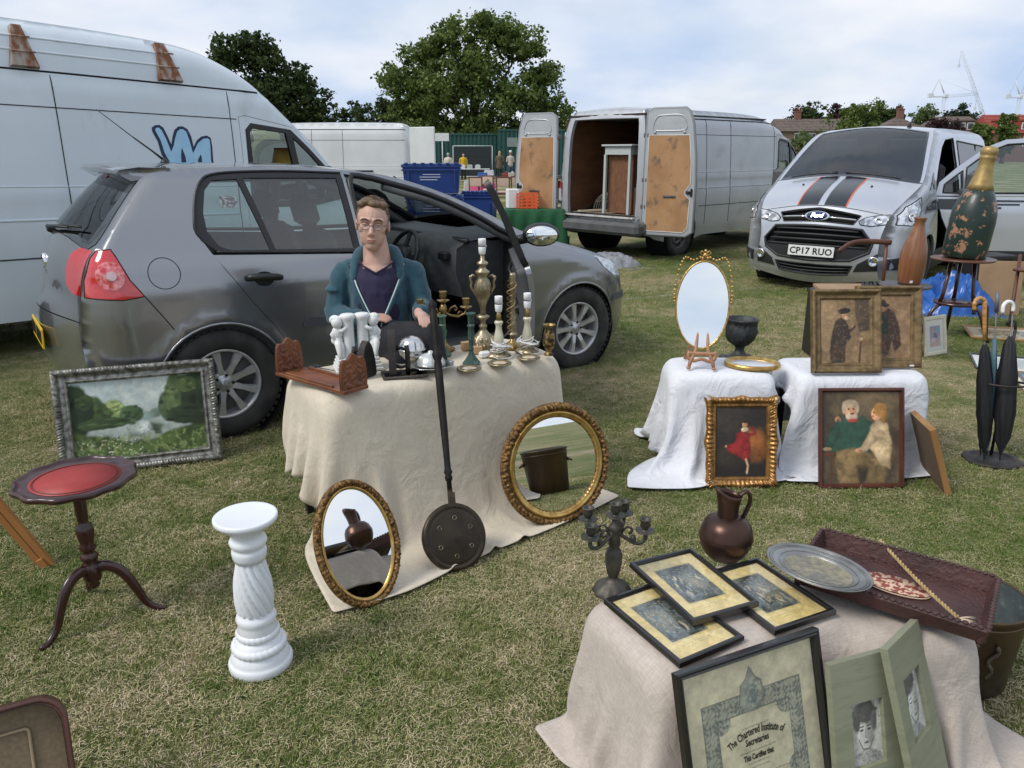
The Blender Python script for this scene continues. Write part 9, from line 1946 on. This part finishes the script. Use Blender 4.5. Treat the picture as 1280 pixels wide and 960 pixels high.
# dining chairs
cw=M('chair_wood',(.10,.038,.020),rough=.5); cpad=M('chair_pad',(.56,.42,.34),(.50,.36,.29),scale=14,rough=.85)
def dchair():
 t=thing('dining_chair','leftmost dark wood dining chair with a cream padded back','chair',(0,0,0),0,'dining chairs set out on the grass');
 b=MB(); b.box((0,0,.45),(.44,.42,.06),bev=.02); b.build('seat',cpad,t); b=MB(); b.box((0,.2,.76),(.38,.04,.26),bev=.015); b.build('backrest',cpad,t)
 for x in(-.2,.2):
  for y in(-.18,.2):b=MB(); b.box((x,y,.21 if y<0 else .45),(.035,.035,.42 if y<0 else .90),taper=1.); b.build('leg',cw,t)
 b=MB(); b.box((0,.2,.90),(.44,.04,.05),bev=.01); b.build('top_rail',cw,t); b=MB(); b.box((0,-.18,.40),(.38,.03,.05)); b.box((0,.2,.40),(.38,.03,.05)); b.build('seat_rail',cw,t); return t
c0_=dchair(); spots=[(595,25,R(175),None),(612,26.5,R(160),'second dining chair from the left, slightly behind the first'),(628.5,25,R(182),'third dining chair, its rounded cream back left of the crate'),(646,25.6,R(188),'fourth dining chair, directly behind the orange crate'),(664,27,R(170),'rightmost dining chair, partly behind the van door')]
for i,(px,Y,rz,lab)in enumerate(spots):
 o=c0_ if i==0 else copy_tree(c0_)
 o.location=PX(px,Y); o.rotation_euler=(0,0,rz)
 if lab:o['label']=lab
# trestle tables with goods
def trestle(label,px,Y,w,cloth_c,rz=0):
 t=thing('trestle_table',label,'table',PX(px,Y),rz); m_=cm('tt'+str(px),cloth_c); b=MB(); b.box((0,0,.72),(w,.7,.04)); b.build('table_top',m_,t)
 for x in(-w/2+.1,w/2-.1):
  for y in(-.28,.28):b=MB(); b.box((x,y,.35),(.04,.04,.70)); b.build('leg',trim,t)
 return t
trestle('reddish wooden table behind the dining chairs',645,30,3.0,(.20,.07,.045)); trestle('white stall table before the dark framed panel',588,46,2.2,(.66,.66,.64))
rs=random.Random(12)
items=[(603,33,(.80,.12,.30),(1.15,.6,.42),0,'bright pink box on the grass behind the dining chairs'),(603,32.5,(.05,.13,.42),(.42,.4,.42),.42,'blue bag standing on the pink box'),(611,34,(.62,.64,.66),(.45,.4,.55),.35,'white bag right of the blue bag'),(592,34,(.5,.5,.48),(.9,.5,.5),0,'grey-white crate left of the pink box')]
for px,Y,c,(w,d,h),z0,lab in items:x,y,z=PX(px,Y); b=MB(); b.box((0,0,h/2),(w,d,h),bev=.04,taper=.92); b.box((0,0,h),(w*.9,d*.9,.03),bev=.01); tagp(b.build('stall_goods',cm('goods%d'%int(px*10+Y),c),None,(x,y,z+z0)),lab,'goods')
for i,(px,nm_,c)in enumerate(((631,'dark red box',(.25,.05,.04)),(639,'cream box',(.5,.45,.38)),(647,'brown box',(.16,.08,.05)),(656,'orange-brown box',(.45,.2,.10)))):
 x,y,z=PX(px,30); b=MB(); b.box((0,0,.09),(.24,.3,.12+.04*i),bev=.01); b.ball((.05,0,.18),.05,8,6); tagp(b.build('stall_goods',cm('tg%d'%i,c),None,(x,y,z+.74)),nm_+' standing on the reddish wooden table','goods','bric-a-brac on the reddish table')
for i,(px,nm_)in enumerate(((578,'leftmost'),(587,'middle'),(597,'rightmost'))):
 x,y,z=PX(px,46); b=MB(); b.box((0,0,.09),(.3,.3,.2),bev=.01); b.box((0,0,.2),(.2,.2,.06)); tagp(b.build('stall_goods',cm('tw%d'%i,((.6,.6,.58),(.4,.42,.42),(.5,.5,.5))[i]),None,(x,y,z+.74)),nm_+' of three pale boxes on the white stall table','goods','pale goods on the white table')
# green containers and the dark framed panel
gcon=M('container_green',(.012,.075,.065),(.010,.06,.052),scale=2,rough=.6,col3=(.03,.07,.06),s3=3)
def container(label,px,Y,w,h,d=2.4):
 x,y,z=PX(px,Y); t=thing('container',label,'container',(x,y,z),R(1)); b=MB(); b.box((w/2,d/2,h/2),(w,d,h)); b.build('shell',gcon,t)
 n_=int(w/.28)
 for i in range(n_):b=MB(); b.box((.14+i*.28,-.03,h/2),(.13,.06,h-.24),bev=.0); b.build('corrugation',gcon,t)
 for z_ in(.06,h-.06):b=MB(); b.box((w/2,-.04,z_),(w,.10,.12)); b.build('rail',gcon,t)
 return t
container('long low dark green container left of the taller one',541,56,4.6,2.9); tc_=container('taller dark green container with a door behind the three people',622,55,4.6,3.15)
b=MB(); b.box((3.6,-.09,1.5),(1.0,.05,2.2)); b.build('door',cm('door_green',(.02,.09,.08)),tc_); b=MB(); b.box((1.0,-.09,2.3),(.7,.04,.6)); b.build('notice',cm('notice',(.20,.26,.25)),tc_)
x,y,z=PX(566,51); t=thing('slatted_panel','dark slatted panel in a pale frame leaning before the green container','panel',(x,y,z),(R(-8),0,0)); dgm=cm('panel_dark',(.025,.03,.034))
for k in range(12):b=MB(); b.box((1.25,0,.25+.15*k),(2.4,.02,.13),rot=(R(12),0,0)); b.build('slat',dgm,t)
for q in(((0,0,0),(0,0,2.05)),((2.5,0,0),(2.5,0,2.05)),((0,0,2.05),(2.5,0,2.05)),((0,0,.15),(2.5,0,.15))):b=MB(); b.tube(q,.035,4); b.build('frame_bar',pale,t)
x,y,z=PX(553,53); b=MB(); b.box((0,0,0),(.9,.04,.5)); b.tube([(0,.02,-.25),(0,.02,-2.55)],.03,6); tagp(b.build('sign_board',cm('sign_white',(.7,.72,.72)),None,(x,y,z+2.6)),'small white sign board on a post before the containers','sign')
# low shed seen beyond the distant van
x,y,z=PX(533,75); b=MB(); b.box((0,0,1.3),(2.4,2.4,2.6)); b.box((0,0,2.65),(2.7,2.7,.15)); tagp(b.build('shed',cm('shed_brown',(.10,.05,.04)),None,(x,y,z)),'small brown shed right of the distant white van','shed')
# grey dust sheet in a heap on the grass
def heap(name,label,cx,cy,w,d,h,mat,cat_,seed,rz=0.):
 n_,m_=54,44; U,Vv=np.meshgrid(np.linspace(-1,1,n_),np.linspace(-1,1,m_)); r_=np.hypot(U,Vv); e=np.clip(1-r_**2.2*(.8+.5*nfbm(U*2+9,Vv*2,seed,3)),0,1)
 rid=1-np.abs(nfbm(U*3.2+4,Vv*3.2,seed+1,4)-.5)*4; Z=h*e**.6*(.35+.65*np.clip(rid,0,1)); P=np.stack([U*w/2*(.9+.25*nfbm(Vv*2,U*2,seed+2,3)),Vv*d/2,Z+.008],-1).reshape(-1,3); i=np.arange(n_*m_).reshape(m_,n_)
 o=link(name,np_mesh(name,P,np.stack([i[:-1,:-1],i[:-1,1:],i[1:,1:],i[1:,:-1]],-1).reshape(-1,4)),None,mat,(cx,cy,gz(cy)),(0,0,rz)); return tagp(o,label,cat_)
heap('dust_sheet','grey dust sheet heaped on the grass between the car and the open van',1.45,11.6,1.0,.8,.22,M('dust_grey',(.20,.21,.23),(.26,.27,.29),scale=20,rough=.9),'cloth',3,.2)
heap('tarpaulin','crumpled bright blue tarpaulin on the grass under the bottle table',4.55,7.9,1.0,.7,.42,M('tarp_blue',(.015,.115,.42),(.01,.08,.32),scale=9,rough=.35,coat=.2),'tarpaulin',7,-.1)
# ================================================================ right-hand stall behind the white cloths
zr=gz(6.6)
t=thing('tripod_table','round brown table on splayed dark legs under the giant bottle','table',(3.87,6.62,zr),.3); zt_=.70
b=MB(); b.lathe([(.0,zt_-.02),(.245,zt_-.018),(.25,zt_-.01),(.25,zt_-.002),(.24,zt_),(0,zt_)],48); b.build('table_top',M('table_brown',(.15,.06,.035),(.10,.04,.025),scale=8,rough=.4,coat=.2),t)
for k in range(3):
 a_=R(-70+120*k); b=MB(); b.tube([(.10*cos(a_),.10*sin(a_),zt_-.02),(.13*cos(a_),.13*sin(a_),.40),(.15*cos(a_),.15*sin(a_),.32)],[.018,.016,.018],8); b.build('upright',mahog,t)
 b=MB(); b.tube(cat([(.10*cos(a_),.10*sin(a_),.32),(.20*cos(a_),.20*sin(a_),.26),(.26*cos(a_),.26*sin(a_),.12),(.31*cos(a_),.31*sin(a_),.01)],3),.016,8); b.build('leg',mahog,t)
b=MB(); b.lathe([(0,.30),(.17,.30),(.175,.32),(0,.325)],24); b.build('shelf',mahog,t)
t=thing('display_bottle','giant worn dark green champagne bottle with gold foil neck, leaning slightly','bottle',(3.87,6.62,zr+zt_+.002),(0,R(4.5),0)); t.scale=(.94,.94,.94)
bg_=M('bottle_green',(.006,.020,.014),(.010,.030,.02),scale=3,rough=.4,coat=.15,col3=(.34,.17,.09),s3=11,lo3=.565,hi3=.60); gold_f=M('foil_gold',(.42,.30,.12),(.30,.20,.07),scale=14,rough=.5,metal=.5,bump=.2)
b=MB(); b.lathe([(0,0),(.165,0),(.178,.012),(.182,.06),(.185,.20),(.187,.32),(.182,.40),(.165,.48),(.135,.55),(.112,.60)],48); b.build('body',bg_,t)
b=MB(); b.lathe([(.1125,.598),(.095,.65),(.075,.72),(.064,.80),(.060,.86),(.064,.868),(.066,.885),(.060,.893),(.066,.905),(.070,.925),(.068,.95),(.055,.968),(.0,.975)],40); b.build('foil_neck',gold_f,t)
t=thing('round_stool','dark round pedestal table under the wooden bottle vase','table',(2.985,5.80,gz(5.8))); zt2=.60
b=MB(); b.lathe([(.0,zt2-.02),(.175,zt2-.02),(.185,zt2-.01),(.182,zt2),(0,zt2)],40); b.build('table_top',M('slate_top',(.06,.06,.065),(.09,.085,.085),scale=9,rough=.5),t)
b=MB(); b.lathe([(.10,0),(.10,.02),(.05,.05),(.045,.50),(.08,.56),(.09,zt2-.02)],24); b.build('column',trim,t)
t=thing('wooden_vase','tall turned wooden bottle-shaped vase with striped grain','vase',(3.01,5.80,gz(5.8)+zt2+.001),(0,R(2),0)); b=MB()
b.lathe([(0,0),(.075,0),(.082,.02),(.092,.12),(.094,.20),(.085,.28),(.060,.36),(.040,.42),(.034,.455),(.042,.485),(.050,.495),(.046,.495),(.028,.46),(.0,.42)],48,smooth=True); b.build('body',M('vase_wood',(.26,.105,.040),(.20,.075,.03),scale=3,rough=.35,coat=.3,wave=(9,14,(.15,.055,.022),'X'),stretch=(1,1,.25)),t); b=MB(); b.box((-.03,-.089,.03),(.02,.003,.018)); b.build('price_sticker',M('paper_white',(.7,.7,.68)),t)
# wooden armchair back behind the vase
t=thing('armchair','brown wooden armchair with a curved top rail behind the bottle vase','chair',(3.24,7.0,gz(7.)-.13),R(10)); aw=M('armchair_wood',(.14,.055,.03),(.09,.035,.02),scale=8,rough=.45)
b=MB(); b.tube(cat([(-.34,-.05,.86),(-.20,.0,.92),(0,.03,.93),(.2,.0,.92)],4),.024,8,flat=.6); b.build('top_rail',aw,t)
for x in(.17,):b=MB(); b.tube([(x,.02,.90),(x+.01,.0,.45)],.016,8); b.build('spindle',aw,t)
b=MB(); b.box((.05,-.2,.44),(.46,.44,.04),bev=.015); b.build('seat',aw,t)
for x in(-.14,.24):
 for y in(-.38,-.02):b=MB(); b.tube([(x,y,0),(x,y,.44)],.018,8); b.build('leg',aw,t)
# open black box with cardboard
t=thing('open_box','black box with torn cardboard on top behind the gilt-framed pictures','box',(2.60,5.95,gz(5.8)),R(-3)); cb=M('cardboard',(.33,.22,.13))
b=MB(); b.box((0,0,.26),(.46,.34,.52),bev=.01); b.build('body',trim,t); b=MB(); b.box((-.02,-.02,.545),(.40,.22,.02),rot=(R(6),0,.04)); b.build('flap',cb,t)
b=MB(); [b.tube([(.10+.03*i,-.12,.54),(.15+.03*i,.05,.57+.01*(i%2))],.014,5)for i in range(4)]; b.build('rag',cm('rag_bw',(.04,.04,.045)),t)
b=MB(); b.box((0,0,.27),(.40,.03,.54),rot=(R(-10),0,0),bev=.003); tagp(b.build('cardboard_sheet',cb,None,(4.95,7.75,gz(7.7)),(0,0,R(-12))),'brown cardboard sheet standing at the right edge behind the umbrellas','cardboard')
b=MB(); b.box((0,0,.25),(.5,.3,.5),bev=.02); b.box((0,0,.52),(.52,.32,.05),bev=.01); tagp(b.build('black_case',trim,None,(5.15,8.4,gz(8.4)),(0,0,.2)),'black case behind the cardboard sheet at the right edge','case')
t=thing('folding_chair','wooden folding chair legs cut off by the right edge','chair',(4.98,7.0,gz(7)),R(30));
for p0,p1 in(((-.25,-.2,0),(.2,.1,.62)),((.2,-.2,0),(-.2,.1,.62)),((-.25,.2,0),(.2,.45,.62))):b=MB(); b.tube([p0,p1],.018,6); b.build('leg',aw,t)
b=MB(); b.box((.15,.2,.50),(.30,.40,.03),bev=.01); b.build('seat',aw,t)
b=MB(); [b.ball((.0,.0,.30+.045*i),.024,8,6)for i in range(8)]; b.tube([(0,0,.05),(0,0,.66)],.012,6); b.build('bobbin_post',mahog,t,(-.25,-.2,0))
# ================================================================ umbrella stand and its umbrellas
sx_,sy_=2.53,3.76
t=thing('umbrella_stand','black cast-iron umbrella stand holding four umbrellas','stand',(sx_,sy_,0),R(-8))
b=MB(); b.lathe([(.0,0),(.115,0),(.125,.008),(.120,.016),(.09,.022),(.085,.016),(0,.016)],40,mod=lambda a_,z,r,i:(1+.06*abs(math.sin(a_*4)))*(1.1 if abs(cos(a_))>.7 else 1)); b.build('base',iron_m,t)
b=MB(); b.tube([(.015,.05,.016),(.015,.05,.70)],.008,8); b.tube([(.015,.05,.70),(.015,.06,.735),(-.01,.06,.745),(-.03,.055,.72)],.007,8); b.build('post',iron_m,t)
b=MB(); b.tube([(.10*cos(q),.055*sin(q),.425)for q in[2*PI*i/32 for i in range(32)]],.006,6,closed=True); b.build('ring',iron_m,t)
def umbrella(label,p0,p1,hl,handle,canopy,kind,crook_dir=(-1,0,0),r0=.030,tip=.10,c_top=.55):
 t=thing('umbrella',label,'umbrella',(0,0,0),0,'umbrellas in the stand'); p0,p1=Vector(p0),Vector(p1); d=(p1-p0).normalized(); L_=(p1-p0).length; m=d.to_track_quat('Z','Y').to_matrix().to_4x4(); m.translation=p0; t.matrix_world=m
 b=MB(); b.tube([(0,0,0),(0,0,L_)],.0045,8); b.build('shaft',steel if kind!='teal' else silver_m,t)
 n_=26; prof=[(.004,.03),(.010,.05),(r0*.75,.12),(r0,.25),(r0*.95,c_top*.7),(r0*.6,c_top*.95),(.010,c_top+.01)]
 b=MB(); b.lathe(prof,48,mod=lambda a_,z,r,i:1+.22*math.sin(a_*7+z*14)*(r>.012)+.08*math.sin(a_*3+z*5),caps=False); b.build('canopy',canopy,t)
 cd=m.to_3x3().inverted()@Vector(crook_dir); cd.z=0; cd.normalize()
 if kind=='straight':
  b=MB(); b.tube([(0,0,L_-hl),(0,0,L_)],.010,10); b.build('handle',handle,t)
 else:
  pts=[Vector((0,0,L_-hl)),Vector((0,0,L_-.03))]+[Vector((0,0,L_-.03))+cd*(.030-.030*cos(q))+Vector((0,0,.030*sin(q)))for q in[PI*i/8 for i in range(1,9)]]+[Vector((0,0,L_-.055))+cd*.060]
  pts2=cat([tuple(p)for p in pts],3); k_=[.0095+(.0022*(abs(math.sin(i*.55))**6)if kind=='bamboo' else 0)for i in range(len(pts2))]; b=MB(); b.tube(pts2,k_,10); b.build('handle',handle,t)
 return t
nyl=M('nylon_black',(.008,.008,.010),(.014,.014,.017),scale=10,rough=.55,bump=.3,bscale=30); bam=M('bamboo',(.55,.30,.08),(.34,.14,.03),scale=6,rough=.35,coat=.3,stretch=(1,1,8));
umbrella('black umbrella with a knotted bamboo crook handle, leftmost in the stand',(2.475,3.74,.02),(2.375,3.82,.86),.22,bam,nyl,'bamboo',(-1,-.2,0),.034,c_top=.60)
umbrella('black umbrella with a white crook handle, rightmost in the stand',(2.545,3.72,.02),(2.525,3.82,.84),.05,plast_w,nyl,'crook',(-1,-.2,0),.042,c_top=.64)
umbrella('teal umbrella with a straight silver stick between the two black ones',(2.51,3.78,.02),(2.462,3.86,.88),.10,M('grip_grey',(.12,.13,.16),rough=.4),M('nylon_teal',(.06,.20,.24),(.16,.24,.28),scale=6,rough=.6,bump=.2),'straight',(-1,0,0),.020,c_top=.62)
umbrella('slim black umbrella with a thin black crook behind the bamboo one',(2.49,3.80,.02),(2.43,3.88,.82),.20,trim,nyl,'crook',(-1,.2,0),.018,c_top=.55)
# gold lampshade in the cab of the white van, standing on the dashboard
LM=Matrix.Translation(lvan.location)@lvan.rotation_euler.to_matrix().to_4x4(); p_=LM@Vector((4.53,-.62,1.47))
t=thing('lampshade','gold pleated lampshade in the cab window of the white high-roof van','lampshade',p_,R(48)); b=MB(); b.lathe([(.155,0),(.157,.006),(.105,.225),(.103,.222),(.152,.006)],60,mod=lambda a_,z,r,i:1+.012*math.sin(a_*30),caps=False); b.build('shade',M('shade_gold',(.55,.35,.08),(.34,.20,.035),scale=5,rough=.5,metal=.2,stretch=(1,1,.1)),t)
b=MB(); b.tube([(.156*cos(q),.156*sin(q),.003)for q in[2*PI*i/40 for i in range(40)]],.006,6,closed=True); b.tube([(.105*cos(q),.105*sin(q),.224)for q in[2*PI*i/40 for i in range(40)]],.006,6,closed=True); b.build('trim_band',M('shade_trim',(.12,.07,.02),rough=.6),t); b=MB(); b.tube([(0,0,-.10),(0,0,.16)],.012,8); b.lathe([(.07,-.10),(.06,-.08),(.012,-.07)],20); b.build('lamp_stem',brass,t)
